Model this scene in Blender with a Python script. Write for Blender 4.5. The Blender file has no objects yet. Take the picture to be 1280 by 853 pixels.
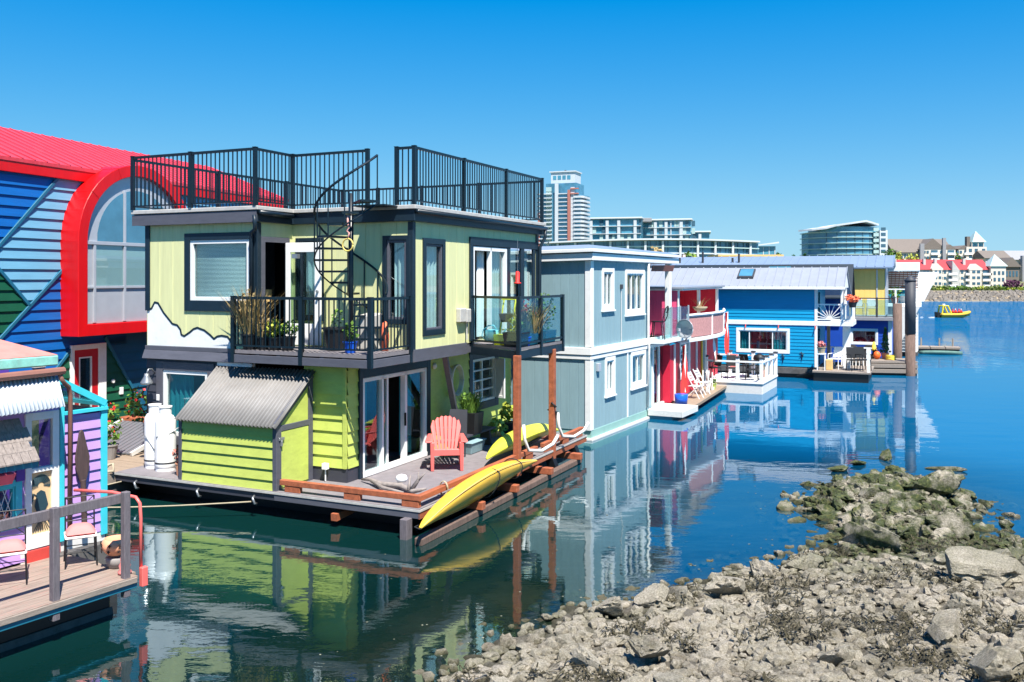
import bpy, bmesh, math, random
import numpy as np
from mathutils import Vector, Matrix, noise
R = math.radians
random.seed(7)
SC = bpy.context.scene
COL = SC.collection

# ------------------------------------------------------------------ helpers
def lin(h):
    if not isinstance(h, str):
        return tuple(h)
    h = h.lstrip('#')
    return tuple(((c / 12.92) if c <= .04045 else ((c + .055) / 1.055) ** 2.4)
                 for c in (int(h[i:i + 2], 16) / 255 for i in (0, 2, 4)))


def mat(name, col, rough=.6, var=.12, scale=3., bump=.0, bscale=40., metal=0., spec=.4, stretch=(1, 1, 1), dirt=0., dirtcol=(.12, .1, .08), fine=0.):
    m = bpy.data.materials.new(name)
    m.use_nodes = True
    nt = m.node_tree
    N, K = nt.nodes, nt.links
    b = N['Principled BSDF']
    c = lin(col)
    b.inputs['Roughness'].default_value = rough
    b.inputs['Metallic'].default_value = metal
    b.inputs['Specular IOR Level'].default_value = spec
    tc = N.new('ShaderNodeTexCoord')
    mp = N.new('ShaderNodeMapping')
    mp.inputs['Scale'].default_value = stretch
    K.new(tc.outputs['Object'], mp.inputs['Vector'])
    n1 = N.new('ShaderNodeTexNoise')
    n1.inputs['Scale'].default_value = scale
    n1.inputs['Detail'].default_value = 6
    n1.inputs['Roughness'].default_value = .65
    K.new(mp.outputs[0], n1.inputs['Vector'])
    cr = N.new('ShaderNodeValToRGB')
    cr.color_ramp.elements[0].position = .3
    cr.color_ramp.elements[1].position = .7
    cr.color_ramp.elements[0].color = (*[x * (1 - var) for x in c], 1)
    cr.color_ramp.elements[1].color = (*[min(1, x * (1 + var)) for x in c], 1)
    K.new(n1.outputs['Fac'], cr.inputs['Fac'])
    out = cr.outputs['Color']
    if dirt > 0:
        n2 = N.new('ShaderNodeTexNoise')
        n2.inputs['Scale'].default_value = scale * 2.3
        n2.inputs['Detail'].default_value = 10
        n2.inputs['Roughness'].default_value = .75
        K.new(mp.outputs[0], n2.inputs['Vector'])
        r2 = N.new('ShaderNodeValToRGB')
        r2.color_ramp.elements[0].position = .52
        r2.color_ramp.elements[1].position = .72
        K.new(n2.outputs['Fac'], r2.inputs['Fac'])
        mu = N.new('ShaderNodeMath')
        mu.operation = 'MULTIPLY'
        mu.inputs[1].default_value = dirt
        K.new(r2.outputs['Color'], mu.inputs[0])
        mx = N.new('ShaderNodeMix')
        mx.data_type = 'RGBA'
        K.new(mu.outputs[0], mx.inputs['Factor'])
        K.new(out, mx.inputs['A'])
        mx.inputs['B'].default_value = (*lin(dirtcol), 1)
        out = mx.outputs['Result']
    K.new(out, b.inputs['Base Color'])
    if bump > 0:
        n3 = N.new('ShaderNodeTexNoise')
        n3.inputs['Scale'].default_value = bscale
        n3.inputs['Detail'].default_value = 5
        K.new(mp.outputs[0], n3.inputs['Vector'])
        bp = N.new('ShaderNodeBump')
        bp.inputs['Strength'].default_value = bump
        bp.inputs['Distance'].default_value = .02
        K.new(n3.outputs['Fac'], bp.inputs['Height'])
        K.new(bp.outputs[0], b.inputs['Normal'])
    return m


def glassmat(name, tint=(.8, .9, .9), refl=.09, rough=.02):
    m = bpy.data.materials.new(name)
    m.use_nodes = True
    nt = m.node_tree
    N, K = nt.nodes, nt.links
    N.remove(N['Principled BSDF'])
    t = N.new('ShaderNodeBsdfTransparent')
    t.inputs[0].default_value = (*tint, 1)
    g = N.new('ShaderNodeBsdfGlossy')
    g.inputs['Roughness'].default_value = rough
    g.inputs['Color'].default_value = (.9, .95, 1, 1)
    f = N.new('ShaderNodeLayerWeight')
    f.inputs['Blend'].default_value = .5
    pw_ = N.new('ShaderNodeMath')
    pw_.operation = 'POWER'
    pw_.inputs[1].default_value = 4
    K.new(f.outputs['Facing'], pw_.inputs[0])
    a = N.new('ShaderNodeMath')
    a.operation = 'MULTIPLY_ADD'
    a.use_clamp = True
    a.inputs[1].default_value = .6
    a.inputs[2].default_value = refl
    K.new(pw_.outputs[0], a.inputs[0])
    mx = N.new('ShaderNodeMixShader')
    K.new(a.outputs[0], mx.inputs[0])
    K.new(t.outputs[0], mx.inputs[1])
    K.new(g.outputs[0], mx.inputs[2])
    K.new(mx.outputs[0], N['Material Output'].inputs[0])
    return m


class MB:
    def __init__(s):
        s.v, s.f = [], []

    def add(s, vs, fs):
        o = len(s.v)
        s.v += [tuple(p) for p in vs]
        s.f += [tuple(i + o for i in f) for f in fs]
        return s

    def box(s, x0, x1, y0, y1, z0, z1):
        return s.hexa([(x0, y0, z0), (x1, y0, z0), (x1, y1, z0), (x0, y1, z0), (x0, y0, z1), (x1, y0, z1), (x1, y1, z1), (x0, y1, z1)])

    def hexa(s, p):
        return s.add(p, [(3, 2, 1, 0), (4, 5, 6, 7), (0, 1, 5, 4), (1, 2, 6, 5), (2, 3, 7, 6), (3, 0, 4, 7)])

    def cyl(s, x, y, z0, z1, r, n=12, r1=None):
        return s.tube([(x, y, z0), (x, y, z1)], [r, r if r1 is None else r1], n)

    def beam(s, a, b, w, h):
        a, b = Vector(a), Vector(b)
        d = (b - a).normalized()
        u = d.cross(Vector((0, 0, 1)))
        if u.length < 1e-4:
            u = Vector((1, 0, 0))
        u.normalize()
        v = u.cross(d)
        u, v = u * w / 2, v * h / 2
        return s.hexa([a - u - v, a + u - v, b + u - v, b - u - v, a - u + v, a + u + v, b + u + v, b - u + v])

    def tube(s, pts, r, n=8, cap=True):
        pts = [Vector(p) for p in pts]
        k = len(pts)
        rs = r if isinstance(r, (list, tuple)) else [r] * k
        o = len(s.v)
        up = Vector((0, 0, 1))
        d0 = (pts[1] - pts[0]).normalized()
        u = d0.cross(up)
        if u.length < 1e-3:
            u = Vector((1, 0, 0))
        u.normalize()
        for i, p in enumerate(pts):
            d = (pts[min(i + 1, k - 1)] - pts[max(i - 1, 0)]).normalized()
            u = (u - d * u.dot(d)).normalized()
            w = d.cross(u)
            for j in range(n):
                a = 2 * math.pi * j / n
                s.v.append(tuple(p + (u * math.cos(a) + w * math.sin(a)) * rs[i]))
        for i in range(k - 1):
            for j in range(n):
                q = (j + 1) % n
                s.f.append((o + i * n + j, o + i * n + q, o + (i + 1) * n + q, o + (i + 1) * n + j))
        if cap:
            s.f.append(tuple(o + j for j in reversed(range(n))))
            s.f.append(tuple(o + (k - 1) * n + j for j in range(n)))
        return s

    def lathe(s, prof, c=(0, 0, 0), n=16):
        o = len(s.v)
        for r, z in prof:
            for j in range(n):
                a = 2 * math.pi * j / n
                s.v.append((c[0] + r * math.cos(a), c[1] + r * math.sin(a), c[2] + z))
        for i in range(len(prof) - 1):
            for j in range(n):
                q = (j + 1) % n
                s.f.append((o + i * n + j, o + i * n + q, o + (i + 1) * n + q, o + (i + 1) * n + j))
        s.f.append(tuple(o + j for j in reversed(range(n))))
        s.f.append(tuple(o + (len(prof) - 1) * n + j for j in range(n)))
        return s

    def prism(s, poly, vec):
        k = len(poly)
        v = Vector(vec)
        o = [Vector(p) for p in poly]
        return s.add(o + [p + v for p in o], [tuple(range(k))[::-1], tuple(range(k, 2 * k))] + [(i, (i + 1) % k, (i + 1) % k + k, i + k) for i in range(k)])

    def grid(s, rows):
        w = len(rows[0])
        return s.add([p for r in rows for p in r], [(i * w + j, i * w + j + 1, (i + 1) * w + j + 1, (i + 1) * w + j) for i in range(len(rows) - 1) for j in range(w - 1)])

    def build(s, name, m, parent=None, smooth=False, bevel=0., norm=True, solid=0.):
        me = bpy.data.meshes.new(name)
        me.from_pydata(s.v, [], s.f)
        if norm:
            bm = bmesh.new()
            bm.from_mesh(me)
            bmesh.ops.recalc_face_normals(bm, faces=bm.faces)
            bm.to_mesh(me)
            bm.free()
        me.materials.append(m)
        if smooth:
            me.polygons.foreach_set('use_smooth', [True] * len(me.polygons))
        o = bpy.data.objects.new(name, me)
        COL.objects.link(o)
        if parent is not None:
            o.parent = parent
        if solid:
            md = o.modifiers.new('solid', 'SOLIDIFY')
            md.thickness = solid
        if bevel:
            md = o.modifiers.new('bevel', 'BEVEL')
            md.width = bevel
            md.segments = 1
            md.limit_method = 'ANGLE'
        return o


def tag(o, label, cat, group=None):
    o['label'] = label
    o['category'] = cat
    if group:
        o['group'] = group
    return o


def thing(name, label, cat, loc=(0, 0, 0), rz=0., group=None):
    o = bpy.data.objects.new(name, None)
    COL.objects.link(o)
    o.location = loc
    o.rotation_euler = (0, 0, rz)
    o.empty_display_size = .2
    return tag(o, label, cat, group)


def dup(root, loc, rz, label=None, scale=None):
    r = root.copy()
    COL.objects.link(r)
    r.location = loc
    r.rotation_euler = (0, 0, rz)
    if scale:
        r.scale = (scale,) * 3
    if label:
        r['label'] = label
    for ch in list(root.children):
        c = ch.copy()
        COL.objects.link(c)
        c.parent = r
        for g in list(ch.children):
            d = g.copy()
            COL.objects.link(d)
            d.parent = c
    return r


def struct(o):
    o['kind'] = 'structure'
    return o


class Frame:
    """house frame: local x along the front (left to right), y to the back"""
    def __init__(s, x, y, th):
        s.x, s.y, s.th = x, y, th

    def w(s, x, y, z):
        c, n = math.cos(s.th), math.sin(s.th)
        return (s.x + x * c + y * n, s.y - x * n + y * c, z)

    def thing(s, name, label, cat, p=(0, 0, 0), rz=0., group=None):
        return thing(name, label, cat, s.w(*p), rz - s.th, group)


class WB:
    def __init__(s, p0, p1):
        s.o = Vector((p0[0], p0[1], 0))
        d = Vector((p1[0] - p0[0], p1[1] - p0[1], 0))
        s.L = d.length
        s.d = d / s.L
        s.n = Vector((s.d.y, -s.d.x, 0))

    def p(s, a, o, z):
        v = s.o + s.d * a + s.n * o
        return (v.x, v.y, z)


def bx(m, w, s0, s1, o0, o1, z0, z1):
    return m.hexa([w.p(s0, o1, z0), w.p(s1, o1, z0), w.p(s1, o0, z0), w.p(s0, o0, z0), w.p(s0, o1, z1), w.p(s1, o1, z1), w.p(s1, o0, z1), w.p(s0, o0, z1)])


def wall(m, w, z0, z1, ops=(), lap=None, grv=None, s0=0., s1=None, dep=.03, ztop=None):
    """wall sheet with openings; lap = board height, grv = groove spacing"""
    s1 = w.L if s1 is None else s1
    zs = []
    if lap:
        k = 0
        z = z0
        while z < z1 - 1e-4:
            e = min(z + lap, z1)
            cuts = sorted({z, e} | {q for op in ops for q in op[2:4] if z < q < e})
            if z > z0:
                zs.append((z, z, 0., dep))
            for a, b in zip(cuts, cuts[1:]):
                zs.append((a, b, dep * (1 - (a - z) / lap), dep * (1 - (b - z) / lap)))
            z = e
    else:
        cuts = sorted({z0, z1} | {q for op in ops for q in op[2:4] if z0 < q < z1})
        zs = [(a, b, 0., 0.) for a, b in zip(cuts, cuts[1:])]
    br = {s0, s1} | {q for op in ops for q in op[0:2] if s0 < q < s1}
    ss = []
    g = set()
    if grv:
        q = s0 + grv
        while q < s1 - .05:
            if all(abs(q - b) > .03 for b in br):
                g.add(round(q, 4))
            q += grv
    pts = sorted(br | g)
    for a, b in zip(pts, pts[1:]):
        a2 = a + .007 if a in g else a
        b2 = b - .007 if b in g else b
        if a in g:
            ss.append((a, a2, -.012, 0))
        ss.append((a2, b2, 0, 0))
        if b in g:
            ss.append((b2, b, 0, -.012))
    for (a, b, oa, ob) in ss:
        for (c, e, oc, oe) in zs:
            cs, cz = (a + b) / 2, (c + e) / 2
            if any(q[0] < cs < q[1] and q[2] - 1e-6 < cz < q[3] + 1e-6 for q in ops):
                continue
            m.add([w.p(a, oa + oc, c), w.p(b, ob + oc, c), w.p(b, ob + oe, e), w.p(a, oa + oe, e)], [(0, 1, 2, 3)])
    return m


def window(par, w, s0, s1, z0, z1, tm, fm, pm, trim=.1, mull=(.5,), bars=(), curt=None, cm=None, name='window', fw=.05, rec=.05, sill=0., proud=.035, tb=None):
    """trim ring proud of the wall, frame inside the opening, panes behind, curtain behind them"""
    tb = trim if tb is None else tb
    m = MB()
    if trim:
        bx(m, w, s0 - trim, s0, -.01, proud, z0 - tb, z1 + trim)
        bx(m, w, s1, s1 + trim, -.01, proud, z0 - tb, z1 + trim)
        bx(m, w, s0, s1, -.01, proud, z1, z1 + trim)
        bx(m, w, s0, s1, -.01, proud, z0 - tb, z0)
        if sill:
            bx(m, w, s0 - trim - .03, s1 + trim + .03, -.01, proud + sill, z0 - tb - .05, z0 - tb - .002)
    else:
        bx(m, w, s0, s1, -.2, -.12, z0, z0 + .02)
    o = m.build(name, tm, par, bevel=.006)
    m = MB()
    e = .002
    bx(m, w, s0 + e, s0 + fw, -rec - .03, .01, z0 + e, z1 - e)
    bx(m, w, s1 - fw, s1 - e, -rec - .03, .01, z0 + e, z1 - e)
    bx(m, w, s0 + fw, s1 - fw, -rec - .03, .01, z1 - fw, z1 - e)
    bx(m, w, s0 + fw, s1 - fw, -rec - .03, .01, z0 + e, z0 + fw)
    for q in mull:
        c = s0 + (s1 - s0) * q
        bx(m, w, c - fw * .45, c + fw * .45, -rec - .025, -.005, z0 + fw, z1 - fw)
    for q in bars:
        c = z0 + (z1 - z0) * q
        bx(m, w, s0 + fw, s1 - fw, -rec - .022, -.012, c - fw * .3, c + fw * .3)
    m.build('frame', fm, o, bevel=.005)
    m = MB()
    bx(m, w, s0 + fw * .8, s1 - fw * .8, -rec - .006, -rec, z0 + fw * .8, z1 - fw * .8)
    m.build('pane', pm, o)
    if curt:
        m = MB()
        for (a, b, t) in curt:
            a, b = s0 + (s1 - s0) * a, s0 + (s1 - s0) * b
            zt = z0 + (z1 - z0) * t
            if cm.name.startswith('blind'):
                z = zt
                while z < z1 - fw:
                    bx(m, w, a, b, -rec - .08, -rec - .062, z, z + .022)
                    z += .03
            else:
                k = max(6, int((b - a) / .025))
                ph = random.random() * 6
                rows = [[w.p(a + (b - a) * i / k, -rec - .12 + .035 * math.sin(ph + i * 1.1) + .012 * math.sin(i * 2.7), z) for i in range(k + 1)] for z in (zt, z1)]
                m.grid(rows)
        m.build('blind' if cm.name.startswith('blind') else 'curtain', cm, o, smooth=True, norm=False)
    return o


def railing(par, pts, z, h, m, name='railing', post_at=None, sp=.11, pr=.032, br=.011, low=.09, drop=0., top=.06, postm=None, cap=True):
    """pts: xy polyline; rails and balusters one mesh, each post a sub-part"""
    mm = MB()
    for a, b in zip(pts, pts[1:]):
        A, B = Vector((*a, 0)), Vector((*b, 0))
        L = (B - A).length
        mm.beam(A + Vector((0, 0, z + h)), B + Vector((0, 0, z + h)), .05, top)
        mm.beam(A + Vector((0, 0, z + low)), B + Vector((0, 0, z + low)), .035, .035)
        n = int(L / sp)
        for i in range(1, n):
            p = A + (B - A) * i / n
            mm.box(p.x - br, p.x + br, p.y - br, p.y + br, z + low, z + h - top / 2)
    o = mm.build(name, m, par)
    for p in (post_at or pts):
        q = MB()
        q.box(p[0] - pr, p[0] + pr, p[1] - pr, p[1] + pr, z - drop, z + h + .03)
        if cap:
            q.box(p[0] - pr - .008, p[0] + pr + .008, p[1] - pr - .008, p[1] + pr + .008, z + h + .031, z + h + .045)
        q.build('post', postm or m, o)
    return o


def leaves(m, c, rad, n, size, up=.3, shell=.0, long=1.6):
    c = Vector(c)
    for _ in range(n):
        while True:
            d = Vector((random.uniform(-1, 1), random.uniform(-1, 1), random.uniform(-1, 1)))
            if shell < d.length < 1:
                break
        p = c + Vector((d.x * rad[0], d.y * rad[1], d.z * rad[2]))
        a = Vector((random.gauss(0, 1), random.gauss(0, 1), random.gauss(0, 1) + up)).normalized()
        b = a.cross(Vector((random.gauss(0, 1), random.gauss(0, 1), random.gauss(0, 1)))).normalized()
        s = size * random.uniform(.6, 1.3)
        m.add([p - a * s * long * .5, p + b * s * .5, p + a * s * long * .5, p - b * s * .5], [(0, 1, 2, 3)])


def blades(m, c, r, h, n, w=.012, lean=.4):
    for _ in range(n):
        a = random.uniform(0, 6.28)
        q = r * math.sqrt(random.random())
        p = Vector((c[0] + q * math.cos(a), c[1] + q * math.sin(a), c[2]))
        d = Vector((random.gauss(0, lean) * .5 + math.cos(a) * lean * q / max(r, .01), random.gauss(0, lean) * .5 + math.sin(a) * lean * q / max(r, .01), 1))
        hh = h * random.uniform(.55, 1.1)
        t = Vector((-math.sin(a), math.cos(a), 0)) * w
        m.add([p - t, p + t, p + d * hh * .6 + t * .8, p + d * hh * .6 - t * .8], [(0, 1, 2, 3)])
        m.add([p + d * hh * .6 - t * .8, p + d * hh * .6 + t * .8, p + d * hh + Vector((d.x, d.y, 0)) * hh * .3], [(0, 1, 2)])


def corr(m, o, u, v, n, L, pitch, amp, th=.006):
    """corrugated sheet: u across the ridges over length |u|, v along them"""
    o, u, v, n = Vector(o), Vector(u), Vector(v), Vector(n).normalized()
    W = u.length
    k = int(W / pitch) * 6
    top = [[o + v * t + u * (i / k) + n * amp * math.sin(6.2832 * i / 6) for i in range(k + 1)] for t in (0, 1)]
    m.grid(top)
    return m


# ------------------------------------------------------------------ palette
M = {}
def mk(key, *a, **k):
    M[key] = mat(key, *a, **k)
mk('green_pale', '#dadaa2', .55, .07, 2, dirt=.3, dirtcol=(.42, .4, .2), stretch=(5, 5, .4))
mk('lime', '#bcc862', .5, .1, 2, dirt=.28, dirtcol=(.2, .26, .05), stretch=(1.5, 1.5, 4))
mk('navy_trim', '#152632', .45, .15, 4, dirt=.1, dirtcol=(.1, .11, .12))
mk('charcoal', '#55565f', .55, .12, 3, dirt=.18, dirtcol=(.02, .02, .03), stretch=(1, 1, 4))
mk('siding_dark', '#3c3d46', .5, .12, 3)
mk('rail_dark', '#0d1c25', .35, .1, 8, spec=.5)
mk('white_paint', '#ecece9', .45, .05, 3, dirt=.22, dirtcol=(.4, .38, .34))
mk('white_old', '#d9d6d0', .6, .06, 4, dirt=.45, dirtcol=(.33, .3, .26), stretch=(1, 1, 3))
mk('roof_trim', '#b9b6b0', .6, .15, 6)
mk('deck_grey', '#7d7779', .8, .14, 5, bump=.2, bscale=80, dirt=.2, dirtcol=(.16, .15, .15))
mk('rust_wood', '#a05a3c', .7, .3, 5, dirt=.35, dirtcol=(.18, .07, .04), stretch=(2, .4, 2), bump=.15)
mk('old_wood', '#8f8378', .8, .25, 6, dirt=.5, dirtcol=(.08, .07, .06), stretch=(4, .6, 4), bump=.3)
mk('grey_post', '#6b6468', .8, .3, 8, dirt=.5, dirtcol=(.12, .1, .1), stretch=(5, 5, .7), bump=.4)
mk('dock_wood', '#96836f', .8, .2, 4, dirt=.35, dirtcol=(.14, .1, .08), stretch=(.5, 5, 1), bump=.2)
mk('hull_black', '#0c0d10', .5, .2, 3)
mk('hull_conc', '#5d5a58', .9, .3, 4, dirt=.6, dirtcol=(.03, .04, .02))
mk('corr_steel', '#85827f', .6, .15, 2, dirt=.35, dirtcol=(.2, .15, .12))
mk('corr_white', '#ccd3da', .4, .05, 3, metal=.1)
mk('curtain_white', '#e8ebea', .8, .05)
mk('curtain_teal', '#2a8f9b', .8, .15)
mk('curtain_red', '#b0172a', .8, .3, 6)
mk('blind_white', '#e6ebea', .6, .03)
mk('black_plastic', '#17181a', .5, .1)
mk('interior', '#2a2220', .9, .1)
mk('coral', '#ea6d66', .35, .05, 5)
mk('yellow_hull', '#e6b63e', .35, .12, 4, dirt=.5, dirtcol=(.42, .3, .08), stretch=(1, 5, 5))
mk('lime_hull', '#cdd244', .35, .1, 3)
mk('strap', '#26272a', .7)
mk('tank_white', '#f1f1f0', .3, .03, 3, dirt=.06, dirtcol=(.5, .45, .4))
mk('steel', '#9a9da0', .35, .1, 6, metal=.6)
mk('rope', '#a89c84', .9, .15, 30, bump=.3, bscale=120)
mk('blue_mid', '#0a5ca6', .5, .12, 2, dirt=.22, dirtcol=(.01, .08, .2), stretch=(.5, .5, 5))
mk('blue_deep', '#1450a0', .5, .1, 2, stretch=(.5, .5, 5))
mk('blue_light', '#6aa3bf', .5, .08, 2, dirt=.15, dirtcol=(.1, .25, .4), stretch=(.5, .5, 5))
mk('teal_deep', '#14506e', .5, .1, 2)
mk('forest', '#125038', .5, .12, 2)
mk('trim_teal', '#1c6480', .5, .1)
mk('red_metal', '#d00a10', .38, .1, 1.2, dirt=.14, dirtcol=(.4, .05, .05), stretch=(2, 2, .5), bump=.1, bscale=3)
mk('red_roof', '#cf3a46', .45, .12, 1.5, dirt=.25, dirtcol=(.6, .22, .22), stretch=(.4, 3, 1))
mk('red_door', '#c41a24', .4, .06)
mk('silver', '#b9bdc4', .35, .05, 3, metal=.25)
mk('purple', '#b58fcc', .5, .07, 3, dirt=.1, dirtcol=(.2, .1, .3), stretch=(.5, .5, 4))
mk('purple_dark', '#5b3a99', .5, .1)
mk('teal_paint', '#3fc3cf', .45, .08, 4, dirt=.1, dirtcol=(.1, .25, .25))
mk('pink_roof', '#c77f74', .8, .12, 3, dirt=.3, dirtcol=(.45, .3, .28))
mk('teal_worn', '#86c4b4', .8, .25, 6, dirt=.6, dirtcol=(.3, .26, .2))
mk('brown_metal', '#8a5f52', .5, .1)
mk('shingle', '#8a7f78', .9, .3, 5, bump=.3, stretch=(5, 5, 1))
mk('tan', '#e0b878', .6, .08)
mk('pink_box', '#e8647c', .5, .08)
mk('cushion', '#dc8580', .9, .06, bump=.1)
mk('paddle', '#4a3a38', .7, .3, 5, stretch=(6, 6, .6))
mk('red_board', '#c7453d', .6, .12, 4)
mk('terracotta', '#e2a07c', .7, .12, 6)
mk('pot_grey', '#8d8884', .8, .15)
mk('art_tan', '#d9b98c', .7, .06)
mk('art_dark', '#23404a', .7, .06)
mk('grey_blue', '#89a5ab', .6, .08, 2, dirt=.3, dirtcol=(.16, .24, .28), stretch=(3, 3, .5))
mk('grey_green', '#90b8ae', .6, .06, 2, dirt=.2, dirtcol=(.2, .28, .26))
mk('pink_wall', '#e2557f', .55, .07, 2, stretch=(4, 4, .5))
mk('red_wall', '#c8203c', .55, .08, 2)
mk('wicker', '#c08a84', .8, .2, 12)
mk('flag_red', '#e23b35', .8, .1)
mk('flag_white', '#f2efee', .8, .05)
mk('sky_blue', '#0090bd', .5, .08, 2, dirt=.16, dirtcol=(.01, .2, .4), stretch=(.6, .6, 6))
mk('roof_metal', '#989da5', .4, .06, 2, metal=.15)
mk('roof_blue', '#8495aa', .4, .06, 2, metal=.15)
mk('navy_wall', '#1b4aa8', .5, .08, 2)
mk('yellow_wall', '#f2cd72', .6, .05, 2)
mk('pile_black', '#3a3c42', .6, .1, 3)
mk('pile_wood', '#6e5a50', .9, .35, 6, dirt=.6, dirtcol=(.05, .04, .03), stretch=(4, 4, .5), bump=.5)
mk('orange', '#f06a2a', .5, .05)
mk('buoy_yellow', '#ecc94a', .6, .1)
mk('tyre', '#2b2a2c', .9, .15)
mk('leaf', '#5d7d2c', .7, .4, 5)
mk('leaf_dark', '#2f5a2c', .7, .4, 5)
mk('leaf_dry', '#a08a5c', .8, .3, 6)
mk('leaf_yel', '#9aa23c', .7, .3, 6)
mk('flower_red', '#e23430', .6, .15)
mk('flower_org', '#f0744c', .6, .2)
mk('flower_white', '#f2f0ea', .6, .05)
mk('pot_black', '#1d1d20', .5, .1)
mk('pot_blue', '#1d5fd0', .3, .08)
mk('planter_teal', '#1f6f86', .5, .1)
mk('aqua', '#8fd2e2', .4, .05)
mk('lemon', '#e6d22c', .5, .06)
mk('teal_chair', '#1fa5b8', .5, .06)
mk('ring_yellow', '#e0c66a', .5, .05)
mk('rope_pink', '#e0a59c', .9, .15)
mk('bark', '#6a5344', .9, .3, 8)
mk('driftwood', '#8e847e', .9, .3, 10, bump=.3)
mk('brick_pink', '#ae7064', .8, .1)
mk('tower_white', '#c6ccd0', .5, .04)
mk('tower_glass', '#4f8fa6', .15, .25, .4, spec=.8)
mk('tower_glass2', '#4a7f98', .15, .3, .4, spec=.8)
mk('roof_tan', '#726961', .8, .1)
mk('cream', '#d6ccbd', .6, .05)
mk('roof_red', '#b23c40', .7, .08)
mk('roof_grey', '#8f8f92', .7, .08)
mk('cap_green', '#a9c2bf', .5, .04)
mk('win_dark', '#3f5f70', .2, .3, 1.5, spec=.7)
mk('hedge', '#5f7038', .8, .4, 1.2)
mk('riprap', '#7a736b', .9, .3, 1.)
mk('land', '#6f7350', .9, .2, .2)
mk('sand', '#95866e', .9, .15, 1)
mk('skin', '#c98e70', .6, .05)
mk('jacket', '#d93a2b', .7, .1)
GL = glassmat('window_glass')
GLB = glassmat('balcony_glass', (.72, .88, .9), .06)
GLF = glassmat('facade_glass', (.35, .55, .6), .35, .05)
# ------------------------------------------------------------------ camera, light, sky
HC = 4.9
FPX = 1140.
cam = bpy.data.cameras.new('camera')
co = bpy.data.objects.new('camera', cam)
COL.objects.link(co)
co.location = (0, 0, HC)
co.rotation_euler = (R(90), 0, 0)
cam.sensor_width = 36
cam.lens = FPX / 1280 * 36
cam.shift_y = -(426.5 - 348) / 1280
cam.clip_end = 3000
SC.camera = co
SUN_EL = R(60)
SH = Vector((.39, -.92, 0)).normalized()
S = SH * math.cos(SUN_EL) + Vector((0, 0, math.sin(SUN_EL)))
sl = bpy.data.lights.new('sun', 'SUN')
sl.energy = 5.0
sl.angle = R(.53)
sl.color = (1, .955, .88)
so = bpy.data.objects.new('sun', sl)
COL.objects.link(so)
so.rotation_euler = S.to_track_quat('Z', 'Y').to_euler()
so.location = (0, 0, 60)
wd = bpy.data.worlds.new('World')
SC.world = wd
wd.use_nodes = True
nt = wd.node_tree
sk = nt.nodes.new('ShaderNodeTexSky')
sk.sky_type = 'NISHITA'
sk.sun_disc = False
sk.sun_elevation = SUN_EL
sk.sun_rotation = math.atan2(SH.x, SH.y)
sk.air_density = 1.0
sk.dust_density = 0.
sk.altitude = 1500
sk.ozone_density = 2.2
hs = nt.nodes.new('ShaderNodeHueSaturation')
hs.inputs['Saturation'].default_value = 1.3
nt.links.new(sk.outputs[0], hs.inputs['Color'])
bg = nt.nodes['Background']
# film-like shoulder of the graded photograph, channel by channel
sc_ = nt.nodes.new('ShaderNodeSeparateColor')
cc_ = nt.nodes.new('ShaderNodeCombineColor')
nt.links.new(hs.outputs[0], sc_.inputs[0])
for i_, (top_, k_, off_) in enumerate(((2.3, .33, .6), (4.2, .245, 0.), (4.75, .46, 0.))):
    prev = sc_.outputs[i_]
    for op_, val in (('SUBTRACT', off_), ('MAXIMUM', 0.), ('MULTIPLY', -k_), ('EXPONENT', None), ('MULTIPLY', -top_), ('ADD', top_)):
        q_ = nt.nodes.new('ShaderNodeMath')
        q_.operation = op_
        nt.links.new(prev, q_.inputs[0])
        if val is not None:
            q_.inputs[1].default_value = val
        prev = q_.outputs[0]
    nt.links.new(prev, cc_.inputs[i_])
nt.links.new(cc_.outputs[0], bg.inputs['Color'])
bg.inputs['Strength'].default_value = .1
SC.view_settings.view_transform = 'Standard'
SC.view_settings.look = 'None'
SC.view_settings.exposure = 1.
SC.view_settings.gamma = 1
SC.cycles.max_bounces = 8
SC.cycles.transparent_max_bounces = 12
SC.cycles.caustics_reflective = False
SC.cycles.caustics_refractive = False
SC.cycles.use_denoising = True
SC.cycles.sample_clamp_indirect = 6

# ------------------------------------------------------------------ shore shape and depth
LAND = [(-9, 4), (-4, 8.2), (-2, 9.9), (-.8, 11.1), (0, 12.4), (1.1, 13.2), (2.25, 14.2), (3.9, 15.3), (5.2, 16.1), (6.0, 16.6), (6.7, 17.6), (6.4, 18.5), (6.3, 19.5), (7.3, 20.9), (8.2, 21.6),
        (9.1, 22.0), (9.9, 21.3), (10.1, 20.2), (9.8, 19.4), (8.6, 18.1), (8.0, 17.0), (8.4, 16.5), (9.2, 16.8), (12, 16.4), (18, 15), (26, 8), (26, -6), (-9, -6)]


def sdist(x, y):
    ins = False
    best = 1e9
    n = len(LAND)
    for i in range(n):
        x0, y0 = LAND[i]
        x1, y1 = LAND[(i + 1) % n]
        if (y0 > y) != (y1 > y) and x < (x1 - x0) * (y - y0) / (y1 - y0) + x0:
            ins = not ins
        dx, dy = x1 - x0, y1 - y0
        t = max(0, min(1, ((x - x0) * dx + (y - y0) * dy) / (dx * dx + dy * dy)))
        best = min(best, math.hypot(x - x0 - dx * t, y - y0 - dy * t))
    return best if ins else -best


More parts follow.
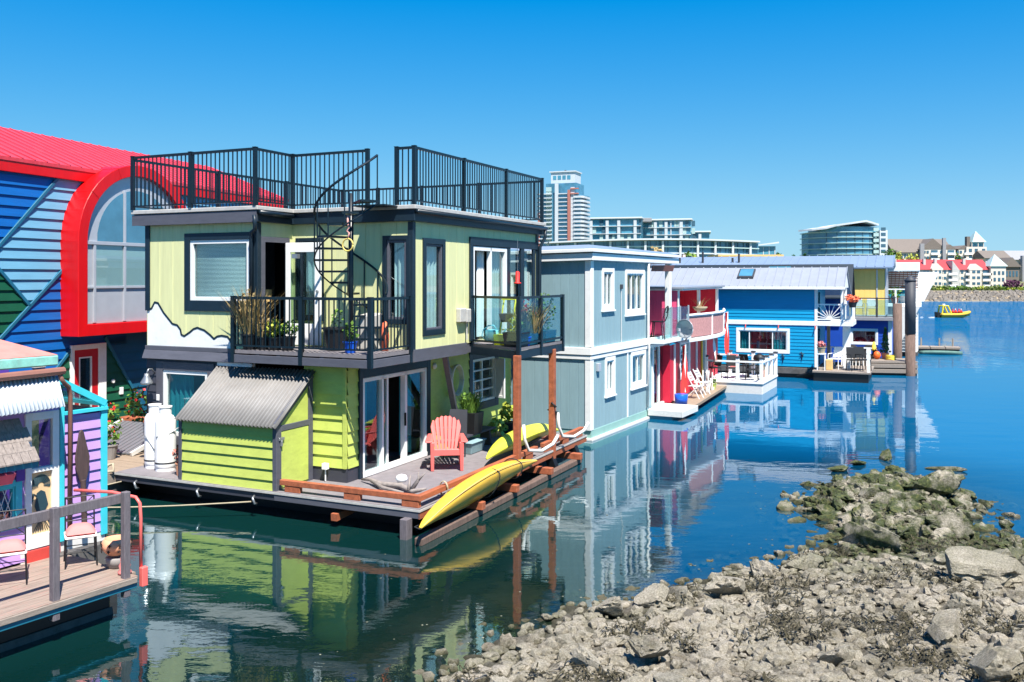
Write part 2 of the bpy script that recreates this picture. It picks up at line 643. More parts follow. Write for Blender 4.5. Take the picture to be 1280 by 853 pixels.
def bed(x, y):
    d = sdist(x, y)
    nz = noise.noise(Vector((x * .6, y * .6, 3)))
    if d >= 0:
        z = .11 * d + .05 * nz
        z += max(0, d - 4.5) ** 1.5 * .16
        z = min(z, 3.25)
        # the hump of the spit
        z += .14 * math.exp(-((x - 8.2) ** 2 / 2.2 + (y - 20.6) ** 2 / 4.)) + .1 * math.exp(-((x - 9.3) ** 2 / 1.2 + (y - 22) ** 2 / 1.2))
        z += .12 * math.exp(-((x - 8.4) ** 2 / 5 + (y - 17.5) ** 2 / 1.5))
    else:
        z = .16 * d + .07 * nz
        if d < -3.5:
            z += .25 * (d + 3.5)
        z = max(z, -3.2)
        z += .05 * math.exp(-((x - 9.4) ** 2 / 1.6 + (y - 24.6) ** 2 / .5))
    return z


def sheet(name, xs, ys, fz, m):
    me = bpy.data.meshes.new(name)
    v = [(x, y, fz(x, y)) for y in ys for x in xs]
    w = len(xs)
    f = [(j * w + i, j * w + i + 1, (j + 1) * w + i + 1, (j + 1) * w + i) for j in range(len(ys) - 1) for i in range(w - 1)]
    me.from_pydata(v, [], f)
    me.materials.append(m)
    me.polygons.foreach_set('use_smooth', [True] * len(f))
    o = bpy.data.objects.new(name, me)
    COL.objects.link(o)
    return o


def frange(a, b, s):
    n = max(1, round((b - a) / s))
    return [a + (b - a) * i / n for i in range(n + 1)]


def rockmat(name, dark=1.):
    m = bpy.data.materials.new(name)
    m.use_nodes = True
    N, K = m.node_tree.nodes, m.node_tree.links
    b = N['Principled BSDF']
    b.inputs['Roughness'].default_value = .85
    b.inputs['Specular IOR Level'].default_value = .25
    geo = N.new('ShaderNodeNewGeometry')
    oi = N.new('ShaderNodeObjectInfo')

    def nz(scale, det, vec=None, ro=.65):
        n = N.new('ShaderNodeTexNoise')
        n.inputs['Scale'].default_value = scale
        n.inputs['Detail'].default_value = det
        n.inputs['Roughness'].default_value = ro
        K.new(vec or geo.outputs['Position'], n.inputs['Vector'])
        return n

    def ramp(src, stops):
        r = N.new('ShaderNodeValToRGB')
        e = r.color_ramp.elements
        while len(e) < len(stops):
            e.new(.5)
        for k, (p, c) in enumerate(stops):
            e[k].position = p
            e[k].color = (*lin(c), 1)
        K.new(src, r.inputs['Fac'])
        return r

    def mix(fac, a, bb):
        x = N.new('ShaderNodeMix')
        x.data_type = 'RGBA'
        if isinstance(fac, float):
            x.inputs['Factor'].default_value = fac
        else:
            K.new(fac, x.inputs['Factor'])
        K.new(a, x.inputs['A'])
        K.new(bb, x.inputs['B'])
        return x.outputs['Result']

    def math_(op, a, bb, clamp=False):
        x = N.new('ShaderNodeMath')
        x.operation = op
        x.use_clamp = clamp
        for i, q in enumerate((a, bb)):
            if isinstance(q, (int, float)):
                x.inputs[i].default_value = q
            else:
                K.new(q, x.inputs[i])
        return x.outputs[0]
    base = ramp(nz(2.2, 8).outputs['Fac'], [(.3, '#7f7b72'), (.5, '#aaa69b'), (.72, '#cfcbc0')])
    speck = ramp(nz(38, 6, ro=.8).outputs['Fac'], [(.38, '#29251f'), (.49, '#a39b8e'), (.62, '#efe8dc')])
    col = mix(.55, base.outputs[0], speck.outputs[0])
    rnd = ramp(oi.outputs['Random'], [(0., '#77746a'), (.4, '#c6c0b2'), (.75, '#9c9a8a'), (1., '#b9ada0')])
    col = mix(.3, col, rnd.outputs[0])
    # dark weed in patches
    weed = ramp(nz(1.3, 6).outputs['Fac'], [(.52, '#000000'), (.66, '#ffffff')])
    weedc = ramp(nz(30, 5).outputs['Fac'], [(.35, '#2e2a22'), (.65, '#6e6350')])
    col = mix(math_('MULTIPLY', weed.outputs[0], .6), col, weedc.outputs[0])
    # algae: low band above the water and the far part of the bank
    sp = N.new('ShaderNodeSeparateXYZ')
    K.new(geo.outputs['Position'], sp.inputs[0])
    far = math_('MULTIPLY', math_('SUBTRACT', sp.outputs['Y'], 12.6), .3, True)
    rgt = math_('MULTIPLY', math_('SUBTRACT', sp.outputs['X'], 2.6), .3, True)
    am = math_('MULTIPLY', far, rgt)
    low = math_('MULTIPLY', math_('SUBTRACT', .22, sp.outputs['Z']), 4., True)
    am = math_('MAXIMUM', math_('MAXIMUM', am, .22), math_('MULTIPLY', low, .8))
    an = ramp(nz(1.6, 7, ro=.7).outputs['Fac'], [(.36, '#000000'), (.52, '#ffffff')])
    am = math_('MULTIPLY', am, an.outputs[0])
    alg = ramp(nz(14, 6).outputs['Fac'], [(.3, '#16220c'), (.52, '#38491f'), (.75, '#77753f')])
    col = mix(math_('MULTIPLY', am, .92), col, alg.outputs[0])
    # wet dark line at the water
    wl = math_('MULTIPLY', math_('SUBTRACT', .07, sp.outputs['Z']), 16., True)
    wetc = N.new('ShaderNodeRGB')
    wetc.outputs[0].default_value = (*lin('#4a4630'), 1)
    col = mix(math_('MULTIPLY', wl, .7), col, wetc.outputs[0])
    dk = N.new('ShaderNodeMix')
    dk.data_type = 'RGBA'
    dk.blend_type = 'MULTIPLY'
    dk.inputs['Factor'].default_value = 1
    dk.inputs['B'].default_value = (dark, dark * .95, dark * .88, 1)
    K.new(col, dk.inputs['A'])
    K.new(dk.outputs['Result'], b.inputs['Base Color'])
    bp = N.new('ShaderNodeBump')
    bp.inputs['Strength'].default_value = 1
    bp.inputs['Distance'].default_value = .05
    K.new(nz(22, 9, ro=.8).outputs['Fac'], bp.inputs['Height'])
    K.new(bp.outputs[0], b.inputs['Normal'])
    return m


ROCK = rockmat('barnacled_rock')
GAP_SHADE = rockmat('grit_with_gap_shade', .52)  # rock colours darkened, putting the shade between stones into the ground colour


def watermat():
    m = bpy.data.materials.new('sea_water')
    m.use_nodes = True
    N, K = m.node_tree.nodes, m.node_tree.links
    N.remove(N['Principled BSDF'])
    geo = N.new('ShaderNodeNewGeometry')

    def wav(scale, st, det=3):
        mp = N.new('ShaderNodeMapping')
        mp.inputs['Scale'].default_value = st
        mp.inputs['Rotation'].default_value = (0, 0, .25)
        K.new(geo.outputs['Position'], mp.inputs['Vector'])
        n = N.new('ShaderNodeTexNoise')
        n.inputs['Scale'].default_value = scale
        n.inputs['Detail'].default_value = det
        n.inputs['Roughness'].default_value = .5
        K.new(mp.outputs[0], n.inputs['Vector'])
        return n.outputs['Fac']

    def mth(op, a, b, cl=False):
        x = N.new('ShaderNodeMath')
        x.operation = op
        x.use_clamp = cl
        for i, q in enumerate((a, b)):
            if isinstance(q, (int, float)):
                x.inputs[i].default_value = q
            else:
                K.new(q, x.inputs[i])
        return x.outputs[0]
    # breeze: ripple height varies in broad patches, calm between the houses
    gust = N.new('ShaderNodeValToRGB')
    gust.color_ramp.elements[0].position = .42
    gust.color_ramp.elements[1].position = .62
    gust.color_ramp.elements[0].color = (.25, .25, .25, 1)
    K.new(wav(.16, (1, .5, 1), 4), gust.inputs['Fac'])
    sp = N.new('ShaderNodeSeparateXYZ')
    K.new(geo.outputs['Position'], sp.inputs[0])
    openw = mth('ADD', mth('MULTIPLY', mth('SUBTRACT', sp.outputs['Y'], 46), .02, True), .07)
    amp = mth('MULTIPLY', gust.outputs[0], openw)
    near = mth('SUBTRACT', 1., mth('MULTIPLY', mth('SUBTRACT', sp.outputs['Y'], 16), .045, True))
    h = mth('ADD', mth('MULTIPLY', wav(.55, (.7, 1.7, 1)), .05), mth('MULTIPLY', near, mth('ADD', mth('MULTIPLY', wav(3.4, (.7, 1.6, 1)), .010), mth('MULTIPLY', wav(10, (1, 1.3, 1), 2), .0025))))
    far_ = mth('MULTIPLY', mth('MULTIPLY', mth('SUBTRACT', sp.outputs['Y'], 46), .025, True), mth('MULTIPLY', wav(2.2, (.5, 1.2, 1)), .3))
    h = mth('ADD', h, far_)
    h = mth('MULTIPLY', h, mth('ADD', mth('MULTIPLY', amp, 2.0), .1))
    bp = N.new('ShaderNodeBump')
    bp.inputs['Strength'].default_value = 1
    bp.inputs['Distance'].default_value = 1
    K.new(h, bp.inputs['Height'])
    gl = N.new('ShaderNodeBsdfGlossy')
    gl.inputs['Roughness'].default_value = .015
    gl.inputs['Color'].default_value = (.82, .94, 1, 1)
    K.new(bp.outputs[0], gl.inputs['Normal'])
    df = N.new('ShaderNodeBsdfDiffuse')
    # body colour of the water: green by the houses, bluer in the open harbour
    ob = mth('MULTIPLY', mth('ADD', mth('SUBTRACT', mth('MULTIPLY', sp.outputs['X'], .8), 3.), mth('MULTIPLY', sp.outputs['Y'], .12)), .14, True)
    mc = N.new('ShaderNodeMix')
    mc.data_type = 'RGBA'
    K.new(ob, mc.inputs['Factor'])
    mc.inputs['A'].default_value = (.003, .03, .028, 1)
    mc.inputs['B'].default_value = (.001, .095, .21, 1)
    K.new(mc.outputs['Result'], df.inputs['Color'])
    tr = N.new('ShaderNodeBsdfTransparent')
    tr.inputs[0].default_value = (.6, .78, .66, 1)
    at = N.new('ShaderNodeAttribute')
    at.attribute_name = 'depth'
    mm = N.new('ShaderNodeMixShader')
    K.new(at.outputs['Fac'], mm.inputs[0])
    K.new(tr.outputs[0], mm.inputs[1])
    K.new(df.outputs[0], mm.inputs[2])
    fr = N.new('ShaderNodeFresnel')
    fr.inputs['IOR'].default_value = 1.33
    K.new(bp.outputs[0], fr.inputs['Normal'])
    ms = N.new('ShaderNodeMixShader')
    K.new(mth('MINIMUM', mth('MULTIPLY', mth('ADD', fr.outputs[0], .13), 1.25), .43), ms.inputs[0])
    K.new(mm.outputs[0], ms.inputs[1])
    K.new(gl.outputs[0], ms.inputs[2])
    K.new(ms.outputs[0], N['Material Output'].inputs[0])
    return m


WATER = watermat()
xs = [-900, -300, -80] + frange(-24, 34, .8) + [70, 160, 400, 1200]
ys = [-60, -8] + frange(4, 34, .7) + [40, 60, 100, 180, 400, 1500]
wo = struct(sheet('water', xs, ys, lambda x, y: 0., WATER))
dp = wo.data.attributes.new('depth', 'FLOAT', 'POINT')
dp.data.foreach_set('value', [1 - math.exp(1.5 * min(0, bed(v.co.x, v.co.y)) - .06) for v in wo.data.vertices])
struct(sheet('seabed', [-900, -200, -60] + frange(-24, -10, 1.4) + [40, 60, 300, 1200], [-60, 0] + frange(4, 34, 1.5) + [60, 400, 1500], lambda x, y: min(-.9, bed(x, y)) - 1.2 if not (-10 < x < 27) else -3.4,
       mat('mud', '#2c3420', .9, .3, .5)))
struct(sheet('rocky_shore', frange(-9.5, 26, .1), frange(7, 26, .1), lambda x, y: bed(x, y) + .07 * noise.noise(Vector((x * 3, y * 3, 0))) + .06 * noise.noise(Vector((x * 7, y * 7, 5))), GAP_SHADE))


# ------------------------------------------------------------------ rocks
def rock_mesh(name, seed, sub, jag=.35):
    bm = bmesh.new()
    bmesh.ops.create_icosphere(bm, subdivisions=sub, radius=1)
    off = Vector((seed * 13.1, seed * 7.7, seed * 3.3))
    cuts = []
    rr = random.Random(seed)
    for _ in range(10):
        n = Vector((rr.gauss(0, 1), rr.gauss(0, 1), rr.gauss(0, .8))).normalized()
        cuts.append((n, rr.uniform(.45, .85)))
    for v in bm.verts:
        d = v.co.normalized()
        rg = 1 - abs(noise.noise(d * 2.4 + off * 2)) * 2
        r = 1 + .22 * (rg - .5) + jag * noise.noise(d * 1.3 + off) + .26 * noise.noise(d * 2.9 + off) + .14 * noise.noise(d * 6.5 + off) + .09 * noise.noise(d * 14 + off) + .06 * noise.noise(d * 30 + off)
        p = d * r
        for n, c in cuts:
            q = p.dot(n)
            if q > c:
                p -= n * (q - c) * .95
        v.co = p
    me = bpy.data.meshes.new(name)
    bm.to_mesh(me)
    bm.free()
    me.materials.append(ROCK)
    return me


RM = [rock_mesh('rock', k + 1, 4) for k in range(10)]
RS = [rock_mesh('rock_small', k + 30, 2, .5) for k in range(6)]
GP = 'rocks of the shore bank'


def rock(x, y, s, label, sq=(1, .8, .6), sink=.25, k=None, rz=None, tilt=.25, group=GP, z=None):
    me = RM[random.randrange(len(RM)) if k is None else k]
    o = bpy.data.objects.new('rock', me)
    COL.objects.link(o)
    zz = bed(x, y) if z is None else z
    o.location = (x, y, zz + s * sq[2] * (1 - sink) * .55)
    o.scale = (s * sq[0], s * sq[1], s * sq[2])
    o.rotation_euler = (random.gauss(0, tilt), random.gauss(0, tilt), random.uniform(0, 6.28) if rz is None else rz)
    return tag(o, label, 'rock', group)


placed = []
def px2(px, py, z):
    D = (HC - z) * FPX / (py - 348)
    return (px - 640) / FPX * D, D
# the rocks one can single out
for (px, py, z, s, sq, lab, k) in [
    (1092, 655, .55, .5, (1.5, .8, .75), 'broad dark green weed-hung boulder on the near side of the spit', 0),
    (1080, 628, .65, .4, (1, .9, .8), 'green boulder with a pale right flank on the crest of the spit', 1),
    (1190, 640, .5, .52, (1.15, .8, .75), 'big pale flat-topped boulder on the right side of the spit', 2),
    (1165, 605, .45, .7, (1.2, .8, .7), 'tall olive-grey boulder at the far end of the spit', 3),
    (1232, 705, .6, .85, (1.5, .6, .5), 'long dark green slab leaning among the rocks near the right edge', 4),
    (1250, 690, .6, .45, (1.1, .8, .6), 'grey-green boulder behind the long dark green slab', 5),
    (1050, 588, .02, .38, (1.3, .7, .35), 'low mossy rock awash left of the spit tip', 6),
    (1075, 580, .02, .3, (1.2, .7, .4), 'smaller pale rock awash beside the low mossy one', 7),
    (1108, 572, .05, .45, (1.2, .7, .4), 'brown weed-covered rock awash beyond the spit', 8),
    (1122, 590, .02, .36, (1.4, .6, .25), 'flat pale rock awash in front of the brown weed-covered one', 9),
    (1258, 660, .03, .2, (1.2, .7, .7), 'lone small rock in the water right of the spit', 1),
    (1185, 587, .02, .45, (1.6, .5, .2), 'thin flat rock just breaking the water beyond the spit', 2),
    (1000, 712, .12, .42, (1.2, .9, .7), 'round green-topped boulder at the water edge below the spit', 3),
    (1020, 705, .15, .3, (1, .9, .7), 'pale boulder touching the round green-topped one at the water edge', 4),
    (765, 765, .1, .36, (1.2, .9, .75), 'largest pale barnacled boulder at the left water edge', 5),
    (820, 750, .12, .4, (1.3, .9, .7), 'wide pale boulder at the water edge, right of the largest barnacled one', 6),
    (912, 738, .2, .45, (1.1, .9, .75), 'pale rounded boulder at the water edge in the middle of the bank', 7),
    (1185, 770, .85, .48, (1.3, .8, .6), 'long whitish boulder in the right foreground', 8),
    (1240, 825, 1.05, .46, (1.1, .9, .7), 'big grey boulder in the bottom right corner', 9),
    (735, 830, .3, .3, (1.2, .8, .6), 'dark-sided boulder near the bottom middle of the bank', 0),
    (810, 812, .45, .4, (1.3, .9, .5), 'flat dark weedy boulder right of the dark-sided one', 1)]:
    x, y = px2(px, py, z)
    s *= .68 if py < 712 else .6
    rock(x, y, s, lab, sq, .3, k, group=None, rz=.2 * (k - 4), tilt=.12, z=z if z <= .06 else min(z, bed(x, y) + .15))
    placed.append((x, y, s))
cnt = 0
tries = 0
LB = {'green': 'algae-covered rock among the others of the far bank and spit',
      'edge': 'rock half in the water along the edge of the bank',
      'pale': 'pale barnacled rock lying among the others of the dry bank'}
rr = random.Random(5)
while cnt < 276 and tries < 9000:
    tries += 1
    D = 8.9 + 14.5 * rr.random() ** 1.3
    x = rr.uniform(-1.6, .6 * D)
    y = D
    if tries < 900:
        x, y = rr.uniform(5.8, 10.4), rr.uniform(16.8, 22.4)
    d = sdist(x, y)
    if d < -.9 or (d < -.2 and rr.random() < .6) or abs(x / y) > .6 or x / y < -.1:
        continue
    s = rr.choice([.1, .12, .14, .17, .2, .25]) if tries >= 900 else rr.choice([.1, .13, .16, .2, .25])
    if any((x - a) ** 2 + (y - b) ** 2 < ((s + c) * .62) ** 2 for a, b, c in placed):
        continue
    placed.append((x, y, s))
    g = 'edge' if d < .25 else ('green' if (y > 16 and x > 5) else 'pale')
    rock(x, y, s, LB[g], (rr.uniform(.9, 1.4), rr.uniform(.7, 1), rr.uniform(.5, .8)), .3, group={'green': 'algae-covered rocks of the spit', 'edge': 'rocks along the water edge', 'pale': 'pale rocks of the dry bank'}[g])
    cnt += 1
# the shingle between them: one object
vs, fs = [], []
rr = random.Random(9)
smv = [(np.array([v.co[:] for v in me.vertices]), [tuple(p.vertices) for p in me.polygons]) for me in RS]
n = 0
while n < 9600:
    D = 8.7 + 14 * rr.random() ** 1.4
    x = rr.uniform(-.12 * D, .9 * D)
    d = sdist(x, D)
    if d < -1.2 or (d < 0 and rr.random() < .6):
        continue
    s = .025 + .1 * rr.random() ** 1.7
    a, f = smv[rr.randrange(6)]
    t = rr.uniform(0, 6.28)
    c_, s_ = math.cos(t), math.sin(t)
    q = a * np.array([s * rr.uniform(.9, 1.5), s, s * rr.uniform(.5, .9)])
    q = np.stack([q[:, 0] * c_ - q[:, 1] * s_ + x, q[:, 0] * s_ + q[:, 1] * c_ + D, q[:, 2] + bed(x, D) + s * .3], 1)
    o = len(vs)
    vs += q.tolist()
    fs += [tuple(i + o for i in p) for p in f]
    n += 1
me = bpy.data.meshes.new('shingle')
me.from_pydata(vs, [], fs)
me.materials.append(ROCK)
o = bpy.data.objects.new('shingle', me)
COL.objects.link(o)
tag(o, 'loose pale shingle and broken shells between the larger rocks', 'shingle')
o['kind'] = 'stuff'
# flecks of weed and foam afloat by the rocks
m = MB()
rr = random.Random(4)
n = 0
while n < 130:
    x, y = rr.uniform(-2.5, 9), rr.uniform(11, 24)
    d = sdist(x, y)
    if d > -.15 or rr.random() > math.exp(d * .7):
        continue
    a, s = rr.uniform(0, 6.28), rr.uniform(.006, .022)
    m.add([(x + s * rr.uniform(.5, 1.4) * math.cos(a + q * 1.257), y + s * rr.uniform(.5, 1.4) * math.sin(a + q * 1.257), .004) for q in range(5)], [(0, 1, 2, 3, 4)])
    n += 1
o = m.build('floating_flecks', mat('foam_fleck', '#7d7d6a', .8, .4, 3), norm=False)
tag(o, 'small pale flecks of weed and foam floating beside the rocks', 'flotsam')
o['kind'] = 'stuff'
# dark stringy weed draped over the stones
m = MB()
rr = random.Random(21)
n = 0
while n < 10500:
    D = 8.9 + 14 * rr.random() ** 1.2
    x = rr.uniform(-.1 * D, .9 * D)
    if sdist(x, D) < .05 or noise.noise(Vector((x * .9, D * .9, 7))) + .35 * noise.noise(Vector((x * 3, D * 3, 2))) < .12:
        continue
    a = rr.uniform(0, 6.28)
    L_ = rr.uniform(.05, .2)
    z = bed(x, D) + rr.uniform(.03, .14)
    dx, dy = math.cos(a), math.sin(a)
    w_ = rr.uniform(.004, .012)
    p0 = Vector((x, D, z))
    p1 = p0 + Vector((dx * L_ * .5, dy * L_ * .5, rr.uniform(-.01, .04)))
    p2 = p0 + Vector((dx * L_ + rr.gauss(0, .03), dy * L_ + rr.gauss(0, .03), rr.uniform(-.06, .0)))
    t_ = Vector((-dy, dx, 0)) * w_
    m.add([p0 - t_, p0 + t_, p1 + t_, p1 - t_, p2], [(0, 1, 2, 3), (3, 2, 4)])
    n += 1
o = m.build('seaweed', mat('dried_weed', '#3b3624', .85, .5, 6), norm=False)
tag(o, 'dark stringy dried seaweed draped over the stones of the bank', 'seaweed')
o['kind'] = 'stuff'
# ------------------------------------------------------------------ the pale green houseboat
GF = Frame(-1.754, 17.16, math.atan(528 / 1140))
gh = GF.thing('houseboat', 'two-storey lime and pale green houseboat with black-railed roof deck and rust-red curbed deck', 'houseboat')
ZD = .55
# float and deck
MB().box(-8.2, -.75, .7, 10.1, -.5, .3).build('hull', M['hull_black'], gh)
m = MB()
m.box(-7.87, -.02, .03, 9.05, .43, .5)
m.box(-7.87, -3.4, .0, .03, .36, .52)
m.build('deck_base', M['siding_dark'], gh, bevel=.008)
m = MB()
for i in range(7):
    m.box(-7.88 + .001, .0, .0 + i * 1.45 + (.004 if i else -.005), (i + 1) * 1.45 - .004 if i < 6 else 9.05, .502, .55)
m.build('deck', M['deck_grey'], gh)
m = MB()
m.box(-3.4, .03, -.02, -.002, .37, .5)
m.build('deck_fascia', M['charcoal'], gh, bevel=.005)
m = MB()
m.box(-.0, .03, -.02, 9.05, .36, .5)
m.build('deck_rim', M['rust_wood'], gh, bevel=.006)
m = MB()
m.box(-7.88, .045, -.035, -.021, .502, .545)
m.box(.031, .045, -.02, 9.05, .502, .545)
m.build('edge_strip', M['roof_trim'], gh)
# raised curb of rusty timber on blocks
m = MB()
m.box(-3.32, .0, .05, .17, .68, .79)
for x in (-3.2, -1.75, -.42):
    m.box(x, x + .38, .06, .16, .55, .68)
m.box(-.12, .0, .172, 5.7, .68, .79)
for y in (1.9, 3.5, 5.0):
    m.box(-.11, -.01, y, y + .42, .55, .68)
m.build('deck_curb', M['rust_wood'], gh, bevel=.008)
m = MB()
m.box(-.12, .0, 6.1, 8.9, .68, .79)
for y in (6.15, 7.4, 8.45):
    m.box(-.11, -.01, y, y + .4, .55, .68)
m.build('deck_curb', M['rust_wood'], gh, bevel=.008)
# logs, posts and beams under the rim
m = MB()
m.beam((.22, -.4, .06), (.24, 7.9, .08), .17, .15)
m.build('timber_walkway', M['pile_wood'], gh, bevel=.02)
m = MB()
m.beam((-.22, -.1, -.25), (-.22, -.1, .38), .16, .2)
m.build('corner_post', M['grey_post'], gh, bevel=.01)
for y in (1.9, 3.6, 5.6, 7.6):
    MB().beam((-1.2, y, .25), (.42, y, .23), .16, .16).build('joist', M['rust_wood'], gh, bevel=.01)
for y in (6.6, 8.2):
    MB().beam((.2, y, -.3), (-.1, y, .45), .2, .2).build('strut', M['hull_black'], gh)
MB().beam((-1.9, -.05, .2), (-1.9, 1.0, .26), .14, .14).build('joist', M['rust_wood'], gh)
for x in (-7.2, -5.4, -3.9):
    MB().tube([(x, -.03, .42), (x + .05, -.14, .4), (x + .1, -.14, .3), (x + .08, -.05, .27)], .025).build('cleat', M['steel'], gh, smooth=True)
# lower storey walls
X0, X1, XR, V1, V2, YB, YE = -8.26, -2.52, -1.65, 1.27, 2.5, 9.45, 9.6
m = MB()
wf = WB((X0, V1), (-5.9, V1))
wall(m, wf, .5, 3.0, [(.52, 2.4, 1.15, 2.72)], lap=.19, dep=.022)
m.build('wall', M['siding_dark'], gh, norm=False)
window(gh, wf, .52, 1.9, 1.2, 2.74, M['charcoal'], M['white_paint'], GL, trim=.2, mull=(), curt=[(0, .28, 0), (.28, .55, .0)], cm=M['curtain_teal'], fw=.09)
m = MB()
wf2 = WB((-3.62, V1), (X1, V1))
wall(m, wf2, .85, 3.05, lap=.26, dep=.035)
bx(m, wf2, 1.02, 1.1, -.02, .045, .85, 3.05)
wall(m, WB((X1, V1), (X1, 1.68)), .85, 3.05, lap=.26, dep=.035)
m.build('wall', M['lime'], gh, norm=False)
m = MB()
bx(m, wf2, -.02, 1.1, -.02, .01, .55, .85)
bx(m, WB((X1, V1), (X1, 1.68)), .012, .4, -.02, .012, .55, .85)
m.build('plinth', M['siding_dark'], gh)
m = MB()
wr = WB((-2.49, 1.66), (-2.49, YB))
SL = (.12, 2.87, .58, 2.72)
LW = (5.33, 6.72, 1.5, 2.7)
wall(m, wr, .55, 3.05, [SL, LW, (0, 3.05, .55, 3.05)], lap=.24, dep=.03)
m.build('wall', M['lime'], gh, norm=False)
m = MB()
bx(m, wr, 0, .115, -.02, .04, .55, 3.04)
bx(m, wr, 2.88, 3.05, -.02, .04, .55, 3.04)
bx(m, wr, .115, 2.88, -.02, .04, 2.73, 3.04)
m.build('door_casing', M['navy_trim'], gh, bevel=.006)
# sliding glass door
d = MB()
for a, b in ((.12, .2), (.88, .96), (1.86, 1.96), (2.79, 2.87)):
    bx(d, wr, a, b, -.1, .03, .58, 2.72)
bx(d, wr, .2, 2.79, -.1, .03, 2.63, 2.72)
bx(d, wr, .12, 2.87, -.1, .05, .56, .66)
bx(d, wr, 1.22, 1.29, -.13, -.06, .66, 2.63)
sd = d.build('sliding_door', M['white_paint'], gh, bevel=.006)
d = MB()
bx(d, wr, .2, .88, -.05, -.045, .66, 2.63)
d.build('pane', GL, sd)
d = MB()
bx(d, wr, 1.96, 2.79, -.05, -.045, .66, 2.63)
d.build('pane', GL, sd)
d = MB()
bx(d, wr, .96, 1.22, -.09, -.085, .66, 2.63)
d.build('pane', GL, sd)
d = MB()
bx(d, wr, 1.82, 1.855, .03, .07, 1.45, 1.75)
d.build('handle', M['black_plastic'], sd)
for a, b in ((.2, .62), (2.0, 2.55)):
    d = MB()
    k = 24
    d.grid([[wr.p(a + (b - a) * i / k, -.22 + .04 * math.sin(i * 1.3) + .01 * math.sin(i * 3.1), z) for i in range(k + 1)] for z in (.7, 2.62)])
    d.build('curtain', M['curtain_teal'], sd, smooth=True, norm=False)
window(gh, wr, *LW, M['navy_trim'], M['white_paint'], GL, trim=.2, mull=(.45,), bars=(.27, .5, .73), fw=.07)
# the open casement leaf
m = MB()
q0 = wr.p(6.66, .03, 1.55)
q1 = wr.p(6.5, .42, 1.55)
wl = WB(q0[:2], q1[:2])
for a, b, c, e in ((0, .05, 1.55, 2.66), (wl.L - .05, wl.L, 1.55, 2.66), (.05, wl.L - .05, 1.55, 1.61), (.05, wl.L - .05, 2.6, 2.66)):
    bx(m, wl, a, b, -.02, .02, c, e)
bx(m, wl, .05, wl.L - .05, -.004, .004, 1.61, 2.6)
m.build('casement', M['white_paint'], gh)
# hidden sides close the shell
m = MB()
wall(m, WB((-2.49, YB), (X0, YB)), .3, 6.15)
wall(m, WB((X0, YB), (X0, V1)), .3, 6.15)
wall(m, WB((X0, V1), (-3.6, V1)), .3, .55)
m.build('wall', M['siding_dark'], gh, norm=False)
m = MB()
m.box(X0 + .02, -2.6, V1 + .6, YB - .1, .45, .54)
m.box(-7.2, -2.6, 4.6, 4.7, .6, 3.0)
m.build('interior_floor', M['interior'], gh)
# floor between the storeys (underside is the soffit)
m = MB()
m.prism([(X0 + .01, V1 + .01, 3.06), (-4.94, V1 + .01, 3.06), (-4.94, V2 + .01, 3.06), (XR - .01, V2 + .01, 3.06), (XR - .01, YB, 3.06), (X0 + .01, YB, 3.06)], (0, 0, .2))
m.build('soffit', M['charcoal'], gh)
m = MB()
bx(m, WB((X0, V1), (-5.25, V1)), -.03, 3.0, .0, .04, 3.2, 3.3)
m.prism([(X0 - .04, V1 + .0, 3.2), (X0 - .04, V1 - .05, 3.2), (X0 - .04, V1 - .13, 3.0), (X0 - .04, V1 + .0, 3.0)], (3.04, 0, 0))
m.build('belt_board', M['charcoal'], gh, bevel=.006)
m = MB()
bx(m, WB((XR, V2), (XR, 5.05)), 0, 2.55, .0, .04, 3.04, 3.32)
m.build('belt_board', M['charcoal'], gh, bevel=.006)
# upper storey
m = MB()
wa = WB((X0, V1), (-4.93, V1))
UW = (1.36, 3.12, 4.38, 5.78)
wall(m, wa, 3.3, 6.2, [UW], grv=.41)
wb = WB((-4.93, V1), (-4.93, V2))
DR = (.24, .98, 3.34, 5.72)
wall(m, wb, 3.3, 6.2, [DR])
wc = WB((-4.93, V2), (XR, V2))
CW = (.2, .82, 4.0, 5.75)
RW = (2.62, 3.14, 3.98, 5.75)
wall(m, wc, 3.3, 6.2, [CW, RW], grv=.41)
wu = WB((XR, V2), (XR, YE - .1))
NW = (.57, 1.33, 3.72, 5.68)
BS = (2.86, 6.75, 3.36, 5.72)
wall(m, wu, 3.3, 6.2, [NW, BS], grv=.41)
m.build('wall', M['green_pale'], gh, norm=False)
m = MB()
bx(m, wa, -.04, .1, -.02, .03, 4.13, 6.15)
m.box(-5.0, -4.9, V1 - .03, V1 + .1, 3.34, 6.15)
m.build('corner_board', M['navy_trim'], gh, bevel=.005)
m = MB()
m.box(XR - .1, XR + .03, V2 - .03, V2 + .1, 3.3, 6.15)
m.build('corner_board', M['navy_trim'], gh, bevel=.005)
m = MB()
bx(m, wu, 6.85, 7.02, -.02, .03, 3.3, 6.15)
m.build('corner_board', M['navy_trim'], gh, bevel=.005)
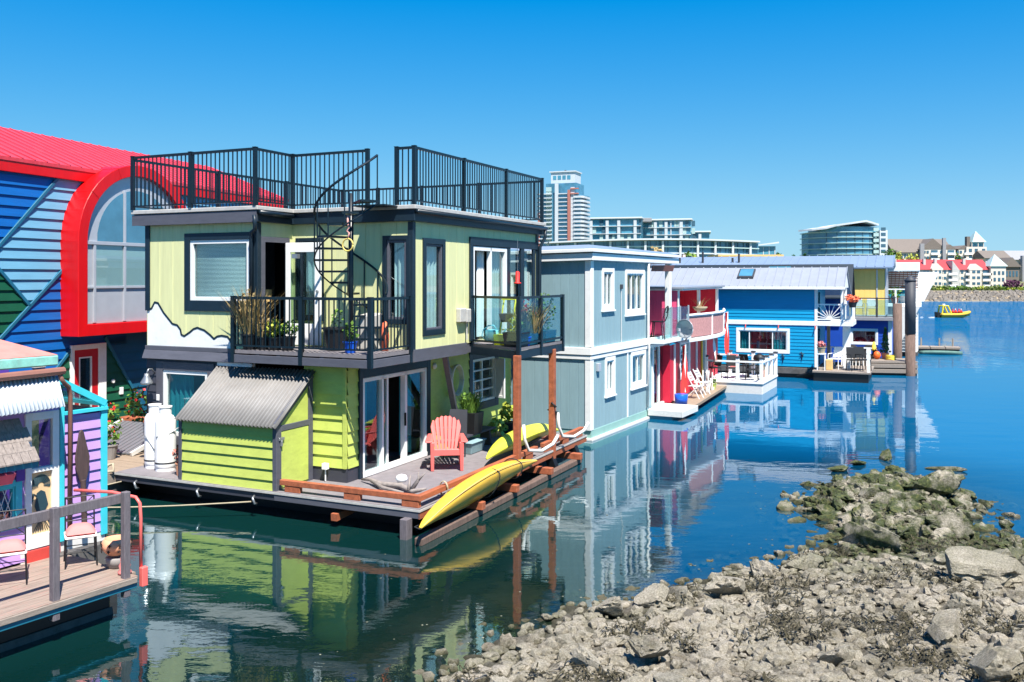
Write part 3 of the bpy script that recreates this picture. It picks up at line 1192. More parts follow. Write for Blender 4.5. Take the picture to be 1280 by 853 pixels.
# white wave painted along the foot of the wall, dark outline
CP = [(-8.24, 4.14), (-8.11, 4.18), (-8.01, 4.33), (-7.9, 4.31), (-7.73, 4.09), (-7.45, 3.83), (-7.3, 3.8), (-7.2, 3.7), (-7.17, 3.58), (-7.08, 3.55), (-6.9, 3.65), (-6.8, 3.72), (-6.68, 3.755), (-6.47, 3.7), (-6.3, 3.6), (-6.18, 3.51), (-6.08, 3.57), (-5.95, 3.59), (-5.78, 3.57), (-5.69, 3.48), (-5.64, 3.33)]
m = MB()
for a, b in zip(CP, CP[1:]):
    m.add([(a[0], V1 - .004, 3.305), (b[0], V1 - .004, 3.305), (b[0], V1 - .004, b[1]), (a[0], V1 - .004, a[1])], [(0, 1, 2, 3)])
m.build('painted_wave', M['white_paint'], gh)
m = MB()
for i, (a, b) in enumerate(zip(CP, CP[1:])):
    m.beam((a[0], V1 - .008, a[1]), (b[0], V1 - .008, b[1]), .006 + .0005 * (i % 2), .045)
    m.tube([(b[0], V1 - .009, b[1]), (b[0], V1 - .004, b[1])], .0225, 10)
m.build('wave_outline', M['navy_trim'], gh)
window(gh, wa, *UW, M['navy_trim'], M['white_paint'], GL, trim=.16, mull=(), curt=[(0, 1, .0)], cm=M['blind_white'], fw=.09, tb=.24)
window(gh, wc, *CW, M['navy_trim'], M['navy_trim'], GL, trim=.09, mull=(), curt=[(.1, .8, 0)], cm=M['curtain_white'], fw=.04)
window(gh, wc, *RW, M['navy_trim'], M['charcoal'], GL, trim=.1, mull=(), curt=[(.2, 1, 0)], cm=M['curtain_white'], fw=.06)
window(gh, wu, *NW, M['navy_trim'], M['charcoal'], GL, trim=.13, mull=(), curt=[(0, 1, 0)], cm=M['curtain_white'], fw=.05)
# sliding door and two lights beside it on the upper side
d = MB()
bx(d, wu, 2.7, 6.95, -.02, .05, 5.72, 5.93)
bx(d, wu, 2.7, 2.86, -.02, .05, 3.34, 5.72)
for a, b in ((4.85, 5.02), (5.75, 5.98), (6.6, 6.75)):
    bx(d, wu, a, b, -.02, .04, 3.34, 5.72)
sd = d.build('balcony_door', M['navy_trim'], gh, bevel=.006)
d = MB()
for a, b in ((2.86, 2.96), (3.85, 3.93), (4.72, 4.85)):
    bx(d, wu, a, b, -.08, .03, 3.36, 5.7)
bx(d, wu, 2.96, 4.72, -.08, .03, 5.6, 5.7)
d.build('frame', M['white_paint'], sd)
for a, b in ((3.93, 4.72), (5.02, 5.75), (5.98, 6.6)):
    d = MB()
    bx(d, wu, a, b, -.05, -.045, 3.4, 5.7)
    d.build('pane', GL, sd)
for a, b in ((3.5, 3.85), (4.3, 4.85), (6.1, 6.6)):
    d = MB()
    d.grid([[wu.p(a + (b - a) * i / 20, -.2 + .05 * math.sin(i * 1.3), z) for i in range(21)] for z in (3.4, 5.68)])
    d.build('curtain', M['curtain_white'], sd, smooth=True, norm=False)
# doorway casing, dark room, open door leaf
m = MB()
for a, b, c, e in ((.06, .24, 3.34, 5.72), (.98, 1.1, 3.34, 5.72), (.06, 1.1, 5.72, 5.84)):
    bx(m, wb, a, b, -.02, .025, c, e)
m.build('door_casing', M['charcoal'], gh)
d = MB()
wd_ = WB((-4.88, 2.2), (-3.92, 2.26))
bx(d, wd_, 0, .13, -.02, .02, 3.36, 5.72)
bx(d, wd_, wd_.L - .17, wd_.L, -.02, .02, 3.36, 5.72)
bx(d, wd_, .13, wd_.L - .17, -.02, .02, 5.5, 5.72)
bx(d, wd_, .13, wd_.L - .17, -.02, .02, 3.36, 3.85)
dl = d.build('door', M['white_paint'], gh, bevel=.006)
d = MB()
bx(d, wd_, .13, wd_.L - .17, -.004, .004, 3.85, 5.5)
d.build('pane', GL, dl)
d = MB()
for z in (4.45, 4.6):
    d.tube([wd_.p(wd_.L - .08, .02, z), wd_.p(wd_.L - .08, .07, z)], .03, 10)
d.build('handle', M['steel'], dl)
m = MB()
m.lathe([(.13, 0), (.17, .0), (.17, .28), (.1, .28)], (-5.6, 2.3, 4.35), 16)
m.cyl(-5.6, 2.3, 3.35, 4.35, .02)
m.build('interior_lamp', M['tan'], gh)
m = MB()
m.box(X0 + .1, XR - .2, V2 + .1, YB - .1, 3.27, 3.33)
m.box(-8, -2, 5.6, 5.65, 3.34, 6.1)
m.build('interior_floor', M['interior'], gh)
# roof slab, fascia, gutter
E0 = .17
RP = [(X0 - .35, V1 - E0), (-4.78, V1 - E0), (-4.78, V2 - .16), (XR + .17, V2 - .16), (XR + .17, YE + .15), (X0 - .35, YE + .15)]
m = MB()
m.prism([(*p, 6.42) for p in RP], (0, 0, .09))
m.build('roof', M['roof_trim'], gh, bevel=.01)
m = MB()
cx, cy = -5, 6
m.prism([(p[0] + (.05 if p[0] < cx else -.05), p[1] + (.05 if p[1] < 4 else -.05), 6.16) for p in RP], (0, 0, .262))
m.build('fascia', M['navy_trim'], gh, bevel=.008)
m = MB()
m.box(X0 - .33, -4.83, V1 - E0 + .02, V1 - E0 + .048, 6.15, 6.4)
m.build('fascia_board', M['charcoal'], gh)
m = MB()
m.tube([(XR + .2, V2 - .12, 6.36), (XR + .2, YE + .1, 6.34)], .055, 8)
m.tube([(-4.76, V1 - E0 + .05, 6.36), (-4.76, V2 - .2, 6.34)], .055, 8)
m.build('gutter', M['rail_dark'], gh, smooth=True)
m = MB()
m.tube([(-4.85, V1 - .2, 6.3), (-4.82, V1 - .2, 6.1), (-4.88, V1 - .14, 5.98), (-5.0, V1 - .12, 5.92), (-5.03, V1 - .08, 5.8), (-5.03, V1 - .08, 3.35)], .045, 8)
m.build('downspout', M['navy_trim'], gh, smooth=True)
m = MB()
m.tube([(XR + .2, YE, 6.3), (XR + .2, YE, 6.1), (XR + .08, YE - .1, 5.8), (XR + .07, YE - .12, 3.3), (-2.35, YE - .2, 2.7), (-2.35, YE - .2, .6)], .05, 8)
m.build('downspout', M['navy_trim'], gh, smooth=True)
# roof deck railing in runs, gap over the stair
ZR = 6.52
railing(gh, [(X0 - .3, V1 - .15), (-4.86, V1 - .15), (-4.86, V2 - .08), (-2.77, V2 - .08)], ZR, 1.25, M['rail_dark'], 'roof_railing', [(X0 - .3, V1 - .15), (-6.74, V1 - .15), (-4.86, V1 - .15), (-4.86, V2 - .08), (-2.77, V2 - .08)], sp=.125, pr=.04)
railing(gh, [(-2.0, V2 - .08), (XR + .1, V2 - .08), (XR + .1, YE)], ZR, 1.25, M['rail_dark'], 'roof_railing', [(-2.0, V2 - .08), (XR + .1, V2 - .08), (XR + .1, 4.75), (XR + .1, 7.15), (XR + .1, YE)], sp=.125, pr=.04)
railing(gh, [(XR + .1, YE + .02), (-5.6, YE + .02), (X0 - .3, YE + .02)], ZR, 1.2, M['rail_dark'], 'roof_railing', [(-3.6, YE + .02), (-5.6, YE + .02), (-7.2, YE + .02), (X0 - .3, YE + .02)], sp=.125, pr=.04)
railing(gh, [(X0 - .3, YE), (X0 - .3, V1 - .15)], ZR, 1.2, M['rail_dark'], 'roof_railing', [(X0 - .3, 4.), (X0 - .3, 6.8)], sp=.125, pr=.04)
# front balcony
m = MB()
BP = [(-5.24, .85), (XR, .85), (XR, V2 - .01), (-4.92, V2 - .01), (-4.92, V1 - .01), (-5.24, V1 - .01)]
m.prism([(*p, 3.25) for p in BP], (0, 0, .075))
m.build('balcony_floor', M['deck_grey'], gh)
m = MB()
m.box(-5.24, XR + .03, .82, .848, 3.05, 3.22)
m.box(XR + .002, XR + .03, .85, V2 - .02, 3.05, 3.22)
m.build('balcony_rim', M['charcoal'], gh, bevel=.005)
m = MB()
for i in range(7):
    m.box(-5.2 + i * .57, -5.1 + i * .57, .86, V2 - .05, 3.08, 3.248)
m.build('balcony_joists', M['siding_dark'], gh)
railing(gh, [(-5.24, V1 - .1), (-5.24, .85), (XR, .85), (XR, V2 - .08)], 3.33, 1.14, M['rail_dark'], 'balcony_railing', [(-5.24, .85), (-3.39, .85), (XR, .85), (XR, V2 - .1)], sp=.125, pr=.045, drop=.28)
# spiral stair
px_, py_ = -2.73, 1.72
st = MB().cyl(px_, py_, 3.33, 6.75, .055, 12).build('spiral_stair', M['rail_dark'], gh, smooth=True)
NT = 13
rail = []
for k in range(NT):
    a = R(20 + 310 * k / (NT - 1))
    z = 3.55 + k * (6.5 - 3.55) / (NT - 1)
    a0, a1 = a - R(13), a + R(13)
    ro = .78 if k < NT - 1 else .95
    m = MB()
    m.prism([(px_ + .06 * math.cos(a), py_ + .06 * math.sin(a), z)] + [(px_ + ro * math.cos(q), py_ + ro * math.sin(q), z) for q in (a0, (a0 + a1) / 2, a1)], (0, 0, .045))
    m.build('tread', M['rail_dark'], st)
m = MB()
top, mid, low = [], [], []
for k in range(49):
    a = R(20 + 330 * k / 48)
    z = 3.55 + 2.97 * k / 48
    c = (px_ + .78 * math.cos(a), py_ + .78 * math.sin(a))
    top.append((*c, z + 1.0))
    mid.append((*c, z + .5))
    low.append((*c, z - .02))
m.tube(top, .027, 6)
m.tube(low, .018, 6)
for k in range(0, 49, 4):
    m.tube([low[k], top[k]], .016, 6)
m.build('handrail', M['rail_dark'], st)
m = MB()
m.box(px_ - .05, px_ + .8, py_ + .1, V2 - .12, 6.47, 6.5)
m.build('landing', M['rail_dark'], st)
# glazed side balcony on two rusty posts
GP_ = [(XR, 5.36), (.0, 4.55), (.0, 7.3), (XR, 7.3)]
m = MB()
m.prism([(*p, 3.2) for p in GP_], (0, 0, .07))
m.build('balcony_floor', M['deck_grey'], gh)
m = MB()
for a, b in ((0, 1), (1, 2), (2, 3)):
    m.beam((*GP_[a], 3.1), (*GP_[b], 3.1), .05, .18)
m.build('balcony_rim', M['navy_trim'], gh)
m = MB()
for a, b in ((0, 1), (1, 2)):
    m.beam((*GP_[a], 4.44), (*GP_[b], 4.44), .06, .06)
    m.beam((*GP_[a], 3.36), (*GP_[b], 3.36), .05, .05)
gr = m.build('glass_railing', M['rail_dark'], gh)
for p in (GP_[0], GP_[1], (.0, 5.85), GP_[2]):
    m = MB()
    m.box(p[0] - .045, p[0] + .045, p[1] - .045, p[1] + .045, 3.0, 4.48)
    m.build('post', M['rail_dark'], gr)
for a, b in ((GP_[0], GP_[1]), (GP_[1], (.0, 5.85)), ((.0, 5.85), GP_[2])):
    w = WB(a, b)
    m = MB()
    bx(m, w, .07, w.L - .07, -.006, .006, 3.4, 4.41)
    m.build('pane', GLB, gr)
for y in (4.5, 6.65):
    MB().box(-.09, .06, y - .08, y + .07, .3, 3.1).build('timber_post', M['rust_wood'], gh, bevel=.008)
# leaning brace, ring hose, lamp, meter boxes, floodlight, switch
MB().beam((-1.8, 4.25, 3.06), (-2.3, 6.0, .58), .13, .13).build('brace', M['charcoal'], gh, bevel=.008)
m = MB()
for q in range(4):
    m.tube([(-2.4 + .03 * q, 5.85 + .3 * math.cos(t * .2856), 2.28 + (.36 + .01 * q) * math.sin(t * .2856)) for t in range(23)], .028, 6)
m.build('hose_coil', M['white_old'], gh, smooth=True)
m = MB()
m.tube([(-8.0, V1, 2.62), (-8.0, V1 - .1, 2.75), (-8.0, V1 - .2, 2.76), (-8.0, V1 - .26, 2.66)], .018, 8)
m.lathe([(.05, .0), (.06, -.06), (.14, -.2), (.15, -.24), (.1, -.26)], (-8.0, V1 - .26, 2.66), 14)
m.build('wall_lamp', M['steel'], gh, smooth=True)
m = MB()
m.tube([(-8.0, V1 - .1, 1.95), (-8.0, V1 - .1, .95)], .06, 8)
m.box(-8.08, -7.92, V1 - .16, V1 - .02, 1.7, 1.95)
m.build('gas_regulator', M['black_plastic'], gh)
m = MB()
bx(m, WB((X0, V1), (-5.9, V1)), .34, .43, .0, .05, 2.0, 2.15)
m.build('switch_box', M['white_paint'], gh, bevel=.01)
for a, b, c in ((2.02, 2.34, 4.17), (2.36, 2.58, 4.15)):
    m = MB()
    bx(m, wu, a, b, .0, .13, c - .33, c)
    m.build('meter_box', M['roof_trim'], gh, bevel=.015)
MB().tube([wu.p(2.47, .06, 3.83), wu.p(2.47, .06, 3.4)], .02, 6).build('conduit', M['roof_trim'], gh)
m = MB()
m.box(-3.06, -2.93, V1 - .16, V1 - .06, .82, .95)
m.cyl(-3.0, V1 - .1, .56, .82, .015)
m.build('floodlight', M['white_paint'], gh, bevel=.01)
m = MB()
m.lathe([(.08, 0), (.08, .03), (.05, .06)], (0, 0, 0), 12)
q = m.build('round_lamp', M['white_paint'], gh, smooth=True)
q.location = (-2.47, 4.9, 2.72)
q.rotation_euler = (0, R(90), 0)
MB().box(-3.9, -3.75, V1 - .1, V1, 5.33, 5.43).build('stair_lamp', M['steel'], gh)

# ------------------------------------------------------------------ shed
sh = GF.thing('storage_shed', 'lime clapboard shed with a slanting corrugated steel roof at the deck edge', 'shed', (-5.98, .06, ZD))
W_, D_ = 2.57, 1.16
m = MB()
wf = WB((0, 0), (W_, 0))
wall(m, wf, -.02, 1.36, lap=.225, dep=.03)
wall(m, WB((W_, 0), (W_, D_)), 0, 1.3)
m.add([(W_, 0, 1.3), (W_, D_, 1.3), (W_, D_, 2.2), (W_, 0, 1.36)], [(0, 1, 2, 3)])
m.add([(0, 0, 0), (0, D_, 0), (0, D_, 2.2), (0, 0, 1.36)], [(0, 1, 2, 3)])
m.build('wall', M['lime'], sh, norm=False)
m = MB()
m.box(-.05, .04, -.035, .0, -.02, 1.34)
m.build('corner_trim', M['charcoal'], sh, bevel=.006)
m = MB()
m.box(W_ - .07, W_ + .035, -.035, .13, -.02, 1.34)
m.box(W_ + .0, W_ + .034, D_ - .12, D_ + .02, .0, 2.2)
m.box(W_ + .0, W_ + .034, .13, D_ - .12, 1.2, 1.32)
m.beam((W_ + .02, -.05, 1.32), (W_ + .02, D_, 2.27), .045, .16)
m.build('corner_trim', M['charcoal'], sh, bevel=.006)
m = MB()
m.box(W_ + .001, W_ + .025, .14, D_ - .13, .04, 1.19)
dr = m.build('door', M['lime'], sh, bevel=.005)
m = MB()
m.box(W_ + .035, W_ + .06, .03, .2, 1.02, 1.08)
m.box(W_ + .035, W_ + .075, .08, .13, .9, 1.02)
m.build('latch', M['steel'], dr, bevel=.005)
m = MB()
a0, a1 = Vector((-.06, -.14, 1.31)), Vector((-.06, D_ + .02, 2.36))
nn = (a1 - a0).cross(Vector((1, 0, 0))) * -1
corr(m, a0, (W_ + .16, 0, 0), a1 - a0, nn, 1, .095, .034)
m.build('roof', M['corr_steel'], sh, smooth=True, norm=False, solid=.004)
m = MB()
m.box(-.05, .95, D_ - .02, D_ + .1, 2.36, 2.44)
m.build('ridge_flashing', M['white_paint'], sh)

# ------------------------------------------------------------------ things on and about the deck
def tank(x, y, label):
    t = GF.thing('gas_tank', label, 'gas tank', (x, y, ZD), 0, 'propane tanks on the deck')
    MB().lathe([(.0, .05), (.2, .05), (.225, .08), (.23, .14), (.23, 1.08), (.22, 1.15), (.17, 1.23), (.1, 1.27), (.0, 1.28)], n=24).build('cylinder', M['tank_white'], t, smooth=True)
    MB().lathe([(.205, .0), (.215, .0), (.215, .09), (.205, .09)], n=24).build('foot_ring', M['tank_white'], t)
    m = MB()
    m.lathe([(.125, 1.24), (.135, 1.24), (.135, 1.42), (.125, 1.42)], n=20)
    m.lathe([(.125, 1.42), (.15, 1.42), (.15, 1.45), (.125, 1.45)], n=20)
    m.build('collar', M['tank_white'], t)
    MB().lathe([(.0, 1.28), (.035, 1.28), (.03, 1.36), (.05, 1.37), (.05, 1.4), (.0, 1.4)], n=10).build('valve', M['steel'], t, smooth=True)
    MB().lathe([(.232, .17), (.236, .17), (.236, .2), (.232, .2)], n=24).build('band', M['strap'], t)
    return t
tank(-7.5, .78, 'white propane tank at the left, set slightly behind its twin')
tank(-7.03, .64, 'white propane tank at the right, nearer the shed')
tag(MB().tube([GF.w(-7.73, .72, 1.35), GF.w(-7.55, .52, 1.33), GF.w(-7.32, .6, .98), GF.w(-7.26, .62, 1.3), GF.w(-7.05, .4, 1.33), GF.w(-6.82, .55, 1.4), GF.w(-6.6, 1.2, 1.75)], .012, 6).build('chain', M['steel'], smooth=True), 'dark chain looped round the two white propane tanks', 'chain')

def adirondack():
    t = GF.thing('adirondack_chair', 'coral pink plastic Adirondack chair with a fan back on the grey deck', 'chair', (-1.35, 3.5, ZD), R(30))
    s = 1.1
    m = MB()
    for i in range(6):
        y = -.3 + i * .1
        z = .42 - i * .028
        m.box(-.28 * s, .28 * s, y * s, (y + .085) * s, z * s, (z + .025) * s)
    m.box(-.29 * s, .29 * s, -.33 * s, -.3 * s, .32 * s, .445 * s)
    m.build('seat', M['coral'], t, bevel=.008)
    m = MB()
    H_ = [.86, .93, .97, .985, .97, .93, .86]
    for i in range(7):
        u0, u1 = (i - 3.5) / 3.5 * .22, (i - 2.5) / 3.5 * .22
        v0, v1 = (i - 3.5) / 3.5 * .33, (i - 2.5) / 3.5 * .33
        g = .007
        h0 = .93 if i in (0, ) else H_[i]
        top0, top1 = (H_[max(0, i - 1)] + H_[i]) / 2, (H_[i] + H_[min(6, i + 1)]) / 2
        if i == 0:
            top0 = .78
        if i == 6:
            top1 = .78
        yb, yt = .26, .58
        def P_(x, y, z):
            return (x * s, y * s, z * s)
        f = [P_(u0 + g, yb, .27), P_(u1 - g, yb, .27), P_(v1 - g, yb + (yt - yb) * (top1 - .27) / .7, top1), P_((v0 + v1) / 2, yb + (yt - yb) * (max(top0, top1) - .25) / .7, max(top0, top1) + .012), P_(v0 + g, yb + (yt - yb) * (top0 - .27) / .7, top0)]
        m.prism(f, (0, .028, .012))
    m.beam((-.27 * s, .4 * s, .5 * s), (.27 * s, .4 * s, .5 * s), .04, .05)
    m.beam((-.3 * s, .52 * s, .75 * s), (.3 * s, .52 * s, .75 * s), .03, .05)
    m.build('backrest', M['coral'], t, bevel=.006)
    for sx in (-1, 1):
        m = MB()
        m.prism([(sx * .29 * s, -.36 * s, .59 * s), (sx * .43 * s, -.38 * s, .59 * s), (sx * .44 * s, -.28 * s, .595 * s), (sx * .38 * s, .45 * s, .62 * s), (sx * .3 * s, .45 * s, .62 * s)], (0, 0, .03))
        m.build('armrest', M['coral'], t, bevel=.01)
        m = MB()
        m.hexa([(sx * .3 * s - .02, -.33 * s, 0), (sx * .3 * s + .05, -.33 * s, 0), (sx * .3 * s + .05, -.25 * s, 0), (sx * .3 * s - .02, -.25 * s, 0), (sx * .3 * s - .035, -.36 * s, .59 * s), (sx * .3 * s + .06, -.36 * s, .59 * s), (sx * .3 * s + .06, -.22 * s, .59 * s), (sx * .3 * s - .035, -.22 * s, .59 * s)])
        m.build('leg', M['coral'], t, bevel=.01)
        m = MB()
        m.hexa([(sx * .3 * s - .03, .36 * s, 0), (sx * .3 * s + .03, .36 * s, 0), (sx * .3 * s + .03, .46 * s, 0), (sx * .3 * s - .03, .46 * s, 0), (sx * .3 * s - .03, .1 * s, .4 * s), (sx * .3 * s + .03, .1 * s, .4 * s), (sx * .3 * s + .03, .42 * s, .62 * s), (sx * .3 * s - .03, .42 * s, .62 * s)])
        m.build('leg', M['coral'], t, bevel=.01)
    return t
adirondack()
t = GF.thing('garden_chair', 'dark chair standing behind the coral Adirondack chair', 'chair', (-1.75, 4.6, ZD), R(10))
MB().box(-.25, .25, -.2, .25, .4, .44).build('seat', M['pile_black'], t)
MB().hexa([(-.25, .22, .45), (.25, .22, .45), (.25, .26, .45), (-.25, .26, .45), (-.22, .36, 1.12), (.22, .36, 1.12), (.22, .4, 1.12), (-.22, .4, 1.12)]).build('backrest', M['pile_black'], t)
for x in (-.22, .2):
    for y in (-.18, .2):
        MB().box(x, x + .03, y, y + .03, 0, .4).build('leg', M['pile_black'], t)


def kayak(name, label, L, B, Hh, mtl, n=28):
    """canoe-like hull, local x along, z up, keel down"""
    rows = []
    for i in range(n + 1):
        t = -1 + 2 * i / n
        b = B * (1 - abs(t) ** 1.7) ** 1.15 + .012
        d = Hh * (1 - abs(t) ** 2.4) ** .9 + .03
        up = .08 * abs(t) ** 3
        row = []
        for j in range(17):
            a = math.pi * j / 16
            row.append((t * L, b * math.cos(a) * (1 if 0 < j < 16 else 1), up - d * math.sin(a) ** .8 + .02))
        for j in range(1, 8):
            c = math.cos(math.pi - math.pi * j / 8 * 1.0)
            row.append((t * L, b * c, up + .02 + .09 * (1 - c * c) * (1 - abs(t) ** 2) + .02))
        row.append(row[0])
        rows.append(row)
    m = MB()
    m.grid(rows)
    return m


t = GF.thing('kayak', 'long yellow kayak strapped on its side outside the deck edge', 'kayak')
m = kayak('k', '', 2.66, .32, .28, None)
kb = m.build('hull', M['yellow_hull'], t, smooth=True)
t.location = GF.w(.3, 2.05, .57)
t.rotation_euler = Matrix.Rotation(-GF.th, 3, 'Z').to_euler()
kb.rotation_euler = (Matrix.Rotation(R(2.8), 3, 'X') @ Matrix.Rotation(R(90), 3, 'Z') @ Matrix.Rotation(R(122), 3, 'X')).to_euler()
for yy in (.35, 1.6, -.0):
    if yy == 0:
        continue
    m = MB()
    pts = []
    tt = yy / 2.62
    for j in range(21):
        a = 2 * math.pi * j / 20
        pts.append((yy, (.332 * (1 - tt ** 2) + .01) * math.cos(a), .04 - (.31 if math.sin(a) > 0 else .14) * math.sin(a)))
    m.tube(pts, .013, 6)
    sb = m.build('strap', M['strap'], t, smooth=True)
    sb.rotation_euler = kb.rotation_euler
m = MB()
m.tube([(-2.6, .0, .1), (-2.72, .02, .12), (-2.74, .0, .02), (-2.62, .0, .03)], .012, 6)
q = m.build('grab_loop', M['strap'], t, smooth=True)
q.rotation_euler = kb.rotation_euler
m = MB()
for sg in (1, -1):
    m.tube([(2.6 * u, sg * (.367 * (1 - abs(u) ** 1.7) ** 1.15 + .014), .08 * abs(u) ** 3 + .02) for u in [-.98 + .049 * k for k in range(41)]], .009, 5)
q = m.build('seam_line', M['tan'], t)
q.rotation_euler = kb.rotation_euler
t2 = GF.thing('kayak', 'lime yellow kayak lying on the deck behind the rusty posts', 'kayak')
m = kayak('k', '', 2.2, .36, .3, None)
k2 = m.build('hull', M['lime_hull'], t2, smooth=True)
t2.location = GF.w(-.52, 6.0, .86)
t2.rotation_euler = (0, 0, -GF.th)
k2.rotation_euler = (Matrix.Rotation(R(90), 3, 'Z') @ Matrix.Rotation(R(150), 3, 'X')).to_euler()
m = MB()
m.lathe([(.0, .0), (.19, .0), (.22, .02), (.22, .05), (.19, .05)], n=20)
cp = m.build('cockpit', M['black_plastic'], t2, smooth=True)
cp.scale = (2.4, 1, 1)
cp.rotation_euler = k2.rotation_euler
cp.location = Matrix.Rotation(R(90), 3, 'Z') @ Matrix.Rotation(R(150), 3, 'X') @ Vector((.3, 0, .1))
# padded white hooks that carry the lime kayak
for y, lab in ((4.75, 'white padded kayak hook by the nearer rusty post'), (6.9, 'white padded kayak hook by the far rusty post')):
    m = MB()
    m.tube([GF.w(.03, y, 1.45), GF.w(.05, y + .02, 1.1), GF.w(.12, y + .1, .84), GF.w(.3, y + .45, .78), GF.w(.45, y + .8, .9), GF.w(.5, y + 1.0, 1.08)], .042, 8)
    tag(m.build('kayak_hook', M['white_old'], smooth=True), lab, 'hook', 'kayak hooks on the deck posts')
m = MB()
m.tube([GF.w(.0, 6.55, 1.75), GF.w(.1, 6.6, 1.65), GF.w(-.12, 6.62, 1.55), GF.w(.1, 6.66, 1.5), GF.w(.04, 6.7, 1.3), GF.w(.02, 6.75, .9)], .03, 6)
tag(m.build('strap', M['strap'], smooth=True), 'black strap knotted round the far rusty post', 'strap')
m = MB()
m.tube([GF.w(-.06 + .09 * math.cos(q), 1.05 + .03 * math.sin(q * .13), .72 + .14 * math.sin(q)) for q in [k * .5 for k in range(50)]], .012, 6)
tag(m.build('rope_coil', M['rope'], smooth=True), 'coil of pale yellow rope hung over the deck curb', 'rope')
# driftwood with a white stone
m = MB()
m.tube([GF.w(-2.3, 1.5, .6), GF.w(-2.0, 1.35, .66), GF.w(-1.6, 1.2, .62), GF.w(-1.1, 1.15, .65), GF.w(-.7, .95, .62), GF.w(-.4, .95, .7)], [.02, .04, .06, .06, .05, .02], 8)
m.tube([GF.w(-1.9, 1.28, .64), GF.w(-1.4, .95, .62), GF.w(-.8, .75, .63)], [.03, .04, .02], 7)
m.tube([GF.w(-.75, .97, .63), GF.w(-.62, 1.05, .85), GF.w(-.6, 1.0, 1.0)], [.05, .035, .01], 7)
m.tube([GF.w(-.62, 1.04, .84), GF.w(-.5, 1.1, .98)], [.03, .01], 6)
m.tube([GF.w(-.8, .95, .63), GF.w(-.85, 1.1, .9)], [.04, .012], 6)
tag(m.build('driftwood', M['driftwood'], smooth=True), 'twisted grey driftwood branch lying on the deck corner', 'driftwood')
m = MB()
m.lathe([(.0, -.07), (.09, -.06), (.13, .0), (.1, .07), (.0, .1)], n=12)
o = m.build('stone', M['white_paint'], smooth=True)
o.location = GF.w(-1.15, 1.25, .77)
tag(o, 'round white stone resting on the driftwood', 'stone')


def pot(x, y, z, label, fr=GF, r=.16, h=.3, pm='pot_black', fm='leaf', fol='leaf', fh=.4, fr_=.25, n=160, ls=.07, square=False, group=None, flower=None, cat='potted plant', c=None):
    t = fr.thing('potted_plant', label, cat, (x, y, z), 0, group)
    m = MB()
    if square:
        a, b = (r if isinstance(r, tuple) else (r, r))
        m.hexa([(-a * .85, -b * .85, 0), (a * .85, -b * .85, 0), (a * .85, b * .85, 0), (-a * .85, b * .85, 0), (-a, -b, h), (a, -b, h), (a, b, h), (-a, b, h)])
        rr_ = (a * .9, b * .9)
    else:
        m.lathe([(r * .7, 0), (r, h * .92), (r * 1.08, h * .92), (r * 1.08, h), (r * .92, h), (r * .9, h - .03)], n=16)
        rr_ = (r, r)
    m.build('pot', M[pm], t)
    if fol == 'leaf':
        m = MB()
        leaves(m, (0, 0, h + fh * .5), (fr_ if not square else max(fr_, rr_[0]), fr_ if not square else max(.12, rr_[1]), fh * .55), n, ls)
        m.build('foliage', M[fm], t, norm=False)
    elif fol == 'blade':
        m = MB()
        blades(m, (0, 0, h - .02), r * .9 if not square else rr_[1], fh, n, .012, .35)
        leaves(m, (0, 0, h + fh * .45), (fr_, fr_, fh * .5), n, ls)
        m.build('foliage', M[fm], t, norm=False)
    if flower:
        m = MB()
        leaves(m, (0, 0, h + fh * .6), (fr_, fr_, fh * .5), 34, .085, long=1.)
        m.build('flowers', M[flower], t, norm=False)
    return t


# bench with its pots
t = GF.thing('bench', 'low dark bench along the lime wall', 'bench', (-1.85, 5.9, ZD))
MB().box(-.2, .2, -.85, .85, .4, .45).build('seat', M['siding_dark'], t, bevel=.01)
for y in (-.65, .6):
    MB().hexa([(-.17, y - .03, 0), (.17, y - .03, 0), (.17, y + .05, 0), (-.17, y + .05, 0), (-.12, y, .4), (.12, y, .4), (.12, y + .06, .4), (-.12, y + .06, .4)]).build('leg', M['siding_dark'], t)
pot(-1.85, 5.65, ZD + .45, 'black square pot with a feathery green shrub on the bench', r=.26, h=.52, fol='blade', fh=.55, fr_=.28, n=150, ls=.05, square=True)
pot(-1.95, 8.1, ZD, 'small black pot with yellow-green leaves at the far end of the deck', r=.2, h=.36, fm='leaf_yel', fh=.5, fr_=.22, n=70, ls=.12)
t = GF.thing('storage_tub', 'pale blue plastic tub under the bench', 'tub', (-1.75, 5.45, ZD))
MB().hexa([(-.2, -.32, 0), (.2, -.32, 0), (.2, .32, 0), (-.2, .32, 0), (-.25, -.38, .27), (.25, -.38, .27), (.25, .38, .27), (-.25, .38, .27)]).build('tub', M['grey_blue'], t, bevel=.02)
MB().box(-.27, .27, -.4, .4, .27, .3).build('lid', M['grey_blue'], t, bevel=.01)
m = MB()
m.lathe([(.0, 0), (.4, .0), (.42, .1), (.3, .28), (.0, .34)], n=14)
o = m.build('folded_tarp', M['brick_pink'], smooth=True)
o.location = GF.w(-1.0, 8.2, ZD)
tag(o, 'crumpled greyish tarp bundle behind the lime kayak', 'tarp')
m = MB()
leaves(m, (0, 0, .25), (.3, .2, .22), 60, .13)
o = m.build('seat_cushion', M['lime'], norm=False)
o.location = GF.w(-2.1, 7.75, ZD)
tag(o, 'broad yellow-green leaves leaning on the lime wall at the deck end', 'plant')
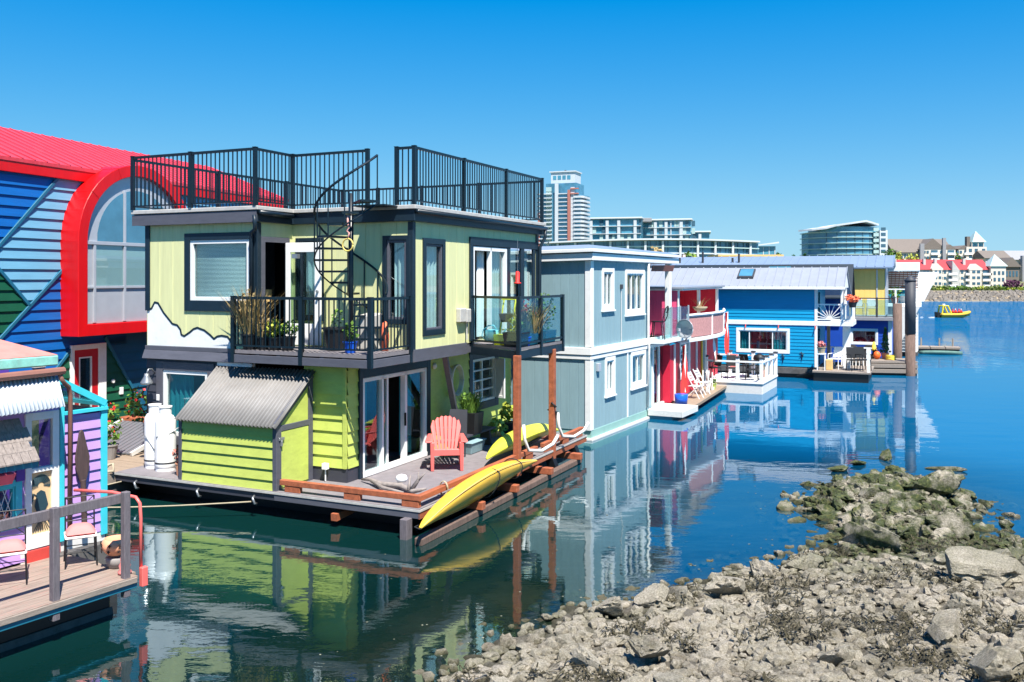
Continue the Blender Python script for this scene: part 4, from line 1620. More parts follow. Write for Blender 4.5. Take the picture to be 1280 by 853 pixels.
# front balcony plants and objects
ZB = 3.33
g = 'pots on the front balcony'
pot(-4.95, 1.05, ZB, 'black pot with tall dry reddish stems at the left end of the front balcony', r=.2, h=.34, fm='leaf_dry', fol='blade', fh=1.05, fr_=.22, n=240, ls=.05, group=g)
pot(-4.62, 1.1, ZB, 'black pot with pale dry flower heads beside the tall reddish stems', r=.16, h=.28, fm='leaf_dry', fol='blade', fh=.5, fr_=.2, n=110, ls=.05, group=g)
pot(-4.3, 1.12, ZB, 'black pot of yellow-green herbs in the doorway of the front balcony', r=.17, h=.28, fm='leaf_yel', fh=.4, fr_=.24, n=130, ls=.06, group=g)
pot(-3.98, 1.15, ZB, 'black pot of bushy green herbs below the open white door', r=.17, h=.3, fm='leaf', fh=.36, fr_=.22, n=130, ls=.06, group=g)
pot(-3.02, 1.6, ZB, 'large black tub with a sparse plant by the spiral stair', r=.3, h=.5, fol='leaf', fh=.5, fr_=.14, n=22, ls=.07, group=g)
pot(-2.35, 1.15, ZB, 'bright blue pot with a small plant below the spiral stair', r=.15, h=.24, pm='pot_blue', fh=.4, fr_=.16, n=70, ls=.06, group=g)
o = MB().hexa([(-.22, -.2, 0), (.22, -.2, 0), (.22, .2, 0), (-.22, .2, 0), (-.2, -.18, .75), (.2, -.18, .75), (.2, .18, .8), (-.2, .18, .8)]).build('utility_box', M['roof_trim'], bevel=.02)
o.location = GF.w(-2.55, 2.2, ZB)
o.rotation_euler = (0, 0, -GF.th)
tag(o, 'grey lidded utility box against the wall behind the spiral stair', 'box')
o = MB().lathe([(.0, 0), (.07, .0), (.09, .3), (.06, .6), (.0, .64)], n=10).build('orange_bag', M['flower_org'], smooth=True)
o.location = GF.w(-2.0, 1.95, ZB)
tag(o, 'slim orange bag standing against the balcony wall', 'bag')
t = GF.thing('trapeze_ring', 'yellow gymnastic ring hanging on a pink rope from the spiral stair', 'ring', (-2.38, 1.1, 5.6))
MB().tube([(.13 * math.cos(k * .2856), .0, .13 * math.sin(k * .2856)) for k in range(23)], .017, 8).build('ring', M['ring_yellow'], t, smooth=True)
MB().tube([(0, 0, .13), (.03, .01, .25), (-.03, 0, .3), (.03, 0, .36), (0, 0, .45), (0, .0, .62)], .02, 6).build('rope', M['rope_pink'], t, smooth=True)
# side balcony things
ZG = 3.275
g = 'planters on the glass balcony'
pot(-.25, 4.95, ZG, 'black trough with low yellow-green plants at the near corner of the glass balcony', r=(.26, .22), h=.34, fm='leaf_yel', fh=.34, fr_=.24, n=90, ls=.06, square=True, group=g)
pot(-.22, 5.6, ZG, 'teal trough with tall dry grasses and red blossoms on the glass balcony', r=(.18, .32), h=.3, pm='planter_teal', fm='leaf_dry', fol='blade', fh=.75, fr_=.24, n=190, ls=.05, square=True, group=g, flower='flower_red')
pot(-.22, 6.65, ZG, 'teal trough with a leafy green bush at the far end of the glass balcony', r=(.18, .36), h=.3, pm='planter_teal', fm='leaf', fh=.95, fr_=.26, n=260, ls=.055, square=True, group=g)
pot(-.12, 5.2, ZG, 'bright blue bowl pot low behind the balcony glass', r=.14, h=.22, pm='pot_blue', fh=.15, fr_=.12, n=30, ls=.05, group=g)
t = GF.thing('watering_can', 'pale aqua watering can on the side balcony floor', 'watering can', (-1.05, 5.25, ZG + .06), R(20))
MB().lathe([(.0, .0), (.17, .0), (.165, .28), (.15, .3), (.13, .3), (.13, .05), (.0, .05)], n=18).build('body', M['aqua'], t, smooth=True)
MB().tube([(-.17, 0, .06), (-.24, 0, .16), (-.2, 0, .3), (-.08, 0, .4), (.05, 0, .41), (.13, 0, .3)], .016, 6).build('handle', M['aqua'], t, smooth=True)
MB().tube([(.15, 0, .08), (.28, 0, .2), (.36, 0, .33)], [.035, .022, .018], 8).build('spout', M['planter_teal'], t, smooth=True)
t = GF.thing('plant_stand', 'bright yellow metal plant stand with a hanging pot behind the glass', 'plant stand', (-.75, 5.6, ZG))
m = MB()
for x in (-.2, .2):
    m.tube([(x, -.15, 0), (x * .8, 0, .9), (x * .8, .1, 1.15)], .02, 6)
for z in (.35, .7, 1.1):
    m.tube([(-.18, -.02, z), (.18, -.02, z)], .018, 6)
m.build('frame', M['lemon'], t)
m = MB()
m.lathe([(.0, .55), (.13, .55), (.18, .75), (.16, .76)], (0, -.16, 0), 14)
m.build('pot', M['pot_black'], t)
o = MB().hexa([(-.18, -.12, 0), (.18, -.12, 0), (.18, .12, 0), (-.18, .12, 0), (-.2, -.14, .26), (.2, -.14, .26), (.2, .14, .26), (-.2, .14, .26)]).build('bucket', M['lemon'], bevel=.01)
o.location = GF.w(-.72, 5.2, ZG)
o.rotation_euler = (0, 0, -GF.th)
tag(o, 'square yellow bin on the balcony beside the black trough', 'bin')
t = GF.thing('hummingbird_feeder', 'red hanging bird feeder in front of the upper sliding window', 'bird feeder', (XR + .16, 7.75, 4.75))
MB().lathe([(.0, 0), (.1, .0), (.1, .03), (.05, .05), (.06, .3), (.03, .34), (.0, .34)], n=12).build('bottle', M['flower_red'], t, smooth=True)
MB().tube([(0, 0, .34), (0, 0, 1.2)], .006, 5).build('wire', M['steel'], t)
# mooring lines from the float
for a, b, lab in (((-7.6, -.08, .38), (-9.6, -3.4, .25), 'upper white mooring line running from the float to the dock'), ((-3.9, -.12, .32), (-9.3, -3.2, .45), 'long white mooring line slung low in front of the shed')):
    A, B_ = Vector(GF.w(*a)), Vector(GF.w(*b))
    m = MB()
    m.tube([A.lerp(B_, k / 12) - Vector((0, 0, .12 * math.sin(math.pi * k / 12))) for k in range(13)], .016, 6)
    tag(m.build('mooring_line', M['rope'], smooth=True), lab, 'rope', 'mooring lines')
pot(-6.3, .35, ZD, 'small terracotta pot with dry pinkish leaves squeezed beside the shed', r=.1, h=.28, pm='terracotta', fm='brick_pink', fh=.35, fr_=.16, n=50, ls=.09)

# ------------------------------------------------------------------ dock behind the tanks
t = GF.thing('dock', 'weathered tan plank dock with a grey concrete edge left of the houseboat', 'dock', (0, 0, 0))
m = MB()
y = -2.6
while y < 10:
    m.box(-13.5, -7.9, y, y + .235, .46, .52 + .006 * random.random())
    y += .245
m.build('planks', M['dock_wood'], t)
MB().box(-13.4, -7.95, -2.55, 10, -.4, .458).build('float', M['hull_conc'], t)
MB().box(-7.93, -7.885, -2.6, .1, .3, .53).build('edge_board', M['old_wood'], t)
t = GF.thing('gangway', 'grey slatted ramp rising from the dock to the blue house', 'gangway', (-11.0, 2.2, .53))
m = MB()
for k in range(12):
    m.hexa([(-.1 + k * .16, -.6, .02), (.03 + k * .16, -.6, .02), (.03 + k * .16, .9, .5), (-.1 + k * .16, .9, .5), (-.1 + k * .16, -.6, .05), (.03 + k * .16, -.6, .05), (.03 + k * .16, .9, .53), (-.1 + k * .16, .9, .53)])
m.build('slats', M['steel'], t)
m = MB()
m.beam((-.15, -.65, .04), (-.15, .95, .52), .06, .1)
m.beam((1.9, -.65, .04), (1.9, .95, .52), .06, .1)
m.build('side_rail', M['white_old'], t)
m = MB()
m.tube([GF.w(-8.05, -.2, .58), GF.w(-7.98, -.1, .72), GF.w(-7.9, -.05, .74), GF.w(-7.82, -.1, .6), GF.w(-8.1, -.3, .56)], .035, 6)
tag(m.build('mooring_knot', M['rope'], smooth=True), 'white rope knotted on a cleat at the dock edge', 'rope')
for x, y, z, fl, lab in ((-9.32, 1.1, .53, 'flower_red', 'pot of red and white flowers by the red-framed door'), (-11.0, 3.5, .55, 'flower_red', 'tall red flowers behind the propane tanks')):
    p_ = pot(x, y, z, lab, r=.2, h=.35, pm='pot_grey', fm='leaf', fh=1.0, fr_=.32, n=130, ls=.09, flower=fl, group='flowers on the dock')
m = MB()
m.box(0, 2.4, 0, .35, 0, .3)
o = m.build('planter_box', M['rust_wood'], bevel=.01)
o.location = GF.w(-12.9, 4.6, .53)
o.rotation_euler = (0, 0, -GF.th)
tag(o, 'long rusty wooden box lying at the foot of the green siding', 'planter')
# ------------------------------------------------------------------ clipping for patchwork siding
def clip(poly, z, keep_above):
    out = []
    n = len(poly)
    for i in range(n):
        a, b = poly[i], poly[(i + 1) % n]
        ia, ib = (a[1] >= z) == keep_above or a[1] == z, (b[1] >= z) == keep_above or b[1] == z
        if ia:
            out.append(a)
        if ia != ib and abs(b[1] - a[1]) > 1e-9:
            t = (z - a[1]) / (b[1] - a[1])
            out.append((a[0] + (b[0] - a[0]) * t, z))
    return out


def lap_poly(m, w, poly, lap, dep, z00=0.):
    z = z00 + math.floor((min(p[1] for p in poly) - z00) / lap) * lap
    zt = max(p[1] for p in poly)
    while z < zt:
        q = clip(clip(poly, z, True), z + lap, False)
        if len(q) >= 3:
            m.add([w.p(a, dep * (1 - (b - z) / lap), b) for a, b in q], [tuple(range(len(q)))])
            lo = sorted([a for a, b in q if abs(b - z) < 1e-6])
            if len(lo) >= 2:
                m.add([w.p(lo[0], dep, z), w.p(lo[-1], dep, z), w.p(lo[-1], 0, z), w.p(lo[0], 0, z)], [(0, 1, 2, 3)])
        z += lap


# ------------------------------------------------------------------ big blue and red house at the left
LF = Frame(-12.6, 27.1, .3607)
lh = LF.thing('floating_house', 'large patchwork blue and green house with red metal roof and red arched bay', 'house')
LW_ = WB((0, -8), (0, 9))
def Y(p):
    return [(a + 8, b) for a, b in p]
for nm, mt_, polys in (
    ('siding', 'blue_mid', [[(-8, .6), (-.9, 8.), (-8, 8.)], [(-8, .4), (-3, .4), (-.65, 2.85), (-2.07, 4.13), (-8, -1.2)], [(-.65, 2.85), (1.5, 2.85), (1.5, 7.36), (-2.07, 4.13)]]),
    ('siding', 'blue_light', [[(-3.34, 5.44), (-2.07, 4.13), (1.5, 7.36), (1.5, 8), (-.9, 8)], [(1.5, 3.4), (9, 3.4), (9, 8), (1.5, 8)]]),
    ('siding', 'forest', [[(-8, -1.2), (-2.07, 4.13), (-3.34, 5.44), (-8, .6)], [(-3, .5), (-.65, .5), (-.65, 2.85)], [(.62, .3), (2.5, .3), (.62, 3.1)]]),
    ('siding', 'teal_deep', [[(2.5, .3), (9, .3), (9, 3.4), (1.5, 3.4), (.62, 3.4), (.62, 3.1)]])):
    for p in polys:
        m = MB()
        lap_poly(m, LW_, Y(p), .285, .045, .02)
        m.build(nm, M[mt_], lh, norm=False)
m = MB()
wb_ = MB()
bx(wb_, LW_, 0, 17, -.06, -.02, .3, 8)
wb_.build('wall', M['blue_deep'], lh)
for a, b in (((-8, .6), (-.9, 8)), ((-3.34, 5.44), (-2.07, 4.13)), ((-8, -1.2), (1.5, 7.36)), ((-3, .5), (-.65, 2.85)), ((.62, 3.1), (2.5, .3))):
    MB().beam(LW_.p(a[0] + 8, .03, a[1]), LW_.p(b[0] + 8, .03, b[1]), .09, .09).build('diagonal_trim', M['trim_teal'], lh, bevel=.006)
# red framed door
m = MB()
bx(m, LW_, 7.3, 7.42, .0, .1, .6, 2.95)
bx(m, LW_, 8.32, 8.62, .0, .1, .6, 2.95)
bx(m, LW_, 7.42, 8.32, .0, .1, 2.8, 2.95)
dc = m.build('door_casing', M['white_paint'], lh, bevel=.008)
m = MB()
for a, b, c, e in ((7.42, 7.6, .6, 2.8), (8.08, 8.32, .6, 2.8), (7.6, 8.08, 2.58, 2.8), (7.6, 8.08, .6, .85)):
    bx(m, LW_, a, b, .0, .07, c, e)
dd = m.build('door', M['red_door'], lh, bevel=.006)
m = MB()
bx(m, LW_, 7.6, 8.08, .04, .046, .85, 2.58)
m.build('pane', GL, dd)
m = MB()
for a, b, c, e in ((7.6, 7.64, .85, 2.58), (8.04, 8.08, .85, 2.58), (7.64, 8.04, 2.54, 2.58)):
    bx(m, LW_, a, b, .03, .075, c, e)
m.build('glazing_bead', M['white_paint'], dd)
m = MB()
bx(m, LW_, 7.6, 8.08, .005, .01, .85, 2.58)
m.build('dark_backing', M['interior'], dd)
MB().tube([LW_.p(8.9, .05, 1.75), LW_.p(8.9, .1, 1.75)], .06, 8).build('vent', M['white_paint'], lh)
m = MB()
bx(m, LW_, 9.2, 9.34, .0, .07, 1.3, 1.52)
m.build('switch_box', M['white_paint'], lh, bevel=.008)
m = MB()
bx(m, LW_, 6.0, 6.35, .0, .16, 2.42, 2.6)
m.build('vent_hood', M['roof_trim'], lh)
# arched bay
CY, CZ, RO, RI = 1.4, 5.95, 2.42, 2.08


def arch(r, zb, n=24):
    return [(CY - r, zb)] + [(CY - r * math.cos(math.pi * k / n), CZ + r * math.sin(math.pi * k / n)) for k in range(n + 1)] + [(CY + r, zb)]


o_, i_ = arch(RO, 3.23), arch(RI, 3.57)
m = MB()
for p in ((-.9, .69),):
    xo, xi = .69, -.5
    n = len(o_)
    vs = [(xo, a, b) for a, b in o_] + [(xo, a, b) for a, b in i_] + [(xi, a, b) for a, b in o_] + [(.5, a, b) for a, b in i_]
    fs = []
    for k in range(n):
        j = (k + 1) % n
        fs += [(k, j, n + j, n + k), (k, j, 2 * n + j, 2 * n + k), (n + k, n + j, 3 * n + j, 3 * n + k)]
    m.add(vs, fs)
bay = m.build('arched_bay', M['red_metal'], lh, bevel=.012)
m = MB()
m.prism([(.55, a, b) for a, b in arch(RI - .002, 3.58)], (-.05, 0, 0))
m.build('panel', M['silver'], bay)
for (a, b, c, e) in ((CY - 1.66, CY - .6, 4.68, 5.93), (CY - .5, CY + .5, 4.68, 5.93), (CY + .6, CY + 1.66, 4.68, 5.93)):
    MB().box(.552, .562, a, b, c, e).build('pane', M['win_dark'] if a > 5 else GL, bay)
    MB().box(.551, .5515, a, b, c, e).build('blind', M['blind_white'], bay)
n = 12
for s0_, s1_ in ((-1.6, -.6), (-.5, .5), (.6, 1.6)):
    pts = [(.56, CY + s0_, CZ + .04)] + [(.56, CY + s0_ + (s1_ - s0_) * k / n, CZ + .04 + math.sqrt(max(.01, 1.62 ** 2 - (s0_ + (s1_ - s0_) * k / n) ** 2)) - .02) for k in range(n + 1)] + [(.56, CY + s1_, CZ + .04)]
    m = MB()
    m.prism(pts, (.008, 0, 0))
    m.build('pane', M['tower_glass2'], bay)
m = MB()
for q in (-1.72, -.55, .55, 1.66):
    m.box(.55, .6, CY + q - .045, CY + q + .045, 3.6, 7.55 if abs(q) < 1 else 5.9)
m.box(.55, .61, CY - 2.05, CY + 2.05, 5.88, 5.98)
m.box(.55, .595, CY - 2.05, CY + 2.05, 4.6, 4.67)
m.build('mullions', M['silver'], bay, bevel=.006)
m = MB()
for k in (5, 9):
    a = math.pi * k / 24
    m.tube([(.695, CY - RO * math.cos(a), CZ + RO * math.sin(a)), (.695, CY - RI * math.cos(a), CZ + RI * math.sin(a))], .006, 4)
    m.tube([(.69, CY - (RO + .003) * math.cos(a), CZ + (RO + .003) * math.sin(a)), (.0, CY - (RO + .003) * math.cos(a), CZ + (RO + .003) * math.sin(a))], .006, 4)
m.build('seam', M['red_door'], bay)
# roof
m = MB()
m.hexa([(.16, -8.5, 8.1), (.16, 10, 7.95), (-3.6, 10, 9.4), (-3.6, -8.5, 9.62), (.16, -8.5, 8.2), (.16, 10, 8.05), (-3.6, 10, 9.5), (-3.6, -8.5, 9.72)])
rf = m.build('roof', M['red_roof'], lh)
m = MB()
for k in range(46):
    y = -8.4 + k * .4
    t = (y + 8.5) / 18.5
    m.beam((.17, y, 8.215 - .15 * t), (-3.6, y, 9.735 - .22 * t), .03, .02)
m.build('standing_seams', M['red_roof'], rf)
m = MB()
m.hexa([(.07, -8.5, 7.8), (.14, -8.5, 7.8), (.14, 10, 7.66), (.07, 10, 7.66), (.07, -8.5, 8.12), (.14, -8.5, 8.12), (.14, 10, 7.97), (.07, 10, 7.97)])
m.build('fascia', M['red_metal'], lh, bevel=.01)
m = MB()
wall(m, WB((0, 9), (-6, 9)), .3, 7.9)
wall(m, WB((-6, 9), (-6, -8)), .3, 9.3)
wall(m, WB((-6, -8), (0, -8)), .3, 7.9)
m.build('wall', M['silver'], lh, norm=False)
MB().box(-6, .25, -8, 9, -.4, .3).build('float', M['hull_conc'], lh)

# ------------------------------------------------------------------ little purple houseboat, bottom left
PF = Frame(-5.498, 13.14, math.atan(710 / 1140))
ph = PF.thing('houseboat', 'small purple and turquoise houseboat with corrugated awning and pink roof', 'houseboat')
XW = -1.95
pw = WB((XW, -4), (XW, .93))
MB().box(-5.5, -.42, -5, -.02, -.5, .38).build('hull', M['hull_black'], ph, bevel=.03)
MB().box(-5.5, XW + .2, -.02, 1.0, -.5, .62).build('hull', M['hull_conc'], ph)
MB().hexa([(-.41, -5, -.05), (-.36, -5, -.05), (-.36, -.02, -.05), (-.41, -.02, -.05), (-.41, -5, .1), (-.39, -5, .1), (-.39, -.02, .1), (-.41, -.02, .1)]).build('rub_strake', M['hull_conc'], ph)
m = MB()
for k in range(11):
    m.box(XW + .02 + k * .178, XW + .19 + k * .178, -5, .16 + .04 * random.random() - (.08 if k > 9 else 0), .545, .585 + .008 * random.random())
m.build('deck', mat('worn_planks', '#8d7e72', .85, .3, 5, dirt=.7, dirtcol=(.5, .16, .13), stretch=(5, .35, 1), bump=.3), ph)
m = MB()
m.box(-.06, .02, -5, .1, .42, .54)
m.build('deck_rim', M['planter_teal'], ph, bevel=.008)
m = MB()
m.box(.022, .05, -5, .08, .5, .58)
m.build('edge_board', M['old_wood'], ph, bevel=.006)
# railing of grey boards
m = MB()
m.box(-.15, -.09, -5, .02, 1.66, 1.8)
rl = m.build('deck_railing', M['grey_post'], ph, bevel=.008)
for y in (-.05, -1.12, -2.25):
    MB().box(-.088, .01, y - .05, y + .05, .32, 1.83).build('post', M['grey_post'], rl, bevel=.008)
# walls
m = MB()
wall(m, pw, .62, 3.4, [(3.56, 4.12, .8, 2.85), (3.14, 3.42, 1.25, 1.78), (4.12, 9, .0, 9)], lap=.17, dep=.028)
m.build('wall', M['purple'], ph, norm=False)
m = MB()
wall(m, WB((XW, .17), (XW, .84)), .78, 2.72, lap=.17, dep=.03)
m.build('wall', M['purple'], ph, norm=False)
m = MB()
bx(m, pw, 4.82, 4.93, -.02, .05, .72, 2.86)
m.build('corner_board', M['teal_paint'], ph, bevel=.006)
m = MB()
bx(m, pw, 4.11, 4.18, -.02, .06, .78, 2.95)
m.build('corner_board', M['teal_paint'], ph, bevel=.006)
m = MB()
bx(m, pw, 3.5, 4.9, -.02, .02, .56, .77)
m.build('plinth', M['white_old'], ph)
m = MB()
bx(m, pw, 3.56, 4.12, .021, .05, .5, .76)
m.build('step_board', M['red_board'], ph, bevel=.008)
# door
m = MB()
bx(m, pw, 3.56, 3.66, -.03, .05, .78, 2.85)
bx(m, pw, 3.99, 4.1, -.03, .05, .78, 2.85)
bx(m, pw, 3.66, 3.99, -.03, .05, 2.73, 2.85)
bx(m, pw, 3.66, 3.99, -.03, .05, 1.93, 2.0)
bx(m, pw, 3.66, 3.99, -.03, .05, .78, .98)
dr = m.build('door', M['white_paint'], ph, bevel=.006)
m = MB()
bx(m, pw, 3.66, 3.99, -.012, -.006, 2.0, 2.73)
m.build('pane', GL, dr)
m = MB()
bx(m, pw, 3.66, 3.82, -.05, -.04, 2.0, 2.73)
m.build('curtain', M['tan'], dr)
m = MB()
bx(m, pw, 3.66, 3.99, -.02, -.002, .98, 1.93)
m.build('carved_panel', M['art_tan'], dr)
m = MB()
def AP(s, z):
    return pw.p(3.66 + s * .33, .004, .98 + z * .95)
for k in range(7):
    a = .35 + .16 * k
    m.tube([AP(.5 + .45 * math.cos(q) * (.35 + .11 * k), .78 + .16 * math.sin(q) * (.35 + .11 * k)) for q in [math.pi * (j / 10 - .1) for j in range(13)]], .006, 5)
for k in range(8):
    m.tube([AP(.55, .28), AP(.12 + .12 * k, .03)], .005, 5)
m.prism([AP(.2, .45), AP(.3, .66), AP(.5, .7), AP(.7, .66), AP(.85, .45), AP(.6, .3), AP(.35, .3)], (.004, 0, 0))
m.tube([AP(.1, .2), AP(.4, .34), AP(.75, .3), AP(.9, .15)], .012, 6)
m.tube([AP(.05, .5), AP(.15, .66), AP(.3, .62)], .012, 6)
m.build('carving', M['art_dark'], dr)
# dark room behind
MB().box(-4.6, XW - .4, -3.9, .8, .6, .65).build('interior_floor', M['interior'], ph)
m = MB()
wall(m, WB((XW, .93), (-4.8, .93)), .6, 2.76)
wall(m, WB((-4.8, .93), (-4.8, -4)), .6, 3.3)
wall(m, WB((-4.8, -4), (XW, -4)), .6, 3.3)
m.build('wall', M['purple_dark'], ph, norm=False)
# window with diamond bars, pink box, shingled hood
window(ph, pw, 3.14, 3.42, 1.25, 1.78, M['teal_paint'], M['teal_paint'], GL, trim=.1, mull=(), fw=.03)
m = MB()
for k in range(3):
    m.beam(pw.p(3.14 + k * .1, -.02, 1.25), pw.p(3.42 - (2 - k) * .1 + .1, -.02, 1.78), .008, .008)
    m.beam(pw.p(3.42 - k * .1, -.02, 1.25), pw.p(3.14 + (2 - k) * .1 - .1, -.02, 1.78), .008, .008)
m.build('diamond_lattice', M['white_paint'], ph)
m = MB()
m.hexa([pw.p(2.9, .02, 1.86), pw.p(3.3, .02, 1.86), pw.p(3.3, .16, 1.86), pw.p(2.9, .16, 1.86), pw.p(2.9, .02, 2.02), pw.p(3.33, .02, 2.02), pw.p(3.33, .22, 2.02), pw.p(2.9, .22, 2.02)])
for k in range(6):
    m.beam(pw.p(2.95 + k * .065, .1, 2.02), pw.p(2.94 + k * .07, .12, 2.2), .03, .03)
m.build('shelf_box', M['pink_box'], ph, bevel=.008)
m = MB()
bx(m, pw, 3.42, 3.55, .002, .05, 1.85, 2.3)
m.build('shutter', M['purple_dark'], ph)
m = MB()
for j in range(4):
    for k in range(9):
        s = 2.3 + k * .125 + (.06 if j % 2 else 0)
        if s > 3.44:
            continue
        o0, o1 = .12 + j * .1, .12 + (j + 1) * .1 + .04
        z1_, z0_ = 2.8 - j * .135, 2.8 - (j + 1) * .135 - .05
        m.hexa([pw.p(s, o1, z0_), pw.p(s + .117, o1, z0_), pw.p(s + .117, o0, z1_), pw.p(s, o0, z1_), pw.p(s, o1, z0_ + .02), pw.p(s + .117, o1, z0_ + .02 + .006 * random.random()), pw.p(s + .117, o0, z1_ + .015), pw.p(s, o0, z1_ + .015)])
m.build('shingle_hood', M['shingle'], ph)
m = MB()
m.beam(pw.p(2.3, .5, 2.17), pw.p(3.48, .5, 2.17), .03, .1)
m.build('hood_board', M['planter_teal'], ph)
# corrugated awning, gutter, roof
m = MB()
u0, u1 = Vector((-1.43, -2.6, 2.9)), Vector((-1.43, -.1, 2.96))
v_ = Vector((-.42, .12, .5))
corr(m, u0, u1 - u0, v_, Vector((.77, 0, .64)), 1, .062, .016)
m.build('awning', M['corr_white'], ph, smooth=True, norm=False, solid=.004)
m = MB()
m.tube([(-1.72, -4, 3.42), (-1.72, .06, 3.47)], .06, 8)
m.build('gutter', M['brown_metal'], ph)
m = MB()
m.tube([(-1.74, .0, 3.44), (-1.72, .02, 3.34), (-1.76, .1, 3.26), (-1.82, .2, 3.2), (-1.84, .24, 3.05), (-1.86, .24, .8)], .035, 8)
m.build('downspout', M['brown_metal'], ph, smooth=True)
m = MB()
m.hexa([(-1.72, -4, 3.56), (-1.72, -.02, 3.56), (-4.9, .0, 3.56), (-4.9, -4, 3.56), (-1.72, -4, 3.72), (-1.72, -.02, 3.72), (-4.9, .0, 3.72), (-4.9, -4, 3.72)])
m.build('roof_edge', M['teal_worn'], ph, bevel=.02)
m = MB()
m.add([(-1.73, -4, 3.722), (-1.73, -.03, 3.722), (-2.9, -.55, 4.02), (-2.9, -4, 4.04), (-4.9, -.02, 3.722), (-4.9, -4, 3.722)], [(0, 1, 2, 3), (1, 4, 2), (3, 2, 4, 5)])
m.build('roof', M['pink_roof'], ph)
# sloping greenhouse light at the end
m = MB()
m.beam((XW + .03, .1, 3.3), (XW + .03, .9, 2.86), .06, .1)
m.beam((-3.4, .1, 3.3), (-3.4, .9, 2.86), .06, .1)
m.beam((XW + .03, .9, 2.84), (-3.4, .9, 2.84), .06, .06)
m.beam((XW + .03, .17, 2.78), (XW + .03, .92, 2.78), .1, .05)
m.build('skylight_frame', M['teal_paint'], ph)
m = MB()
m.hexa([(XW, .12, 3.28), (XW, .88, 2.86), (-3.4, .88, 2.86), (-3.4, .12, 3.28), (XW, .12, 3.29), (XW, .88, 2.87), (-3.4, .88, 2.87), (-3.4, .12, 3.29)])
m.build('skylight_pane', GL, ph)
m = MB()
m.prism([(XW - .005, .18, 2.82), (XW - .005, .85, 2.82), (XW - .005, .18, 3.22)], (.004, 0, 0))
m.build('side_pane', GL, ph)
# paddles leaning on the purple wall
m = MB()
def PD(y, z):
    return (XW + .1, y, z)
m.prism([(XW + .07, .40, 2.45), (XW + .07, .44, 2.5), (XW + .07, .48, 2.45), (XW + .09, .57, 2.05), (XW + .1, .55, 1.85), (XW + .1, .5, 1.66), (XW + .1, .4, 1.66), (XW + .1, .34, 1.85), (XW + .09, .32, 2.05)], (.03, 0, 0))
m.tube([(XW + .12, .45, 1.7), (XW + .16, .45, .9)], .045, 8)
o = m.build('paddle', M['paddle'], bevel=.008)
o.location = (PF.x, PF.y, 0)
o.rotation_euler = (0, 0, -PF.th)
tag(o, 'dark wooden paddle hung blade up on the purple clapboards', 'paddle')


def iron_chair(x, y, rz, lab, cush):
    t = PF.thing('patio_chair', lab, 'chair', (x, y, .6), rz, 'patio chairs on the purple houseboat deck')
    MB().box(-.22, .22, -.22, .22, .42, .455).build('seat', M['white_paint'], t, bevel=.015)
    for a in (-.2, .2):
        for b in (-.2, .2):
            MB().tube([(a, b, .42), (a * 1.08, b * 1.08, 0)], .011, 6).build('leg', M['black_plastic'], t)
    m = MB()
    for a in (-.2, .2):
        m.tube([(a, .2, .45), (a, .26, .95)], .011, 6)
    for z in (.6, .78, .95):
        m.tube([(-.2, .2 + (z - .45) * .12, z), (.2, .2 + (z - .45) * .12, z)], .009, 6)
    m.tube([(-.2, .22, .6), (.2, .25, .95)], .007, 6)
    m.tube([(.2, .22, .6), (-.2, .25, .95)], .007, 6)
    m.build('backrest', M['black_plastic'], t)
    m = MB()
    for z in (.22,):
        m.tube([(-.21, -.21, z), (.21, -.21, z), (.21, .21, z), (-.21, .21, z), (-.21, -.21, z)], .008, 6)
    m.build('stretcher', M['black_plastic'], t)
    m = MB()
    rows = []
    for i in range(9):
        u = -1 + i / 4
        rows.append([(.2 * u * (1 + .04 * math.cos(3 * v)), .2 * v, .46 + .11 * (1 - u ** 4) * (1 - v ** 4) ** .7 + .02) for v in [-1 + j / 4 for j in range(9)]])
    m.grid(rows)
    rows2 = [[(p[0], p[1], .46) for p in r] for r in rows]
    m.grid(rows2)
    c = m.build('cushion', M['cushion'], smooth=True)
    c.location = t.location
    c.rotation_euler = t.rotation_euler
    tag(c, cush, 'cushion')
iron_chair(-1.2, .0, R(60), 'white-seated wire chair behind the grey railing post', 'plump pink cushion on the wire chair behind the railing')
iron_chair(-1.25, -1.05, R(60), 'white-seated wire chair at the left frame edge', 'pointed pale pink cushion on the chair at the left frame edge')
t = PF.thing('clay_pot', 'round terracotta pot cut with star and smile shapes', 'pot', (-.62, .2, .78))
MB().lathe([(.0, .0), (.12, .0), (.2, .09), (.21, .16), (.17, .24), (.15, .24), (.18, .15), (.0, .05)], n=20).build('bowl', M['terracotta'], t, smooth=True)
m = MB()
for k in range(7):
    a = R(-150 + k * 40)
    for z in (.08, .17):
        r_ = .213 if z > .1 else .205
        c = Vector((r_ * math.cos(a + z), r_ * math.sin(a + z), z))
        tdir = Vector((-math.sin(a + z), math.cos(a + z), 0))
        pts = []
        for q in range(10):
            rad = .03 if q % 2 == 0 else .012
            pts.append(c + tdir * rad * math.cos(q * .628) + Vector((0, 0, rad * math.sin(q * .628))))
        m.prism(pts, Vector((math.cos(a + z), math.sin(a + z), 0)) * .012)
m.build('cut_stars', M['interior'], t)
o = MB().lathe([(.0, 0), (.13, .0), (.17, .13), (.15, .15), (.0, .12)], n=16).build('plant_pot', M['pot_grey'], smooth=True)
o.location = PF.w(-.6, .2, .6)
tag(o, 'grey round pot under the star-cut terracotta pot', 'pot')
m = MB()
m.lathe([(.0, 0), (.09, .0), (.1, .03), (.07, .06), (.085, .12), (.06, .17), (.065, .22), (.05, .27), (.02, .38), (.0, .4)], n=14)
o = m.build('garden_gnome', M['cushion'], smooth=True)
o.location = PF.w(-.2, .05, .6)
tag(o, 'little faded pink garden gnome at the deck corner', 'gnome')
m = MB()
